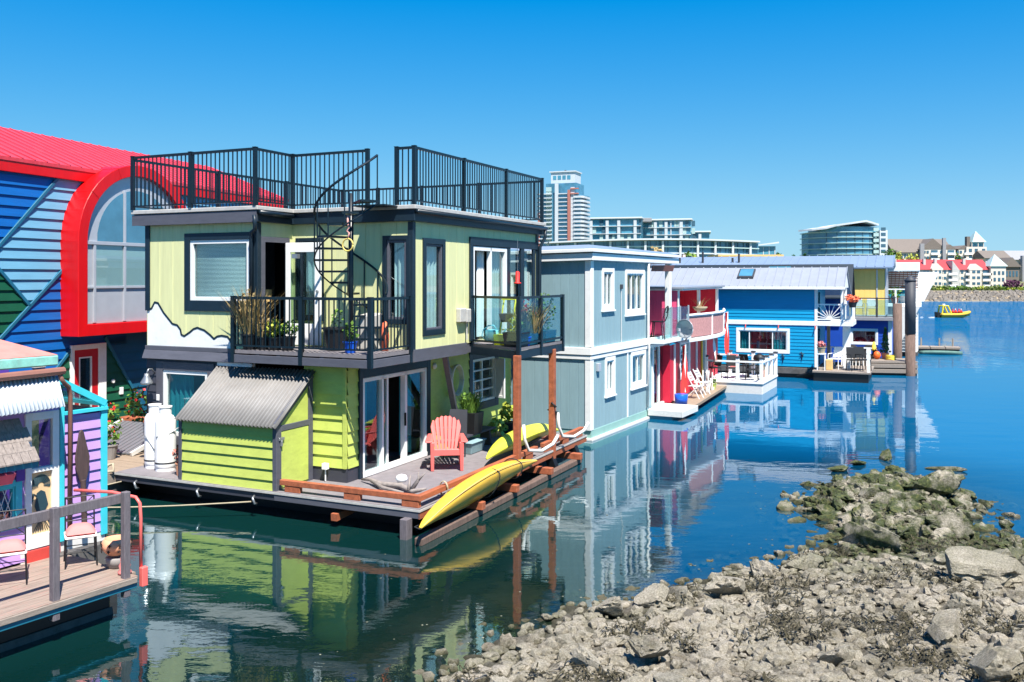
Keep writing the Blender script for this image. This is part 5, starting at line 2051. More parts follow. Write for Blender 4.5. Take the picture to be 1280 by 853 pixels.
m.tube([PF.w(-1.2, -.1, 1.72), PF.w(-.6, .12, 1.72), PF.w(-.1, .16, 1.7), PF.w(-.02, .17, 1.62), PF.w(-.01, .18, 1.4), PF.w(-.01, .18, .5)], .024, 8)
tag(m.build('hose_pipe', M['coral'], smooth=True), 'coral red pipe bending over the end of the grey railing', 'pipe')
o = MB().box(.0, .08, .14, .24, .42, .7).build('corner_block', M['coral'], bevel=.01)
o.location = (PF.x, PF.y, 0)
o.rotation_euler = (0, 0, -PF.th)
tag(o, 'small coral red block fixed at the deck corner below the gnome', 'block')
# ------------------------------------------------------------------ grey-blue house
GR = Frame(2.364, 27.5, .4947)
gy = GR.thing('floating_house', 'grey-blue two-storey house with broad white bands and a sloping flat roof', 'house')
w_r = WB((0, 0), (0, 8.2))
w_f = WB((-7, 0), (0, 0))
A1, A2 = (.87, 1.86, 3.9, 5.22), (2.85, 4.65, 3.68, 5.18)
B1, B2 = (1.12, 1.95, 1.2, 2.42), (3.35, 4.78, 1.2, 2.42)
IN = .13
def inn(q):
    return (q[0] + IN, q[1] - IN, q[2] + IN, q[3] - IN)
m = MB()
wall(m, w_r, .3, 2.5, grv=.3, s0=6.96, s1=7.4)
m.build('wall', M['grey_blue'], gy, norm=False)
m = MB()
wall(m, w_r, .3, 2.5, [inn(B1), inn(B2)], grv=.3, s1=5.45)
wall(m, w_f, .3, 2.5, grv=.3)
m.build('wall', M['grey_blue'], gy, norm=False)
m = MB()
wall(m, w_r, 2.8, 5.46, [inn(A1), inn(A2)], grv=.3, s1=5.1)
wall(m, w_f, 2.8, 5.46, [(4.2, 4.95, 3.0, 5.1)], grv=.3)
m.build('wall', M['grey_blue'], gy, norm=False)
m = MB()
wall(m, WB((0, 5.1), (-7, 5.1)), 2.8, 5.35)
wall(m, WB((0, 7.4), (-7, 7.4)), .3, 2.5)
wall(m, WB((-7, 7.4), (-7, 0)), .3, 5.3)
m.build('wall', M['grey_blue'], gy, norm=False)
MB().box(-6.9, -.1, .1, 7.3, .25, .3).build('interior_floor', M['interior'], gy)
MB().box(-6.9, -.1, .1, 7.3, 2.55, 2.75).build('interior_floor', M['interior'], gy)
window(gy, w_r, *inn(A1), M['white_paint'], M['white_paint'], GL, trim=.13, curt=[(.55, 1, 0)], cm=M['curtain_white'], fw=.05, sill=.04)
window(gy, w_r, *inn(A2), M['white_paint'], M['white_paint'], GL, trim=.13, mull=(.33, .66), curt=[(.68, 1, 0)], cm=M['curtain_white'], fw=.05, sill=.04)
window(gy, w_r, *inn(B1), M['white_paint'], M['white_paint'], GL, trim=.13, curt=[(0, .5, 0)], cm=M['curtain_white'], fw=.05, sill=.04)
window(gy, w_r, *inn(B2), M['white_paint'], M['white_paint'], GL, trim=.13, curt=[(.55, 1, 0)], cm=M['curtain_white'], fw=.05, sill=.04)
window(gy, w_f, 4.3, 4.85, 3.1, 5.0, M['white_paint'], M['white_paint'], GL, trim=.1, mull=(), fw=.04)
for x0, x1, y0, y1, z0, z1 in ((-.17, .03, -.03, .2, .3, 2.45), (-.17, .03, -.03, .2, 2.82, 5.43), (.0, .03, 3.0, 3.1, .3, 2.45), (.0, .03, 5.02, 5.14, 2.82, 5.43)):
    MB().box(x0, x1, y0, y1, z0, z1).build('corner_board', M['white_paint'], gy, bevel=.008)
m = MB()
bx(m, w_r, -.05, 7.5, -.02, .07, 2.58, 2.8)
bx(m, w_f, 0, 7.05, -.02, .07, 2.58, 2.8)
m.build('belt_board', M['white_paint'], gy, bevel=.008)
m = MB()
bx(m, w_r, -.03, 7.5, -.02, .045, 2.44, 2.56)
bx(m, w_f, 0, 7.03, -.02, .045, 2.44, 2.56)
m.build('belt_board', M['white_paint'], gy, bevel=.008)
m = MB()
m.hexa([(.14, -.15, 5.44), (.14, 8.1, 5.44), (-7.2, 8.1, 5.3), (-7.2, -.15, 5.3), (.14, -.15, 5.66), (.14, 8.1, 5.64), (-7.2, 8.1, 5.5), (-7.2, -.15, 5.52)])
m.build('fascia', M['white_paint'], gy, bevel=.01)
m = MB()
m.hexa([(.2, -.22, 5.69), (.2, 8.2, 5.67), (-7.2, 8.2, 5.53), (-7.2, -.22, 5.55), (.2, -.22, 5.79), (.2, 8.2, 5.76), (-7.2, 8.2, 5.62), (-7.2, -.22, 5.65)])
m.build('roof', M['white_paint'], gy, bevel=.01)
m = MB()
m.hexa([(.16, -.16, 5.795), (.16, 8.15, 5.765), (-7.2, 8.15, 5.625), (-7.2, -.16, 5.655), (-.1, .1, 5.92), (-.1, 7.8, 5.86), (-6.8, 7.8, 5.74), (-6.8, .1, 5.78)])
m.build('roof_membrane', M['roof_blue'], gy)
m = MB()
m.box(-7, .02, .02, 7.4, -.4, .3)
m.build('float', M['grey_green'], gy)
MB().box(-7, .1, -.06, 7.5, -.3, .07).build('waterline_strake', M['white_old'], gy, bevel=.02)
m = MB()
m.tube([(.1, 4.85, 5.4), (.08, 4.85, 2.9), (.12, 4.85, 2.5), (.06, 4.85, .4)], .04, 8)
m.build('downspout', M['white_old'], gy, smooth=True)
MB().box(.0, .1, .42, .62, 2.05, 2.3).build('vent', M['silver'], gy, bevel=.01)
MB().box(.0, .07, 2.4, 2.52, 4.55, 4.7).build('wall_lamp', M['pile_black'], gy, bevel=.01)
MB().tube([(.03, 2.46, 4.55), (.03, 2.46, 2.82)], .012, 6).build('cable', M['white_old'], gy)
# glazed entrance below, railed terrace above
m = MB()
bx(m, w_r, 5.42, 5.55, -.02, .05, .3, 2.5)
bx(m, w_r, 6.85, 7.0, -.02, .05, .3, 2.5)
bx(m, w_r, 6.15, 6.25, -.06, .02, .3, 2.5)
bx(m, w_r, 5.55, 6.85, -.06, .03, .3, .4)
ed = m.build('patio_door', M['white_paint'], gy, bevel=.006)
for a, b in ((5.55, 6.15), (6.25, 6.85)):
    m = MB()
    bx(m, w_r, a, b, -.03, -.024, .4, 2.5)
    m.build('pane', GL, ed)
MB().box(-3.0, .55, 5.12, 8.3, 2.6, 2.72).build('terrace_floor', M['white_paint'], gy, bevel=.01)
MB().hexa([(-.15, 7.3, 2.72), (.05, 7.3, 2.72), (.05, 7.5, 2.72), (-.15, 7.5, 2.72), (-.15, 7.3, 5.43), (.05, 7.3, 5.43), (.05, 7.5, 5.43), (-.15, 7.5, 5.43)]).build('roof_post', M['white_paint'], gy, bevel=.01)
m = MB()
m.box(.46, .47, 5.2, 8.25, 2.78, 3.85)
gp = m.build('glass_railing', GLB, gy)
for y in (6.2, 7.2, 8.2):
    MB().box(.44, .49, y, y + .05, 2.72, 3.88).build('post', M['silver'], gp)
t = GR.thing('entry_step', 'white slatted landing step over the water at the grey house door', 'step', (0, 4.95, 0))
m = MB()
for k in range(10):
    m.box(.06, 1.25, k * .17, k * .17 + .15, .28, .34)
m.build('slats', M['white_old'], t)
m = MB()
m.box(.05, 1.28, -.05, -.005, .12, .33)
m.box(1.255, 1.3, -.05, 1.75, .12, .33)
m.build('frame', M['white_old'], t, bevel=.008)
MB().box(.06, .9, .0, 1.6, -.3, .11).build('float', M['planter_teal'], t)
t = GR.thing('satellite_dish', 'grey satellite dish on the corner of the grey house terrace', 'satellite dish', (.75, 7.2, 3.05), R(-25))
rows = []
for i in range(7):
    r = .42 * i / 6
    rows.append([(r * math.cos(6.2832 * j / 20), -.05 - .12 * (1 - (r / .42) ** 2) * -1 - .1, r * math.sin(6.2832 * j / 20) * .85) for j in range(21)])
m = MB()
m.grid(rows)
m.build('dish', M['silver'], t, smooth=True, solid=.015)
MB().tube([(0, 0, -.35), (0, -.45, -.05)], .015, 6).build('feed_arm', M['steel'], t)
MB().box(-.05, .05, -.52, -.42, -.08, .02).build('feed_horn', M['silver'], t)
MB().tube([(0, .02, 0), (0, .12, -.2), (-.2, .1, -.45)], .025, 6).build('bracket', M['pile_black'], t)


def cafe_chair(fr, x, y, z, rz, lab, mtl='black_plastic', s=1., group=None, cat='chair', back=.95):
    t = fr.thing('patio_chair', lab, cat, (x, y, z), rz, group)
    MB().box(-.24 * s, .24 * s, -.24 * s, .24 * s, .42 * s, .46 * s).build('seat', M[mtl], t, bevel=.01)
    m = MB()
    m.hexa([(-.23 * s, .2 * s, .5 * s), (.23 * s, .2 * s, .5 * s), (.23 * s, .23 * s, .5 * s), (-.23 * s, .23 * s, .5 * s), (-.2 * s, .32 * s, back * s), (.2 * s, .32 * s, back * s), (.2 * s, .35 * s, back * s), (-.2 * s, .35 * s, back * s)])
    m.build('backrest', M[mtl], t, bevel=.01)
    for a in (-.22, .22):
        for b in (-.22, .22):
            MB().tube([(a * s, b * s, .43 * s), (a * 1.1 * s, b * 1.15 * s, 0)], .018 * s, 6).build('leg', M[mtl], t)
    for a in (-.25, .25):
        MB().tube([(a * s, .24 * s, .66 * s), (a * s, -.2 * s, .66 * s), (a * s, -.22 * s, .43 * s)], .018 * s, 6).build('armrest', M[mtl], t)
    return t
def scroll_chair(fr, x, y, z, rz, lab):
    t = fr.thing('iron_chair', lab, 'chair', (x, y, z), rz)
    MB().lathe([(.0, .62), (.24, .62), (.25, .65), (.0, .66)], n=16).build('seat', M['black_plastic'], t)
    m = MB()
    for q in range(4):
        a = math.pi / 2 * q + .78
        m.tube([(.2 * math.cos(a), .2 * math.sin(a), .62), (.3 * math.cos(a), .3 * math.sin(a), 0)], .02, 6)
    m.build('legs', M['black_plastic'], t)
    m = MB()
    m.tube([(-.25, .2, .64), (-.3, .28, .85), (-.25, .33, 1.1), (-.05, .36, 1.18), (.0, .34, 1.0), (-.12, .32, .95)], .018, 6)
    m.tube([(.25, .2, .64), (.3, .28, .85), (.25, .33, 1.1), (.05, .36, 1.18), (.0, .34, 1.0), (.12, .32, .95)], .018, 6)
    m.build('backrest', M['black_plastic'], t)
scroll_chair(GR, .12, 5.75, 2.72, R(-60), 'black scrolled iron chair on the grey house terrace')
m = MB()
m.hexa([(-.5, 0, 0), (.5, .0, 0), (.5, .06, .0), (-.5, .06, 0), (-.5, -.1, .22), (.5, -.1, .22), (.5, -.04, .22), (-.5, -.04, .22)])
o = m.build('roller_shade', M['brick_pink'])
o.location = GR.w(.0, 6.6, 5.15)
o.rotation_euler = (0, 0, -GR.th + R(60))
tag(o, 'rolled pinkish sunshade hanging under the grey house roof', 'shade')

# ------------------------------------------------------------------ red house
RF = Frame(5.64, 32.98, .4)
rh = RF.thing('floating_house', 'pink and crimson house with a wicker-screened upper porch and flags', 'house')
m = MB()
rw = WB((0, -2.4), (0, 9.9))
wall(m, WB((-5, 1.6), (0, 1.6)), 2.45, 4.45, grv=.32)
m.build('wall', M['pink_wall'], rh, norm=False)
m = MB()
wall(m, rw, .35, 2.45, [(4.4, 6.0, 1.15, 2.4), (8.6, 9.4, .4, 2.3)], grv=.4, s0=2.75)
wall(m, WB((-2.0, 1.85), (-2.0, 9.9)), 2.6, 4.5, [(1.2, 2.0, 2.7, 4.3)], grv=.4)
wall(m, WB((-2.0, 9.85), (0, 9.85)), 2.6, 4.5, grv=.4)
wall(m, WB((0, 1.85), (-2.0, 1.85)), 2.6, 4.5)
wall(m, WB((-.35, .35), (0, .35)), .35, 2.45)
m.build('wall', M['red_wall'], rh, norm=False)
m = MB()
bx(m, WB((-2.0, 1.85), (-2.0, 9.9)), 1.2, 2.0, -.06, -.01, 2.7, 4.3)
m.build('door', M['grey_blue'], rh)
window(rh, rw, 4.4, 6.0, 1.15, 2.4, M['white_paint'], M['white_paint'], GL, trim=.12, mull=(.5,), bars=(.33, .66), curt=[(0, .3, 0), (.7, 1, 0)], cm=M['curtain_white'], fw=.06)
window(rh, rw, 8.6, 9.4, .4, 2.3, M['white_paint'], M['white_paint'], GL, trim=.1, mull=(), fw=.06)
for s, a, b in ((.9, .35, 2.45), (1.55, 2.6, 4.45), (4.9, .35, 2.45)):
    m = MB()
    bx(m, rw, s + 2.4, s + 2.55, -.0, .05, a, b)
    m.build('corner_board', M['white_paint'], rh, bevel=.006)
m = MB()
bx(m, rw, 9.3 - .9, 9.3 - .75, .0, .06, .35, 2.45)
m.build('corner_board', M['buoy_yellow'], rh)
MB().box(-5.2, .3, 1.4, 10.1, 4.5, 4.58).build('roof', M['roof_metal'], rh, bevel=.01)
MB().box(-5.1, .2, 1.5, 10.0, 4.43, 4.498).build('eave_board', M['white_paint'], rh)
MB().box(-4.5, .01, 1.9, 9.9, -.4, .34).build('float', M['hull_conc'], rh)
# porch floor, curved wicker balustrade, posts
n = 12
fl = [(-1.98, 1.9)] + [(.35 + .5 * math.sin(math.pi * k / n), 1.9 + 7.9 * k / n) for k in range(n + 1)] + [(-1.98, 9.8)]
m = MB()
m.prism([(a, b, 2.46) for a, b in fl], (0, 0, .14))
m.build('porch_floor', M['white_paint'], rh, bevel=.008)
m = MB()
rows = [[(.3 + .5 * math.sin(math.pi * k / n), 1.95 + 7.8 * k / n, z) for k in range(n + 1)] for z in (2.64, 3.42)]
m.grid(rows)
wk = m.build('wicker_screen', M['wicker'], rh, solid=.03)
m = MB()
m.tube([(.3 + .5 * math.sin(math.pi * k / n), 1.95 + 7.8 * k / n, 3.48) for k in range(n + 1)], .06, 6)
m.build('handrail', M['white_paint'], wk)
for k in (0, 4, 8, 12):
    MB().cyl(.3 + .5 * math.sin(math.pi * k / n), 1.95 + 7.8 * k / n, 2.6, 3.46, .04, 8).build('post', M['white_paint'], wk)
for y in (5.4, 9.6):
    MB().box(-.05, .07, y, y + .13, 2.6, 4.45).build('porch_post', M['white_paint'], rh, bevel=.006)
MB().box(-.2, .9, .3, 8.6, .2, .3).build('side_deck', M['dock_wood'], rh)


def flag(name, label, p, w_, h_, cols, fr=RF, lean=.1):
    m = MB()
    t = fr.thing(name, label, 'flag', p)
    k = len(cols)
    for q, c in enumerate(cols):
        m = MB()
        rows = []
        for i in range(6):
            y = w_ * (q + i / 5) / k - w_ / 2
            rows.append([(.06 * math.sin(y * 14 + j * .8), y * (1 - .55 * (1 - j / 6)), -h_ * j / 6 + .02 * math.sin(y * 9)) for j in range(7)])
        m.grid(rows)
        m.build('flag_stripe', M[c], t, smooth=True, norm=False)
    return t
flag('flag', 'red and white flag drooping low on the crimson wall by the door', (.3, 1.4, 2.4), .8, 1.8, ('flag_red', 'flag_white', 'flag_red'))
flag('flag', 'pink and white flag hanging from the far corner of the wicker porch', (.45, 9.7, 3.35), .7, 1.9, ('flag_red', 'flag_white', 'flag_red'))
flag('windsock', 'tan and red cloth hanging below the wicker balustrade', (.55, 6.2, 2.5), .45, 1.1, ('flag_white', 'wicker', 'brick_pink'))
for y, lab in ((5.3, 'hanging basket of straw beside the porch post'), ):
    t = RF.thing('hanging_basket', lab, 'basket', (.1, y, 3.62))
    MB().lathe([(.0, -.1), (.2, -.06), (.32, .08), (.3, .1), (.0, .05)], n=14).build('basket', M['rope'], t, smooth=True)
    m = MB()
    blades(m, (0, 0, .06), .1, .45, 14, .012, .5)
    m.build('stems', M['leaf_dry'], t, norm=False)
m = MB()
m.lathe([(.0, 0), (.22, .0), (.25, .35), (.23, .36), (.0, .33)], n=14)
o = m.build('bucket', M['pot_blue'], smooth=True)
o.location = RF.w(.35, .6, .3)
tag(o, 'blue tub on the side deck below the grey house door', 'tub')
for i, (y, lab) in enumerate(((2.4, 'white folding chair against the crimson wall, nearer the water door'), (3.7, 'white folding chair farther along the crimson wall'))):
    t = RF.thing('folding_chair', lab, 'chair', (.5, y, .3), R(80), 'folding chairs by the crimson wall')
    m = MB()
    m.beam((-.22, -.25, 0), (-.22, .3, 1.0), .03, .03)
    m.beam((.22, -.25, 0), (.22, .3, 1.0), .03, .03)
    m.build('frame', M['white_paint'], t)
    m = MB()
    m.beam((-.22, .3, 0), (-.22, -.2, .5), .03, .03)
    m.beam((.22, .3, 0), (.22, -.2, .5), .03, .03)
    m.build('legs', M['white_paint'], t)
    for k in range(4):
        m = MB()
        m.box(-.22, .22, -.2 + k * .11, -.12 + k * .11, .46, .48)
        m.build('seat_slat', M['white_paint'], t)
    for k in range(3):
        MB().beam((-.22, .15 + k * .05, .7 + k * .1), (.22, .15 + k * .05, .7 + k * .1), .02, .07).build('back_slat', M['white_paint'], t)
pot(.6, 5.4, .3, 'green plastic pot at the end of the crimson house deck', fr=RF, r=.16, h=.25, pm='lime', fm='leaf', fh=.2, fr_=.16, n=30, ls=.08)
m = MB()
for k in range(14):
    a = Vector((random.uniform(.2, .8), random.uniform(3.8, 5.4), .3))
    m.beam(a, a + Vector((random.uniform(-.1, .1), random.uniform(-.4, .4), random.uniform(.3, .9))), .04, .05)
m = m.build('wood_scraps', M['white_old'])
m.location = (RF.x, RF.y, 0)
m.rotation_euler = (0, 0, -RF.th)
tag(m, 'jumble of white painted sticks stacked along the crimson wall', 'sticks')

# ------------------------------------------------------------------ white floating terrace
WF = Frame(10.543, 38.4, .4566)
wt = WF.thing('floating_deck', 'white floating deck fenced with white posts and ropes', 'floating deck')
MB().box(-3.1, 0, 0, 3.4, -.3, .42).build('float', M['white_old'], wt, bevel=.02)
MB().box(-3.15, .04, -.04, 3.44, .425, .5).build('deck', M['white_paint'], wt, bevel=.01)
m = MB()
for a, b in (((-3.1, .0), (0, .0)), ((0, 0), (0, 3.4)), ((0, 3.4), (-3.1, 3.4))):
    for z in (1.35,):
        m.beam((*a, z), (*b, z), .06, .07)
rl = m.build('railing', M['white_paint'], wt)
for p in ((-3.05, .05), (-2.4, .05), (-1.05, .05), (-.05, .05), (-.05, 1.2), (-.05, 2.3), (-.05, 3.35), (-1.05, 3.35), (-2.1, 3.35), (-3.05, 3.35)):
    m = MB()
    m.box(p[0] - .07, p[0] + .07, p[1] - .07, p[1] + .07, .5, 1.5)
    m.build('post', M['white_paint'], rl, bevel=.008)
    m = MB()
    m.box(p[0] - .1, p[0] + .1, p[1] - .1, p[1] + .1, 1.5, 1.57)
    m.build('post_cap', M['pile_black'], rl, bevel=.02)
gq = 'chairs on the white floating deck'
for x, y, rz, lab in ((-2.3, .9, -40, 'black patio chair at the left end of the white floating deck'), (-1.5, 1.1, 20, 'black patio chair left of the table on the white deck'), (-.6, .8, 100, 'black patio chair right of the table on the white deck'), (-1.2, 2.5, 170, 'black patio chair beyond the table on the white deck')):
    cafe_chair(WF, x, y, .5, R(rz), lab, group=gq, s=1.05)
t = WF.thing('patio_table', 'small dark round table on the white floating deck', 'table', (-.95, 1.7, .5))
MB().lathe([(.0, .7), (.5, .7), (.5, .74), (.0, .74)], n=20).build('tabletop', M['black_plastic'], t)
MB().cyl(0, 0, 0, .7, .05, 8).build('pedestal', M['black_plastic'], t)
t = WF.thing('folded_parasol', 'pink and white towel hung over the rear rail of the white deck', 'towel', (-1.9, 3.3, .5))
m = MB()
m.grid([[(-.18 + .36 * i / 6, -.09 - .02 * math.sin(i * 2), .25 + .65 * j / 4) for i in range(7)] for j in range(5)])
m.build('towel', M['cushion'], t, smooth=True, norm=False)
t = WF.thing('barbecue', 'black covered barbecue by the rear rail of the white deck', 'barbecue', (-.7, 2.95, .5))
MB().lathe([(.0, .6), (.2, .62), (.28, .75), (.24, .9), (.0, 1.0)], n=14).build('lid', M['black_plastic'], t, smooth=True)
for q in range(3):
    MB().tube([(.1 * math.cos(q * 2.1), .1 * math.sin(q * 2.1), .62), (.26 * math.cos(q * 2.1), .26 * math.sin(q * 2.1), 0)], .018, 6).build('leg', M['black_plastic'], t)
pot(-.35, 2.2, .5, 'pot with a dry plant at the right rail of the white deck', fr=WF, r=.16, h=.3, pm='terracotta', fm='leaf_dry', fh=.3, fr_=.2, n=60, ls=.09)
pot(-2.7, 1.9, .5, 'clutter of dried plants at the left rail of the white deck', fr=WF, r=.2, h=.3, pm='brick_pink', fm='leaf_dry', fh=.5, fr_=.25, n=80, ls=.09)

# ------------------------------------------------------------------ bright blue house
BF = Frame(14.872, 44.5, .4207)
bh = BF.thing('floating_house', 'bright blue clapboard house with ribbed metal roof and sunburst balcony', 'house')
bf = WB((-9, 0), (0, 0))
br_ = WB((0, 0), (0, 4.2))
WN = (5.25, 7.6, 1.3, 2.28)
m = MB()
wall(m, bf, .55, 2.58, [WN], lap=.17, dep=.02)
wall(m, bf, 2.8, 4.4, lap=.17, dep=.02)
wall(m, br_, .55, 4.4, [(.5, 1.3, .6, 2.4), (.6, 1.4, 2.9, 4.2)], lap=.17, dep=.02)
m.build('wall', M['sky_blue'], bh, norm=False)
m = MB()
wall(m, WB((0, 4.2), (-9, 4.2)), .5, 4.4)
wall(m, WB((-9, 4.2), (-9, 0)), .5, 4.4)
m.build('wall', M['sky_blue'], bh, norm=False)
MB().box(-8.9, -.1, .1, 4.1, .5, .56).build('interior_floor', M['interior'], bh)
window(bh, bf, *WN, M['white_paint'], M['white_paint'], GL, trim=.13, mull=(.22, .7), curt=[(0, .22, 0), (.7, 1, 0)], cm=M['curtain_teal'], fw=.05)
m = MB()
bx(m, bf, 5.8, 6.85, -.5, -.48, 1.3, 2.3)
m.build('red_hanging', M['curtain_red'], bh)
m = MB()
bx(m, bf, 0, 9.03, -.02, .05, 2.58, 2.8)
m.build('belt_board', M['white_paint'], bh, bevel=.008)
m = MB()
bx(m, bf, 8.9, 9.03, -.02, .04, .55, 2.57)
m.build('corner_board', M['white_paint'], bh)
m = MB()
bx(m, bf, 8.9, 9.03, -.02, .04, 2.81, 4.4)
m.build('corner_board', M['white_paint'], bh)
for s in (5.6, 7.2, 8.95):
    m = MB()
    m.beam(bf.p(s, .05, 2.58), bf.p(s, .15, 2.42), .04, .04)
    m.build('bracket', M['red_board'], bh)
MB().box(-9.2, .3, .02, 4.2, -.4, .45).build('float', M['hull_black'], bh, bevel=.02)
MB().box(-9.2, .35, -.12, .019, .2, .5).build('rub_board', M['hull_conc'], bh, bevel=.01)
# roof
m = MB()
m.hexa([(-9.3, -.35, 4.42), (1.3, -.35, 4.42), (1.3, 1.5, 5.36), (-9.3, 1.5, 5.36), (-9.3, -.35, 4.5), (1.3, -.35, 4.5), (1.3, 1.5, 5.44), (-9.3, 1.5, 5.44)])
m.hexa([(-9.3, 4.6, 4.0), (1.3, 4.6, 4.0), (1.3, 1.502, 5.36), (-9.3, 1.502, 5.36), (-9.3, 4.6, 4.08), (1.3, 4.6, 4.08), (1.3, 1.502, 5.44), (-9.3, 1.502, 5.44)])
rf = m.build('roof', M['roof_metal'], bh)
m = MB()
for k in range(26):
    x = -9.2 + k * .42
    m.beam((x, -.36, 4.52), (x, 1.5, 5.465), .035, .04)
m.build('ribs', M['roof_metal'], rf)
MB().box(-9.3, 1.34, -.42, -.36, 4.36, 4.5).build('gutter', M['white_paint'], rf)
m = MB()
m.hexa([(-3.9, .35, 4.88), (-3.1, .35, 4.88), (-3.1, 1.15, 5.29), (-3.9, 1.15, 5.29), (-3.9, .35, 4.98), (-3.1, .35, 4.98), (-3.1, 1.15, 5.39), (-3.9, 1.15, 5.39)])
sk_ = m.build('skylight', M['pile_black'], rf)
m = MB()
m.hexa([(-3.83, .42, 5.015), (-3.17, .42, 5.015), (-3.17, 1.08, 5.355), (-3.83, 1.08, 5.355), (-3.83, .42, 5.03), (-3.17, .42, 5.03), (-3.17, 1.08, 5.37), (-3.83, 1.08, 5.37)])
m.build('skylight_pane', M['tower_glass2'], rf)
# gable over the balcony
m = MB()
m.prism([(1.18, -.2, 4.42), (1.18, 3.2, 4.42), (1.18, 1.5, 5.34)], (.06, 0, 0))
m.build('gable', M['white_paint'], bh)
for y in (-.05, 2.2):
    MB().box(1.1, 1.22, y, y + .12, 2.8, 4.42).build('porch_post', M['white_paint'], bh, bevel=.006)
m = MB()
m.box(-.0, 1.65, -.05, 2.6, 2.58, 2.8)
m.build('balcony_floor', M['white_paint'], bh, bevel=.01)
m = MB()
m.beam((.0, .0, 3.62), (1.6, .0, 3.62), .06, .07)
m.beam((.0, .0, 2.9), (1.6, .0, 2.9), .05, .06)
for k in range(9):
    a = math.pi * (k + .5) / 9
    ex, ez = .58 + .85 * math.cos(a), 2.95 + .85 * math.sin(a)
    t_ = min(1, .56 / max(.01, abs(.85 * math.cos(a))), .66 / max(.01, .85 * math.sin(a)))
    m.beam((.58 + .1 * math.cos(a), .0, 2.93 + .1 * math.sin(a)), (.58 + t_ * .85 * math.cos(a), .0, 2.95 + t_ * .85 * math.sin(a)), .03, .035)
m.prism([(.58 + .12 * math.cos(q * .314), .02, 2.93 + .12 * math.sin(q * .314)) for q in range(11)], (0, -.04, 0))
sb = m.build('sunburst_railing', M['white_paint'], bh)
for x in (1.17, 1.58):
    MB().box(x - .04, x + .04, -.04, .04, 2.8, 3.66).build('post', M['white_paint'], sb)
m = MB()
for y in [k * .2 for k in range(13)]:
    m.box(1.56, 1.6, y, y + .09, 2.82, 3.6)
for x in (1.25, 1.35, 1.45):
    m.box(x, x + .06, -.02, .02, 2.93, 3.6)
m.beam((1.58, 0, 3.62), (1.58, 2.5, 3.62), .06, .07)
m.build('side_railing', M['white_paint'], bh)
MB().box(1.15, 1.5, .5, .85, .5, 2.58).build('column', M['white_paint'], bh, bevel=.01)
MB().box(.35, .5, 1.3, 1.45, .5, 2.58).build('column', M['old_wood'], bh)
MB().box(-.1, 2.5, -1.15, 2.4, .4, .5).build('porch_deck', M['old_wood'], bh, bevel=.015)
MB().box(-.05, 2.4, -1.05, 2.3, -.4, .39).build('float', M['hull_black'], bh)
m = MB()
m.tube([(-.9, -.2, .12), (-.3, -.3, .3), (.1, -1.0, .42)], .05, 6)
m.build('boarding_bar', M['hull_black'], bh)
for x in (2.4,):
    MB().box(x - .06, x + .06, -1.1, -.98, .5, 1.6).build('porch_post', M['white_paint'], bh)
m = MB()
for y in (2.3,):
    m.beam((.0, y, 1.4), (2.4, y, 1.4), .06, .06)
    for k in range(14):
        m.box(.1 + k * .17, .15 + k * .17, y - .02, y + .02, .5, 1.4)
m.build('porch_railing', M['white_paint'], bh)
for x, lab in ((1.75, 'black office-style chair on the blue house porch, nearer the column'), (2.1, 'black office-style chair at the corner of the blue house porch')):
    cafe_chair(BF, x, -.4 + (x - 1.75), .5, R(30), lab, group='black chairs on the blue porch', s=1.15)
t = BF.thing('side_table', 'small white side table with a flower pot by the blue house door', 'table', (.28, -.7, .5))
MB().box(-.2, .2, -.2, .2, .75, .8).build('tabletop', M['white_paint'], t)
for a in (-.17, .17):
    for b in (-.17, .17):
        MB().box(a - .02, a + .02, b - .02, b + .02, 0, .75).build('leg', M['white_paint'], t)
pot(.28, -.7, 1.3, 'woven pot of pink flowers on the small white table', fr=BF, r=.2, h=.3, pm='rope', fm='cushion', fh=.3, fr_=.22, n=60, ls=.1)
cafe_chair(BF, .85, .2, .5, R(-20), 'white slatted garden chair in the shade of the blue porch', mtl='white_paint', s=1.1)
o = MB().box(-.15, .15, -.15, .15, 0, .5).build('wooden_crate', M['tan'], bevel=.02)
o.location = BF.w(.62, -.5, .5)
o.rotation_euler = (0, 0, -BF.th)
tag(o, 'tan wooden crate beside the small white table', 'crate')
pot(1.65, -.15, 3.5, 'dark hanging pot of orange flowers on the balcony corner', fr=BF, r=.2, h=.25, fm='flower_org', fh=.35, fr_=.36, n=150, ls=.1, cat='hanging plant')
for x, z, lab in ((-.7, 1.1, 'dark gecko ornament high on the blue wall'), (-1.6, .95, 'long dark lizard ornament on the blue wall')):
    m = MB()
    m.tube([(x, -.05, z - .25), (x + .03, -.05, z), (x - .02, -.05, z + .2)], [.01, .03, .015], 6)
    m.tube([(x - .1, -.05, z - .05), (x + .1, -.05, z + .06)], .012, 5)
    m.tube([(x - .1, -.05, z + .15), (x + .1, -.05, z + .1)], .012, 5)
    o = m.build('wall_ornament', M['black_plastic'])
    o.location = (BF.x, BF.y, 0)
    o.rotation_euler = (0, 0, -BF.th)
    tag(o, lab, 'ornament', 'ornaments on the blue wall')

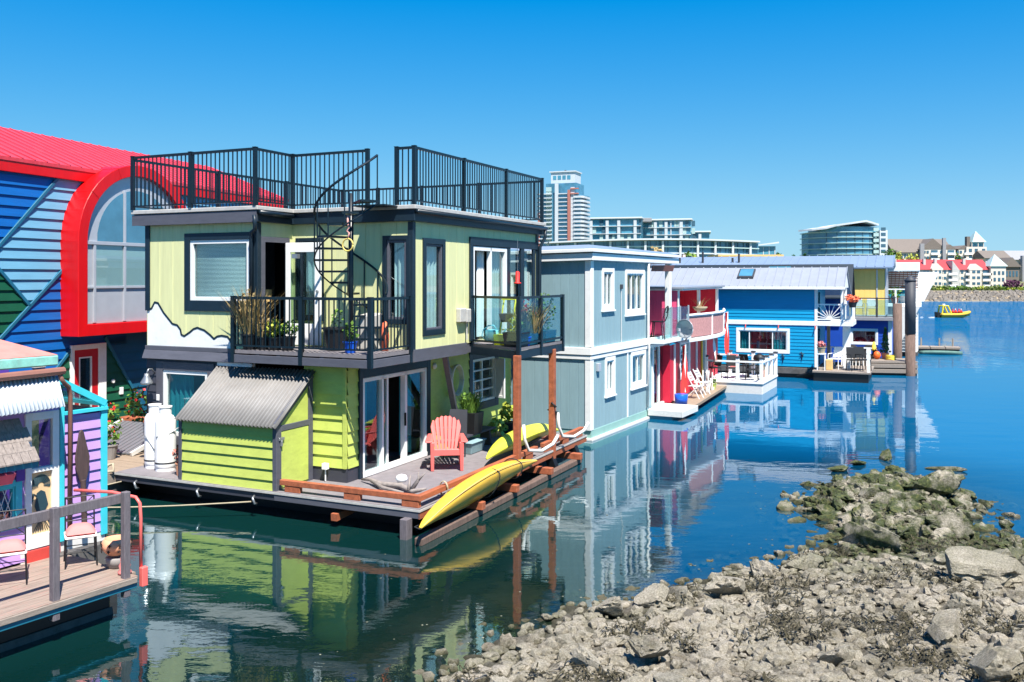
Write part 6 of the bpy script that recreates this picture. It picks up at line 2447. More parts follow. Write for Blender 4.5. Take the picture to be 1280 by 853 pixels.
# ------------------------------------------------------------------ houses behind the blue one
NF = Frame(20.9, 50.2, .42)
nh = NF.thing('floating_house', 'royal blue low house with roof terrace and red-curtained windows', 'house')
nf = WB((-7, 0), (0, 0))
W1, W2 = (3.3, 4.6, 1.35, 2.0), (4.95, 6.2, 1.3, 2.0)
m = MB()
wall(m, nf, .3, 2.55, [W1, W2], lap=.2, dep=.015)
wall(m, WB((0, 0), (0, 4)), .3, 2.55, lap=.2, dep=.015)
m.build('wall', M['navy_wall'], nh, norm=False)
for q in (W1, W2):
    window(nh, nf, *q, M['white_paint'], M['white_paint'], GL, trim=.1, mull=(), curt=[(0, 1, 0)], cm=M['curtain_red'], fw=.05)
m = MB()
bx(m, nf, 6.82, 7.02, -.02, .04, .3, 2.55)
m.build('corner_board', M['white_paint'], nh)
MB().box(-7, -.05, .05, 4, .2, .3).build('interior_floor', M['interior'], nh)
MB().box(-7.2, .2, -.3, 4.2, 2.56, 2.74).build('terrace_floor', M['roof_grey'], nh, bevel=.01)
railing(nh, [(-3.6, -.2), (.1, -.2), (.1, 4.)], 2.74, 1.05, M['pile_black'], 'terrace_railing', [(-3.6, -.2), (-1.9, -.2), (-.75, -.2), (.1, -.2), (.1, 2)], sp=5, pr=.05, low=.05)
m = MB()
for a, b in ((-3.5, -1.95), (-1.85, -.8), (-.7, .05)):
    m.box(a, b, -.21, -.19, 2.8, 3.7)
m.build('glass_panels', GLB, nh)
MB().box(-7, 0, .0, 4, -.3, .25).build('float', M['hull_black'], nh)
for x, lab in ((-1.75, 'pale lounge chair on the royal blue house terrace, left one'), (-1.05, 'pale lounge chair on the royal blue house terrace, right one')):
    cafe_chair(NF, x, .8, 2.74, R(10), lab, mtl='roof_trim', s=1.1, group='chairs on the roof terrace')
KF = Frame(18.95, 50.75, .42)
kh = KF.thing('floating_house', 'narrow house with dark blue metal gable roof behind the blue one', 'house')
m = MB()
m.hexa([(-13, -.6, 3.75), (0, -.6, 3.75), (0, .9, 5.62), (-13, .9, 5.62), (-13, -.6, 3.83), (0, -.6, 3.83), (0, .9, 5.7), (-13, .9, 5.7)])
m.hexa([(-13, 2.4, 3.75), (0, 2.4, 3.75), (0, .902, 5.62), (-13, .902, 5.62), (-13, 2.4, 3.83), (0, 2.4, 3.83), (0, .902, 5.7), (-13, .902, 5.7)])
m.build('roof', M['navy_trim'], kh)
m = MB()
m.prism([(-.3, -.4, 3.75), (-.3, 2.2, 3.75), (-.3, .9, 5.5)], (.05, 0, 0))
m.build('gable', M['roof_grey'], kh)
MB().box(-12.8, -.3, 0.1, 2.2, .2, 3.76).build('wall', M['navy_wall'], kh)
for x in (-11.6, -4.6):
    MB().hexa([(x, .3, 4.95), (x + 1.2, .3, 4.95), (x + 1.2, .75, 5.51), (x, .75, 5.51), (x, .3, 5.02), (x + 1.2, .3, 5.02), (x + 1.2, .75, 5.58), (x, .75, 5.58)]).build('skylight', M['planter_teal'], kh)
YF = Frame(21.9, 53.6, .42)
yh = YF.thing('floating_house', 'tall yellow house with long pale blue metal roof', 'house')
yf = WB((-14, 0), (0, 0))
m = MB()
wall(m, yf, .3, 5.45, grv=.3)
wall(m, WB((0, 0), (0, 6)), .3, 5.45, grv=.3)
m.build('wall', M['yellow_wall'], yh, norm=False)
m = MB()
m.box(.02, .06, .1, 6, .4, 5.5)
m.build('side_cladding', M['silver'], yh)
m = MB()
m.hexa([(-14.5, -.5, 5.48), (.5, -.5, 5.48), (.5, 2.6, 6.22), (-13.5, 2.6, 6.22), (-14.5, -.5, 5.56), (.5, -.5, 5.56), (.5, 2.6, 6.3), (-13.5, 2.6, 6.3)])
m.hexa([(-14.5, 6.3, 5.3), (.5, 6.3, 5.3), (.5, 2.602, 6.22), (-13.5, 2.602, 6.22), (-14.5, 6.3, 5.38), (.5, 6.3, 5.38), (.5, 2.602, 6.3), (-13.5, 2.602, 6.3)])
rf = m.build('roof', M['roof_blue'], yh)
m = MB()
for k in range(30):
    x = -14 + k * .5
    m.beam((x, -.5, 5.575), (x, 2.6, 6.315), .05, .05)
m.build('ribs', M['roof_blue'], rf)
for x, h_ in ((-12.4, .5), (-10.9, .7), (-8.6, .55), (-9.0, .3)):
    MB().cyl(x, .9, 5.8, 5.9 + h_, .07, 8).build('vent_pipe', M['pile_black'], yh)
MB().box(-.45, -.38, -.04, -.0, .3, 5.4).build('downspout', M['silver'], yh)
# white house with the outside stair and pergola
SF = Frame(25.6, 57.5, .42)
sh_ = SF.thing('floating_house', 'white house with outside stair, pergola lattice and turquoise deck chairs', 'house')
m = MB()
wall(m, WB((-3.2, 0), (0, 0)), .3, 3.1, lap=.2, dep=.02)
wall(m, WB((0, 0), (0, 5)), .3, 3.1, lap=.2, dep=.02)
wall(m, WB((-3.2, 1.8), (0, 1.8)), 3.3, 5.3, lap=.2, dep=.02)
m.build('wall', M['white_paint'], sh_, norm=False)
MB().box(-3.4, .2, -.3, 5, 3.1, 3.3).build('terrace_floor', M['white_paint'], sh_, bevel=.01)
MB().box(-3.2, .1, -.2, 1.7, 5.35, 5.9).build('pergola_roof', M['white_paint'], sh_, bevel=.02)
m = MB()
for k in range(14):
    m.beam((-3.0 + k * .23, .4, 4.0), (-2.9 + k * .23, .4, 5.35), .07, .03)
for k in range(9):
    m.beam((-3.1, .38, 4.3 + k * .12), (.1, .38, 4.3 + k * .12), .03, .06)
m.build('lattice', M['rust_wood'], sh_)
for x in (-3.1, .0):
    MB().box(x, x + .1, .3, .4, 3.3, 5.35).build('post', M['white_paint'], sh_)
m = MB()
m.beam((-3.3, -.25, 4.2), (.1, -.25, 4.2), .06, .07)
rr_ = m.build('railing', M['white_paint'], sh_)
for x in (-3.3, -1.3, .1):
    MB().box(x - .05, x + .05, -.3, -.2, 2.6 if x > -2 and x < 0 else 3.3, 4.24).build('post', M['white_paint'], rr_)
m = MB()
for k in range(15):
    m.box(-1.3 - .0, -.05, -.9, -.35, .3 + k * .19, .33 + k * .19)
m.build('stair_treads', M['white_paint'], sh_)
m = MB()
m.prism([(-1.4, -.95, 3.1), (.1, -.95, 3.1), (-1.25, -.95, .3), (-1.4, -.95, .3)], (0, -.05, 0))
m.build('stair_side', M['white_old'], sh_)
m = MB()
m.prism([(.1, 1.75, 5.3), (1.25, 1.75, 5.3), (.35, 1.75, 3.4), (.1, 1.75, 3.4)], (0, -.06, 0))
m.build('awning_side', M['white_paint'], sh_)
MB().box(-3.2, 0, 0, 5, -.3, .3).build('float', M['hull_conc'], sh_)
for x, lab in ((-1.95, 'turquoise deck chair at the left of the white house terrace'), (-.9, 'turquoise deck chair at the right of the white house terrace')):
    cafe_chair(SF, x, .3, 3.3, R(20 if x < -1.5 else -20), lab, mtl='teal_chair', s=1.2, group='turquoise deck chairs')
pot(-1.4, .3, 3.3, 'leafy pot between the two turquoise deck chairs', fr=SF, r=.25, h=.35, pm='rust_wood', fm='leaf', fh=.7, fr_=.4, n=80, ls=.15)
# ------------------------------------------------------------------ piles, little docks and what is on them
def pile(x, y, r, zt, lab, black=True):
    t = thing('mooring_pile', lab, 'mooring pile', (x, y, 0))
    MB().cyl(0, 0, -3, 2.1 if black else zt, r, 16).build('timber', M['pile_wood'], t, smooth=True)
    if black:
        MB().cyl(0, 0, 2.1, zt, r * 1.06, 16).build('sleeve', M['pile_black'], t, smooth=True)
        MB().lathe([(r * 1.15, 0), (r * 1.15, .06), (.03, .3), (.0, .3)], (0, 0, zt), 16).build('cap', M['pile_black'], t, smooth=True)
pile(20.0, 45.79, .24, 4.75, 'tall mooring pile with black sleeve and pointed cap')
pile(20.55, 48.6, .22, 3.55, 'shorter bare timber pile just behind the tall capped one', False)
t = thing('dock', 'low grey timber dock at the foot of the tall mooring pile', 'dock', (18.3, 46.3, 0), -.2)
m = MB()
for k in range(4):
    m.box(-1.0, 2.1, -.2 + k * .5, .26 + k * .5, .62, .72)
m.build('planks', M['old_wood'], t)
for z in (.12, .38):
    MB().box(-1.0, 2.1, -.25, -.1, z, z + .2).build('side_board', M['old_wood'], t, bevel=.01)
MB().box(-1, 2.1, -.05, 1.7, -.4, .55).build('float', M['hull_black'], t)
for x, lab in ((17.75, 'black tyre leaning against the royal blue wall, left one'), (18.65, 'black tyre behind the orange buoy')):
    t = thing('tyre', lab, 'tyre', (x, 47.6, 1.05), -.3, 'tyres on the grey dock')
    MB().tube([(.28 * math.cos(k * .3142), 0, .28 * math.sin(k * .3142)) for k in range(21)], .1, 8).build('tread', M['tyre'], t, smooth=True)
    MB().tube([(.18 * math.cos(k * .3142), 0, .18 * math.sin(k * .3142)) for k in range(21)], .03, 6).build('rim', M['pile_black'], t, smooth=True)
t = thing('buoy', 'round orange buoy lying on the grey dock', 'buoy', (18.85, 47.1, .92))
MB().lathe([(.0, -.2), (.13, -.16), (.2, 0), (.13, .16), (.05, .21), (.0, .22)], n=16).build('ball', M['orange'], t, smooth=True)
MB().tube([(.07 * math.cos(k * .6283), 0, .3 + .07 * math.sin(k * .6283)) for k in range(11)], .02, 6).build('eye', M['tyre'], t)
o = MB().lathe([(.0, 0), (.16, .0), (.13, .1), (.05, .42), (.0, .45)], n=14).build('float_cone', M['buoy_yellow'], smooth=True)
o.location = (18.85, 47.5, 1.15)
tag(o, 'pale yellow pointed float standing behind the orange buoy', 'float')
m = MB()
for k in range(7):
    m.tube([(.22 * math.cos(q * .5 + k), .18 * math.sin(q * .5 + k), .04 + .03 * k + .02 * math.sin(q)) for q in range(13)], .035, 6)
o = m.build('rope_pile', M['buoy_yellow'], smooth=True)
o.location = (19.35, 46.6, .72)
tag(o, 'heap of yellow rope on the dock edge', 'rope')
t = thing('potted_conifer', 'slim dark conical evergreen in a pot on the grey dock', 'conifer', (19.4, 47.4, .72))
MB().lathe([(.15, 0), (.2, .3), (.17, .3)], n=12).build('pot', M['terracotta'], t)
MB().cyl(0, 0, .25, 1.5, .03, 6).build('trunk', M['bark'], t)
m = MB()
for k in range(240):
    z = .3 + 1.3 * (k / 240)
    r_ = .27 * (1 - (z - .3) / 1.35) * math.sqrt(random.random())
    a = random.uniform(0, 6.28)
    leaves(m, (r_ * math.cos(a), r_ * math.sin(a), z), (.03, .03, .05), 1, .1)
m.build('foliage', M['leaf_dark'], t, norm=False)
t = thing('dock', 'small distant grey pontoon with a green skiff right of the piles', 'dock', (27.0, 59.5, 0), -.35)
m = MB()
for k in range(5):
    m.box(-2.4 + k * .9, -1.55 + k * .9, 0, 1.3, .3, .42)
m.build('planks', M['old_wood'], t)
MB().box(-2.3, 2, .1, 1.2, -.3, .29).build('float', M['hull_conc'], t)
for x in (-1.6, -.2, .9, 1.7):
    MB().cyl(x, 1.1, .3, .95, .05, 6).build('bollard', M['old_wood'], t)
MB().cyl(-1.2, -.06, -.3, .85, .13, 8).build('blue_post', M['navy_wall'], t)
m = MB()
rows = []
for i in range(11):
    q = -1 + i / 5
    b = .35 * (1 - abs(q) ** 2.5) + .02
    rows.append([(q * 1.3, -b, .2), (q * 1.3, -b * .7, .02), (q * 1.3, 0, -.08), (q * 1.3, b * .7, .02), (q * 1.3, b, .2)])
m.grid(rows)
o = m.build('skiff', mat('skiff_paint', '#5f7f76', .6, .2, 4), smooth=True, solid=.03)
o.location = (27.6, 58.7, 0)
o.rotation_euler = (0, 0, -.2)
tag(o, 'small pale green skiff moored at the distant pontoon', 'boat')
# ------------------------------------------------------------------ far shore, city and trees
def land_z(x, y):
    return 2.2 + .03 * max(0, y - 200) + (1.2 if y > 224 else 0)
struct(sheet('far_shore_ground', [62, 75, 90, 110, 130, 160, 220, 400], [198.5, 202, 206, 215, 230, 260, 400, 900], land_z, M['land']))
m = MB()
m.prism([(-120, 94, 1.6), (30, 94, 1.6), (62, 192, 1.6), (62, 400, 1.6), (-300, 400, 1.6)], (0, 0, -4))
struct(m.build('city_ground', M['land']))
# stone revetment of the far shore, with its own boulders
m = MB()
rr = random.Random(3)
for i in range(2600):
    x = rr.uniform(66, 170)
    q = rr.random()
    s = rr.uniform(.16, .5)
    y, z = 193.2 + q * 5.2, .1 + q * 2.05
    a = [rr.uniform(.6, 1.2) * s for _ in range(8)]
    m.hexa([(x - a[0], y - a[1], z - a[2] * .6), (x + a[1], y - a[3], z - a[4] * .6), (x + a[2], y + a[5], z - .1), (x - a[3], y + a[6], z - .1), (x - a[4] * .7, y - a[5] * .6, z + a[6] * .6), (x + a[5] * .7, y - a[7] * .6, z + a[0] * .6), (x + a[6] * .7, y + a[1] * .6, z + a[3] * .6), (x - a[7] * .7, y + a[2] * .6, z + a[1] * .5)])
o = m.build('revetment_stones', M['riprap'], norm=False)
tag(o, 'band of broken grey riprap stones along the far shore', 'riprap')
o['kind'] = 'stuff'
o = sheet('far_bank', [60, 66, 80, 110, 170, 400], [192.4, 193, 198.6], lambda x, y: (y - 193) * .39, M['sand'])
struct(o)


def tree(x, y, z, h, r, label, fm='leaf', group='trees of the far shore', n=420, trunk=.3, cone=False):
    t = thing('tree', label, 'tree', (x, y, z), 0, group)
    MB().tube([(0, 0, -.3), (.03 * h, 0, h * .3), (0, .02 * h, h * .75)], [h * .035, h * .025, h * .01], 7).build('trunk', M['bark'], t)
    m = MB()
    if cone:
        for k in range(n):
            q = random.random() ** .7
            a = random.uniform(0, 6.28)
            rad = r * (1 - q) * math.sqrt(random.uniform(.3, 1))
            leaves(m, (rad * math.cos(a), rad * math.sin(a), h * (.12 + .88 * q)), (.1, .1, .1), 1, h * .06)
    else:
        cl = [(random.gauss(0, .45) * r, random.gauss(0, .45) * r, h * random.uniform(trunk + .12, .88)) for _ in range(9)] + [(0, 0, h * .62)]
        for c in cl:
            leaves(m, c, (r * .5, r * .5, h * .19), n // 10, h * .055)
    m.build('crown', M[fm], t, norm=False)
    return t


def XD(px, D):
    return (px - 640) / FPX * D


def ZP(py, D):
    return HC - (py - 348) / FPX * D


def tower():
    """slim residential tower with balconies, brick-coloured piers and a stepped white top"""
    D = 262
    t = thing('tower_block', 'tall white and glass residential tower with brick-coloured piers', 'tower', (XD(706, D), D, 0), -.35)
    s = D / FPX
    zt = ZP(245, D)
    MB().box(-6, 6, -5, 5, 0, zt).build('core', M['tower_glass2'], t)
    MB().box(-4.4, 4.6, -4, 4, zt, ZP(231, D)).build('upper_storey', M['tower_glass2'], t)
    MB().box(-3.2, 3.9, -3, 3, ZP(231, D), ZP(217, D)).build('penthouse', M['tower_white'], t)
    MB().box(-3.6, 4.2, -3.3, 3.3, ZP(217, D) + .01, ZP(215.5, D)).build('roof_slab', M['tower_white'], t)
    m = MB()
    for x in (-2.6, -1.2, .2, 1.6):
        m.box(x, x + 1.0, -3.05, -2.98, ZP(226, D), ZP(221, D))
    m.build('window_band', M['tower_glass'], t)
    MB().cyl(.2, 0, ZP(216, D), ZP(213, D), .3, 8).build('mast', M['pile_black'], t)
    z = ZP(310, D)
    fh = (zt - z) / 13
    for k in range(-3, 14):
        zz = z + k * fh
        m = MB()
        m.prism([(-6.7, -5.1, zz), (-5.9, -5.9, zz), (-2.2, -5.9, zz), (-2.2, -5.1, zz)], (0, 0, .28))
        m.build('balcony', M['tower_white'], t)
        MB().box(-.2, 2.4, -5.5, -5.01, zz, zz + .25).build('balcony', M['tower_white'], t)
        if k < 13:
            m = MB()
            m.prism([(4.2, -5.6, zz), (6.3, -5.6, zz), (7.0, -4.4, zz), (7.0, 2, zz), (6.02, 2, zz), (6.02, -5.01, zz), (4.2, -5.01, zz)], (0, 0, .55))
            m.build('balcony', M['tower_white'], t)
        MB().box(3.3, 4.4, -5.25, -5.01, zz + .8, zz + 1.9).build('window', M['tower_white'], t)
        MB().box(-4.0, -2.4, -5.2, -5.01, zz + .5, zz + 2.1).build('window', M['cap_green'], t)
    MB().box(-1.2, -.35, -5.8, -5.01, 0, ZP(232, D)).build('pier', M['tower_white'], t)
    MB().box(2.5, 3.2, -5.7, -5.01, 0, ZP(240, D)).build('pier', M['brick_pink'], t)
    MB().box(-6.3, -5.8, -5.7, -5.01, 0, ZP(267, D)).build('pier', M['brick_pink'], t)
    for py in (238, 244):
        MB().box(3.21, 5.6, -5.6, -5.01, ZP(py + 1.4, D), ZP(py, D)).build('lintel', M['brick_pink'], t)
tower()


def slab_block(name, label, D, px0, px1, py0, rot, floors, parts, depth=14, glass='tower_glass', bays=10):
    x0, x1 = XD(px0, D), XD(px1, D)
    t = thing(name, label, 'apartment block', ((x0 + x1) / 2, D, 0), rot)
    W = (x1 - x0) / 2 / math.cos(rot)
    zt = ZP(py0, D)
    MB().box(-W, W, 0, depth, 0, zt).build('glass_body', M[glass], t)
    MB().box(-W - .5, W + .5, -.9, depth, zt + .01, zt + .5).build('roof', M['tower_white'], t, bevel=.1)
    zb = ZP(340, D)
    for k in range(floors):
        zz = zb + (zt - zb) * k / floors
        MB().box(-W - .1, W + .1, -.7, -.01, zz, zz + .2).build('floor_slab', M['tower_white'], t)
    for k in range(bays):
        x = -W + 2 * W * (k + .5 * (k % 2)) / bays
        if k % 3 == 0:
            MB().box(x, x + .9, -.6, -.012, 0, zt - .3).build('pier', M['tower_white'], t)
        elif k % 5 == 2:
            MB().box(x, x + .5, -.62, -.012, 0, zt * .62).build('pier', M['brick_pink'], t)
        for f in range(floors):
            if random.random() < .45:
                zz = zb + (zt - zb) * f / floors
                MB().box(x + .95, x + 2.0, -.25, -.012, zz + .35, zz + (zt - zb) / floors - .2).build('window', M['cap_green' if random.random() < .4 else 'win_dark'], t)
    return t
slab_block('apartment_block', 'white and glass mid-rise block with flat roof beside the tower', 285, 738, 800, 274, -.25, 7, None, bays=11)
slab_block('apartment_block', 'glass mid-rise block with thin projecting roof at the right of the terrace row', 290, 800, 862, 276, -.25, 7, None, bays=12)
slab_block('apartment_block', 'low stepped end block of the terrace row right of the glass mid-rises', 300, 855, 886, 291, -.2, 4, None, bays=6)
D = 284
for a, b, c, lab in ((788, 816, 270, 'roof plant room with railings on top of the mid-rise blocks'),):
    o = MB().box(XD(a, D), XD(b, D), D + 2, D + 8, ZP(277, D), ZP(c + 2, D)).build('plant_room', M['roof_grey'], bevel=.1)
    tag(o, lab, 'plant room')
D = 292
t = thing('apartment_block', 'blue glass corner block with a white flat roof among the mid-rises', 'apartment block', (XD(842, D), D - 3, 0), -.25)
MB().box(-4.2, 4.2, 0, 8, 0, ZP(276, D)).build('glass_body', M['tower_glass2'], t)
MB().box(-4.6, 4.6, -.6, 8.3, ZP(276, D) + .01, ZP(274.5, D)).build('roof', M['tower_white'], t)
for k in range(5):
    MB().box(-4.3, 4.3, -.3, -.02, ZP(322 - 9 * k, D), ZP(321 - 9 * k, D)).build('floor_slab', M['tower_white'], t)
for x in (-1.5, 1.2):
    MB().box(x, x + .3, -.25, -.015, 0, ZP(277, D)).build('pier', M['tower_white'], t)


# long curved glass building
def curved():
    D = 215
    t = thing('curved_building', 'long low curved glass building with a thin sweeping white roof', 'building', (0, 0, 0))
    P = []
    for k in range(25):
        u = k / 24
        px = 686 + (948 - 686) * u
        d = D + 24 * (u - .35) ** 2
        P.append((XD(px, d), d))
    top = [ZP(304.5 - 6 * math.sin(math.pi * min(1, .1 + .75 * k / 24)), P[k][1]) for k in range(25)]
    m = MB()
    m.grid([[(x, y, 0) for x, y in P], [(x, y, z - .5) for (x, y), z in zip(P, top)]])
    m.build('glass_wall', M['tower_glass2'], t)
    m = MB()
    m.grid([[(x, y - 1.6, z - .35) for (x, y), z in zip(P, top)], [(x, y - 1.6, z) for (x, y), z in zip(P, top)], [(x, y + 9, z + .1) for (x, y), z in zip(P, top)], [(x, y + 9, z - .5) for (x, y), z in zip(P, top)], [(x, y - 1.6, z - .35) for (x, y), z in zip(P, top)]])
    m.build('roof', M['tower_white'], t)
    for dz in (2.0, 3.6, 5.2, 6.8):
        m = MB()
        m.grid([[(x, y - .7, z - dz) for (x, y), z in zip(P, top)], [(x, y - .7, z - dz + .3) for (x, y), z in zip(P, top)], [(x, y - .05, z - dz + .3) for (x, y), z in zip(P, top)]])
        m.build('floor_slab', M['cap_green'] if dz < 3 else M['tower_white'], t)
    for k in range(1, 24, 2):
        x, y = P[k]
        MB().box(x - .25, x + .25, y - .9, y - .02, 0, top[k] - .5).build('pier', M['tower_white'], t)
    for k in range(24):
        for q in (.3, .65):
            x, y = P[k][0] * (1 - q) + P[k + 1][0] * q, P[k][1] * (1 - q) + P[k + 1][1] * q
            if random.random() < .8:
                MB().box(x - .06, x + .06, y - .2, y - .02, 0, top[k] - .6).build('mullion', M['win_dark'], t)
curved()
D = 238
t = thing('pavilion', 'small glass pavilion with an upswept white roof at the end of the curved building', 'building', (XD(957, D), D, 0))
MB().box(-2.2, 2.6, 0, 4, 0, ZP(308, D)).build('glass_body', M['tower_glass'], t)
MB().hexa([(-3, -1, ZP(308, D)), (3.2, -1, ZP(304.5, D)), (3.2, 5, ZP(304.5, D)), (-3, 5, ZP(308, D)), (-3, -1, ZP(306.5, D)), (3.2, -1, ZP(302.5, D)), (3.2, 5, ZP(302.5, D)), (-3, 5, ZP(306.5, D))]).build('roof', M['tower_white'], t)
for k in range(4):
    MB().box(-2.2 + k * 1.5, -2.0 + k * 1.5, -.1, -.01, 0, ZP(309, D)).build('pier', M['tower_white'], t)
D = 120
t = thing('house', 'low building with an orange-tan flat roof below the curved glass building', 'building', (XD(938, D), D, 1.6))
MB().box(-4, 4, 0, 6, 0, ZP(321, D) - 1.6).build('wall', M['tan'], t)
MB().box(-4.3, 4.3, -.3, 6.3, ZP(321, D) - 1.59, ZP(318.5, D) - 1.6).build('roof', M['tan'], t)
D = 100
t = thing('house', 'small house with terracotta hip roof and white chimney behind the grey one', 'house', (XD(850, D), D, 1.6))
zb, zt = ZP(331, D) - 1.6, ZP(321, D) - 1.6
MB().box(-2.3, 2.3, 0, 4, 0, zb).build('wall', M['cream'], t)
m = MB()
m.add([(-2.7, -.4, zb), (2.7, -.4, zb), (2.7, 4.4, zb), (-2.7, 4.4, zb), (-1.0, 2, zt), (.6, 2, zt)], [(0, 1, 5, 4), (1, 2, 5), (2, 3, 4, 5), (3, 0, 4), (0, 3, 2, 1)])
rf = m.build('roof', M['brick_pink'], t)
MB().box(.5, .8, 1.0, 1.3, zb + .3, zt + .25).build('chimney', M['cream'], rf)


# round glass apartment building on the right
def roundglass():
    D = 235
    t = thing('apartment_block', 'rounded teal glass apartment block with sweeping white roof and balconies', 'apartment block', (XD(1056, D), D, 0))
    s = D / FPX
    def prof(k, n=16, grow=0., z=0.):
        pts = []
        for i in range(n + 1):
            u = -1 + 2 * i / n
            pts.append((u * (8.6 + grow), -4.2 * (1 - abs(u) ** 2.2) - grow * (1 - abs(u)) + 2.5 * max(0, -u) ** 2, z))
        return pts + [(8.6 + grow, 8, z), (-8.6 - grow, 8, z)]
    z0 = ZP(335, D)
    zs = [ZP(q, D) for q in (340, 329, 319, 312, 305, 298, 291.5)]
    m = MB()
    m.prism([(a, b, 0) for a, b, c in prof(0)], (0, 0, ZP(291, D)))
    m.build('glass_body', M['tower_glass2'], t)
    m = MB()
    m.prism([(max(-6.8, a) , b + .3, ZP(291, D) + .01) for a, b, c in prof(0)][:], (0, 0, ZP(284.5, D) - ZP(291, D)))
    m.build('top_storey', M['tower_glass'], t)
    for z in zs:
        m = MB()
        m.prism(prof(0, 16, .5, z), (0, 0, .2))
        m.build('balcony_slab', M['cap_green'], t)
    rp = [(-11.5, 1.5, ZP(289.5, D)), (-9, -1.5, ZP(289, D)), (-6, -3.5, ZP(287.5, D)), (-3.6, -4.6, ZP(284, D)), (0, -5.4, ZP(281.5, D)), (3.6, -5, ZP(279, D)), (5.6, -3.6, ZP(280.5, D)), (8.4, -1, ZP(282.5, D)), (8.4, 7, ZP(282.5, D)), (0, 8, ZP(281, D)), (-9, 7, ZP(288, D))]
    m = MB()
    m.prism(rp, (0, 0, .45))
    m.build('roof', M['tower_white'], t)
    MB().box(8.0, 10.0, -2.5, 5, 0, ZP(288.5, D)).build('end_wall', M['tower_white'], t)
    for z in zs:
        MB().box(8.3, 9.5, -2.55, -2.49, z + .5, z + 1.3).build('window', M['win_dark'], t)
        MB().box(6.3, 7.6, -2.9, -2.4, z + .35, z + 1.2).build('window', M['cap_green'], t)
    for k in range(3, 16, 2):
        a, b, c = prof(0)[k]
        MB().box(a - .08, a + .08, b - .15, b + .1, 0, ZP(291, D)).build('mullion', M['win_dark'], t)
roundglass()


def gable_roof(m, x0, x1, y0, y1, z0, z1, axis='x', ov=.4):
    if axis == 'x':
        ym = (y0 + y1) / 2
        m.add([(x0 - ov, y0 - ov, z0), (x1 + ov, y0 - ov, z0), (x1 + ov, y1 + ov, z0), (x0 - ov, y1 + ov, z0), (x0 - ov, ym, z1), (x1 + ov, ym, z1)], [(0, 1, 5, 4), (2, 3, 4, 5), (0, 4, 3), (1, 2, 5), (0, 3, 2, 1)])
    else:
        xm = (x0 + x1) / 2
        m.add([(x0 - ov, y0 - ov, z0), (x1 + ov, y0 - ov, z0), (x1 + ov, y1 + ov, z0), (x0 - ov, y1 + ov, z0), (xm, y0 - ov, z1), (xm, y1 + ov, z1)], [(0, 1, 4), (1, 2, 5, 4), (2, 3, 5), (3, 0, 4, 5), (0, 3, 2, 1)])


def facade(t, D, px0, px1, floors, py_b, py_t, yo, wm='cream', n=6, dark='win_dark'):
    """front wall with windows and white balconies on the shore buildings"""
    for f in range(floors):
        za, zb = ZP(py_b + (py_t - py_b) * f / floors, D), ZP(py_b + (py_t - py_b) * (f + 1) / floors, D)
        for k in range(n):
            a, b = px0 + (px1 - px0) * k / n, px0 + (px1 - px0) * (k + 1) / n
            xa, xb = XD(a, D), XD(b, D)
            w = xb - xa
            if k % 2:
                MB().box(xa + w * .1, xb - w * .1, D + yo - .06, D + yo - .005, za + (zb - za) * .2, zb - (zb - za) * .15).build('window', M[dark], t)
                MB().box(xa, xb, D + yo - .7, D + yo - .065, za, za + (zb - za) * .38).build('balcony', M['white_paint'], t)
            else:
                for q in (.2, .58):
                    MB().box(xa + w * q, xa + w * (q + .26), D + yo - .06, D + yo - .005, za + (zb - za) * .3, zb - (zb - za) * .25).build('window', M[dark], t)


# red-roofed row on the shore
D = 207
t = thing('apartment_block', 'long cream shore block of three floors under red gabled roofs', 'apartment block')
MB().box(XD(1100, D), XD(1240, D), D, D + 6, 2, ZP(337, D)).build('wall', M['cream'], t)
m = MB()
gable_roof(m, XD(1096, D), XD(1236, D), D, D + 7, ZP(337.2, D), ZP(324.5, D), 'x', .3)
rf = m.build('roof', M['roof_red'], t)
facade(t, D, 1152, 1238, 3, 359, 337, 0, n=8)
for a, b, c in ((1163, 1177, 329.5), (1116, 1127, 330), (1209, 1226, 330)):
    m = MB()
    x0, x1 = XD(a, D), XD(b, D)
    m.prism([(x0, D - .8, ZP(338, D)), (x1, D - .8, ZP(338, D)), (x1, D - .8, ZP(336, D)), ((x0 + x1) / 2, D - .8, ZP(c, D)), (x0, D - .8, ZP(336, D))], (0, 4, 0))
    m.build('gable', M['cream'], t)
    MB().box(x0 + .2, x1 - .2, D - .75, D - .01, 2, ZP(338, D) - .02).build('bay', M['cream'], t)
    for f in range(3):
        for q in (.25, .6):
            MB().box(x0 + (x1 - x0) * q, x0 + (x1 - x0) * (q + .22), D - .82, D - .755, ZP(356 - f * 7.3, D), ZP(353 - f * 7.3, D)).build('window', M['win_dark'], t)
for a in (1108, 1121, 1158, 1172, 1208):
    MB().box(XD(a, D), XD(a + 3, D), D + 1.5, D + 2.2, ZP(335, D), ZP(323.5, D)).build('chimney', M['roof_trim'], t)
m = MB()
x0, x1 = XD(1189, D), XD(1198, D)
m.prism([(x0, D - .6, 2), (x1, D - .6, 2), (x1, D - .6, ZP(338, D)), (x0, D - .6, ZP(326, D))], (0, 3, 0))
m.build('stair_wall', M['roof_trim'], t)
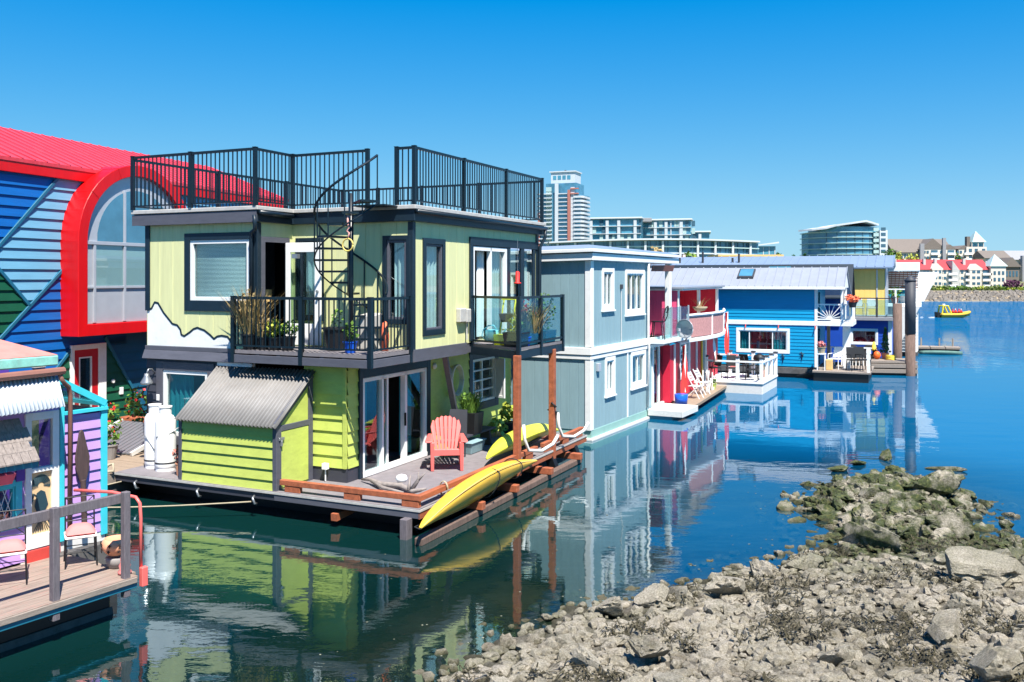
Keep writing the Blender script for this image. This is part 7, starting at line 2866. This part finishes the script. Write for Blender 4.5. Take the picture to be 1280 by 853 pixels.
# cream turret at its end
t = thing('turret', 'cream turret with pale pointed roof at the end of the red-roofed row', 'turret', (XD(1246, D), D + 1, 2.1))
zb = ZP(333, D) - 2.1
MB().box(-1.7, 1.7, -1.7, 1.7, 0, zb).build('wall', M['cream'], t)
m = MB()
m.add([(-2, -2, zb), (2, -2, zb), (2, 2, zb), (-2, 2, zb), (0, 0, ZP(318, D) - 2.1)], [(0, 1, 4), (1, 2, 4), (2, 3, 4), (3, 0, 4), (0, 3, 2, 1)])
m.build('roof', M['cap_green'], t)
for f in range(3):
    for x in (-1.1, -.1, .8):
        MB().box(x, x + .5, -1.76, -1.705, .6 + f * 1.5, 1.4 + f * 1.5).build('window', M['win_dark'], t)
# tan-roofed block behind
D = 236
t = thing('apartment_block', 'cream hillside block with broad tan-grey hipped roof and dark chimneys', 'apartment block')
zb = ZP(316, D)
MB().box(XD(1124, D), XD(1206, D), D, D + 10, 3, zb).build('wall', M['cream'], t)
m = MB()
gable_roof(m, XD(1118, D), XD(1190, D), D, D + 10, zb + .05, ZP(298, D), 'x', .5)
m.build('roof', M['roof_tan'], t)
for a, b, c in ((1150, 1178, 298.5), (1178, 1192, 306), (1196, 1210, 307)):
    m = MB()
    x0, x1 = XD(a, D), XD(b, D)
    m.prism([(x0, D - 1, ZP(322, D)), (x1, D - 1, ZP(322, D)), (x1, D - 1, ZP(312, D)), ((x0 + x1) / 2, D - 1, ZP(c + 2, D)), (x0, D - 1, ZP(312, D))], (0, 5, 0))
    m.build('gable', M['cream'], t)
    m = MB()
    gable_roof(m, x0, x1, D - .7, D + 6, ZP(311.8, D), ZP(c, D), 'y', .4)
    m.build('roof', M['roof_tan'], t)
facade(t, D, 1150, 1212, 2, 326, 312, -1.05, n=6)
for k in range(7):
    MB().box(XD(1122 + k * 4, D), XD(1124.5 + k * 4, D), D - .06, D - .005, ZP(323, D), ZP(318, D)).build('window', M['win_dark'], t)
for a, b, c in ((1147, 1152, 305), (1175, 1179, 298)):
    MB().box(XD(a, D), XD(b, D), D - 1.6, D - 1.02, 4, ZP(c, D)).build('chimney', M['brick_pink'] if 0 else M['roof_grey'], t)
# lookout tower of that block
t = thing('turret', 'cream lookout tower with white pyramid roof and brown chimney', 'turret', (XD(1219, D), D, 3))
s = D / FPX
zb = ZP(309, D) - 3
MB().box(-3.0, 2.2, -1.5, 3, 0, zb).build('wall', M['cream'], t)
for x in (-1.6, .0, 1.4):
    MB().box(x, x + .15, -1.4, -1.25, zb, ZP(303, D) - 3).build('post', M['cream'], t)
MB().box(-1.0, 1.8, -.5, 2, zb, ZP(303, D) - 3).build('lantern', M['tower_glass'], t)
zr = ZP(303, D) - 3
m = MB()
m.add([(-1.5, -1.6, zr), (2.1, -1.6, zr), (2.1, 2.4, zr), (-1.5, 2.4, zr), (.3, .4, ZP(289, D) - 3)], [(0, 1, 4), (1, 2, 4), (2, 3, 4), (3, 0, 4), (0, 3, 2, 1)])
m.build('roof', M['cap_green'], t)
MB().box(-2.4, -1.55, -.5, .6, zb, ZP(296, D) - 3).build('chimney', M['roof_tan'], t)
for f in range(2):
    for x in (-2.4, -.9, 1.0):
        MB().box(x, x + .8, -1.56, -1.505, zb - 1.4 - f * 1.6, zb - .5 - f * 1.6).build('window', M['win_dark'], t)
# grey roofed houses at the right edge
D = 226
for k, (a, b, pt, pb, ax, lab) in enumerate(((1232, 1262, 313, 323, 'x', 'grey shingled house with a long plain roof, left of the frame edge row'), (1258, 1300, 313, 325, 'x', 'grey shingled house at the very right edge of the shore'), (1255, 1274, 322, 334, 'y', 'low tan gable-fronted house in front of the grey shingled ones'))):
    d = D + (3 if k < 2 else -8)
    t = thing('house', lab, 'house')
    x0, x1 = XD(a, d), XD(b, d)
    MB().box(x0, x1, d, d + 7, 2, ZP(pb, d)).build('wall', M['roof_tan' if k == 2 else 'cream'], t)
    m = MB()
    gable_roof(m, x0, x1, d, d + 7, ZP(pb, d) + .02, ZP(pt, d), ax, .4)
    rf = m.build('roof', M['roof_tan' if k != 1 else 'roof_grey'], t)
    for q in range(4):
        MB().box(x0 + (x1 - x0) * (.12 + .22 * q), x0 + (x1 - x0) * (.24 + .22 * q), d - .06, d - .005, ZP(pb + 12, d), ZP(pb + 5, d)).build('window', M['win_dark'], t)
    if k == 1:
        MB().box(x0 + 3.2, x0 + 4.2, d - 1.5, d - .5, 2, ZP(320, d)).build('chimney', M['roof_grey'], t)
# hedges and shrubs along the shore
rr = random.Random(11)
for k in range(44):
    px = 1146 + k * 5.6
    D = 200.5 + rr.random() * 2
    s = rr.uniform(.8, 1.5)
    kind = rr.choice(['hedge', 'leaf', 'leaf_dark', 'leaf_yel'])
    m = MB()
    leaves(m, (0, 0, s * .35), (s * 1.1, .6, s * .42), 110, .3)
    o = m.build('shrub', M[kind], norm=False)
    o.location = (XD(px, D), D, 2.2)
    tag(o, 'low rounded shrub in the hedge row above the far riprap', 'shrub', 'shrubs along the far shore')
m = MB()
leaves(m, (0, 0, 1.2), (2.2, 1, 1.2), 260, .4)
o = m.build('shrub', mat('plum_leaf', '#5a2f4a', .8, .3, 3), norm=False)
o.location = (XD(1266, 203), 203, 2.2)
tag(o, 'dark purple-leaved shrub at the right end of the far shore', 'shrub')
for px, pt, D, r, lab, fm, cone in ((1110, 310, 226, 2.6, 'dark green tree beside the rounded glass block', 'leaf_dark', False), (1117, 312, 222, 2.2, 'lower green tree behind the red roofs at the left', 'leaf', False), (1124, 317, 216, 1.4, 'small yellowish tree behind the red roofs, left of the pair', 'leaf_yel', False), (1138, 319, 216, 1.6, 'small yellowish tree behind the red roofs, right of the pair', 'leaf_yel', False),
                                    (1202, 317, 222, 1.4, 'bushy green tree below the lookout tower', 'leaf', False), (1006, 318, 170, .9, 'dark pointed conifer left of the rounded glass block', 'leaf_dark', True), (992, 320, 170, .8, 'tiny far conifer between the roofs', 'leaf_dark', True), (972, 317, 150, 1.1, 'green treetop right of the orange-tan roof', 'leaf', False),
                                    (857, 315, 112, 1.5, 'brownish green tree behind the terracotta roof, left one', 'leaf', False), (1330, 318, 240, 3.0, 'broad dark tree right of the grey shingled houses', 'leaf_dark', False), (1370, 322, 236, 3.0, 'broad green tree farthest right on the far shore', 'leaf', False), (868, 316, 112, 1.5, 'brownish green tree behind the terracotta roof, right one', 'leaf_yel', False), (815, 311, 150, 1.6, 'dry brown treetop above the grey house roof', 'leaf_dry', False), (806, 313, 152, 1.2, 'smaller dry treetop left of the brown one', 'leaf_dry', False)):
    zb = land_z(0, D) if px > 1100 else 1.8
    tree(XD(px, D), D, zb, ZP(pt, D) - zb, r, lab, fm, n=400, cone=cone)
# ------------------------------------------------------------------ the excursion boat
bt = thing('inflatable_boat', 'yellow rigid inflatable tour boat with passengers crossing the harbour', 'boat', (55.3, 114, 0), R(4))
s = .5
m = MB()
rows = []
for i in range(17):
    q = i / 16
    x = (-4 + 8 * q) * s
    b = 1.15 * (1 - max(0, (q - .6) / .4) ** 2.2) * s + .02
    zz = (.55 + .55 * max(0, (q - .5) / .5) ** 2) * s
    rows.append([(x, b * math.cos(a), zz - .9 * s * abs(math.sin(a)) ** .7 * (1 - .3 * q)) for a in [math.pi * j / 10 for j in range(11)]])
m.grid(rows)
m.build('hull', M['yellow_hull'], bt, smooth=True)
m = MB()
for sg in (-1, 1):
    m.tube([((-4 + 8 * i / 12) * s, sg * (1.2 * (1 - max(0, (i / 12 - .6) / .4) ** 2.2) * s + .02), (.75 + .6 * max(0, (i / 12 - .5) / .5) ** 2) * s) for i in range(13)], .33 * s, 8)
m.build('tube', M['yellow_hull'], bt, smooth=True)
m = MB()
m.box(-4 * s, 2.6 * s, -1 * s, 1 * s, .45 * s, .55 * s)
m.build('deck', M['pile_black'], bt)
m = MB()
for sg in (-.9, .9):
    m.tube([(-1.2 * s, sg * s, .8 * s), (-2.2 * s, sg * s, 2.9 * s), (-3.4 * s, sg * s, 2.9 * s), (-3.7 * s, sg * s, .8 * s)], .2 * s, 6)
m.tube([(-2.2 * s, -.9 * s, 2.9 * s), (-2.2 * s, .9 * s, 2.9 * s)], .2 * s, 6)
m.tube([(-3.4 * s, -.9 * s, 2.9 * s), (-3.4 * s, .9 * s, 2.9 * s)], .2 * s, 6)
m.build('arch', M['lemon'], bt)
MB().cyl(-2.8 * s, 0, 3.0 * s, 3.4 * s, .35 * s, 10).build('radar', M['white_paint'], bt)
for sg in (-.5, .5):
    MB().hexa([(-4.7 * s, (sg - .3) * s, -.1), (-4.1 * s, (sg - .3) * s, -.1), (-4.1 * s, (sg + .3) * s, -.1), (-4.7 * s, (sg + .3) * s, -.1), (-4.8 * s, (sg - .28) * s, 1.4 * s), (-4.1 * s, (sg - .28) * s, 1.3 * s), (-4.1 * s, (sg + .28) * s, 1.3 * s), (-4.8 * s, (sg + .28) * s, 1.4 * s)]).build('outboard', M['black_plastic'], bt, bevel=.03)
for k, x in enumerate((-.6, .2, 1.0, 1.8)):
    MB().box((x - .25) * s, (x + .15) * s, -.35 * s, .35 * s, .5 * s, 1.0 * s).build('seat', M['pile_black'], bt)
for k, (x, y) in enumerate(((-.6, -.3), (.2, -.1), (1.0, -.3), (1.8, .1), (.6, .4), (-2.9, 0))):
    bm_ = MB()
    h0 = 1.0 * s if k < 5 else .6 * s
    up = .0 if k < 5 else .4 * s
    bm_.lathe([(.0, 0), (.2 * s, .02), (.26 * s, .3 * s), (.3 * s, .62 * s + up), (.1 * s, .72 * s + up), (.09 * s, .8 * s + up), (.15 * s, .9 * s + up), (.15 * s, 1.02 * s + up), (.06 * s, 1.12 * s + up), (.0, 1.13 * s + up)], n=10)
    for sg in (-1, 1):
        bm_.tube([(0, sg * .28 * s, .58 * s + up), (.1 * s, sg * .36 * s, .3 * s + up), (.35 * s, sg * .25 * s, .2 * s + up)], [.1 * s, .08 * s, .06 * s], 6)
        bm_.tube([(.0, sg * .14 * s, .06 * s), (.4 * s, sg * .16 * s, .06 * s), (.45 * s, sg * .16 * s, -.4 * s)], [.13 * s, .11 * s, .07 * s], 6)
    o = bm_.build('person', M['jacket'] if k < 5 else M['pile_black'], smooth=True)
    o.location = Vector((55.3, 114, 0)) + Matrix.Rotation(R(4), 3, 'Z') @ Vector((x * s, y * s, h0))
    o.rotation_euler = (0, 0, R(4))
    tag(o, ['passenger in red suit seated just ahead of the boat arch', 'passenger in red suit on the second seat of the boat', 'passenger in red suit on the third seat of the boat', 'passenger in red suit nearest the bow of the boat', 'passenger in red suit on the far side of the boat', 'helmsman in dark clothes standing under the boat arch'][k], 'person', 'people on the tour boat')
    c = MB().lathe([(.0, .86 * s + up), (.155 * s, .96 * s + up), (.15 * s, 1.05 * s + up), (.06 * s, 1.15 * s + up), (.0, 1.16 * s + up)], n=10).build('cap', M['white_paint' if k % 2 else 'jacket'], o, smooth=True)
# white wake
m = MB()
for k in range(60):
    q = random.random()
    m.lathe([(.0, 0), (.25 * random.random() + .06, .01), (.03, .04), (.0, .04)], (-2 - q * 9, random.gauss(0, .15 + .35 * q), 0.005), 7)
o = m.build('wake_foam', M['flag_white'], norm=False)
o.location = (55.3, 114, 0)
tag(o, 'white churned wake trailing behind the yellow tour boat', 'wake')
o['kind'] = 'stuff'
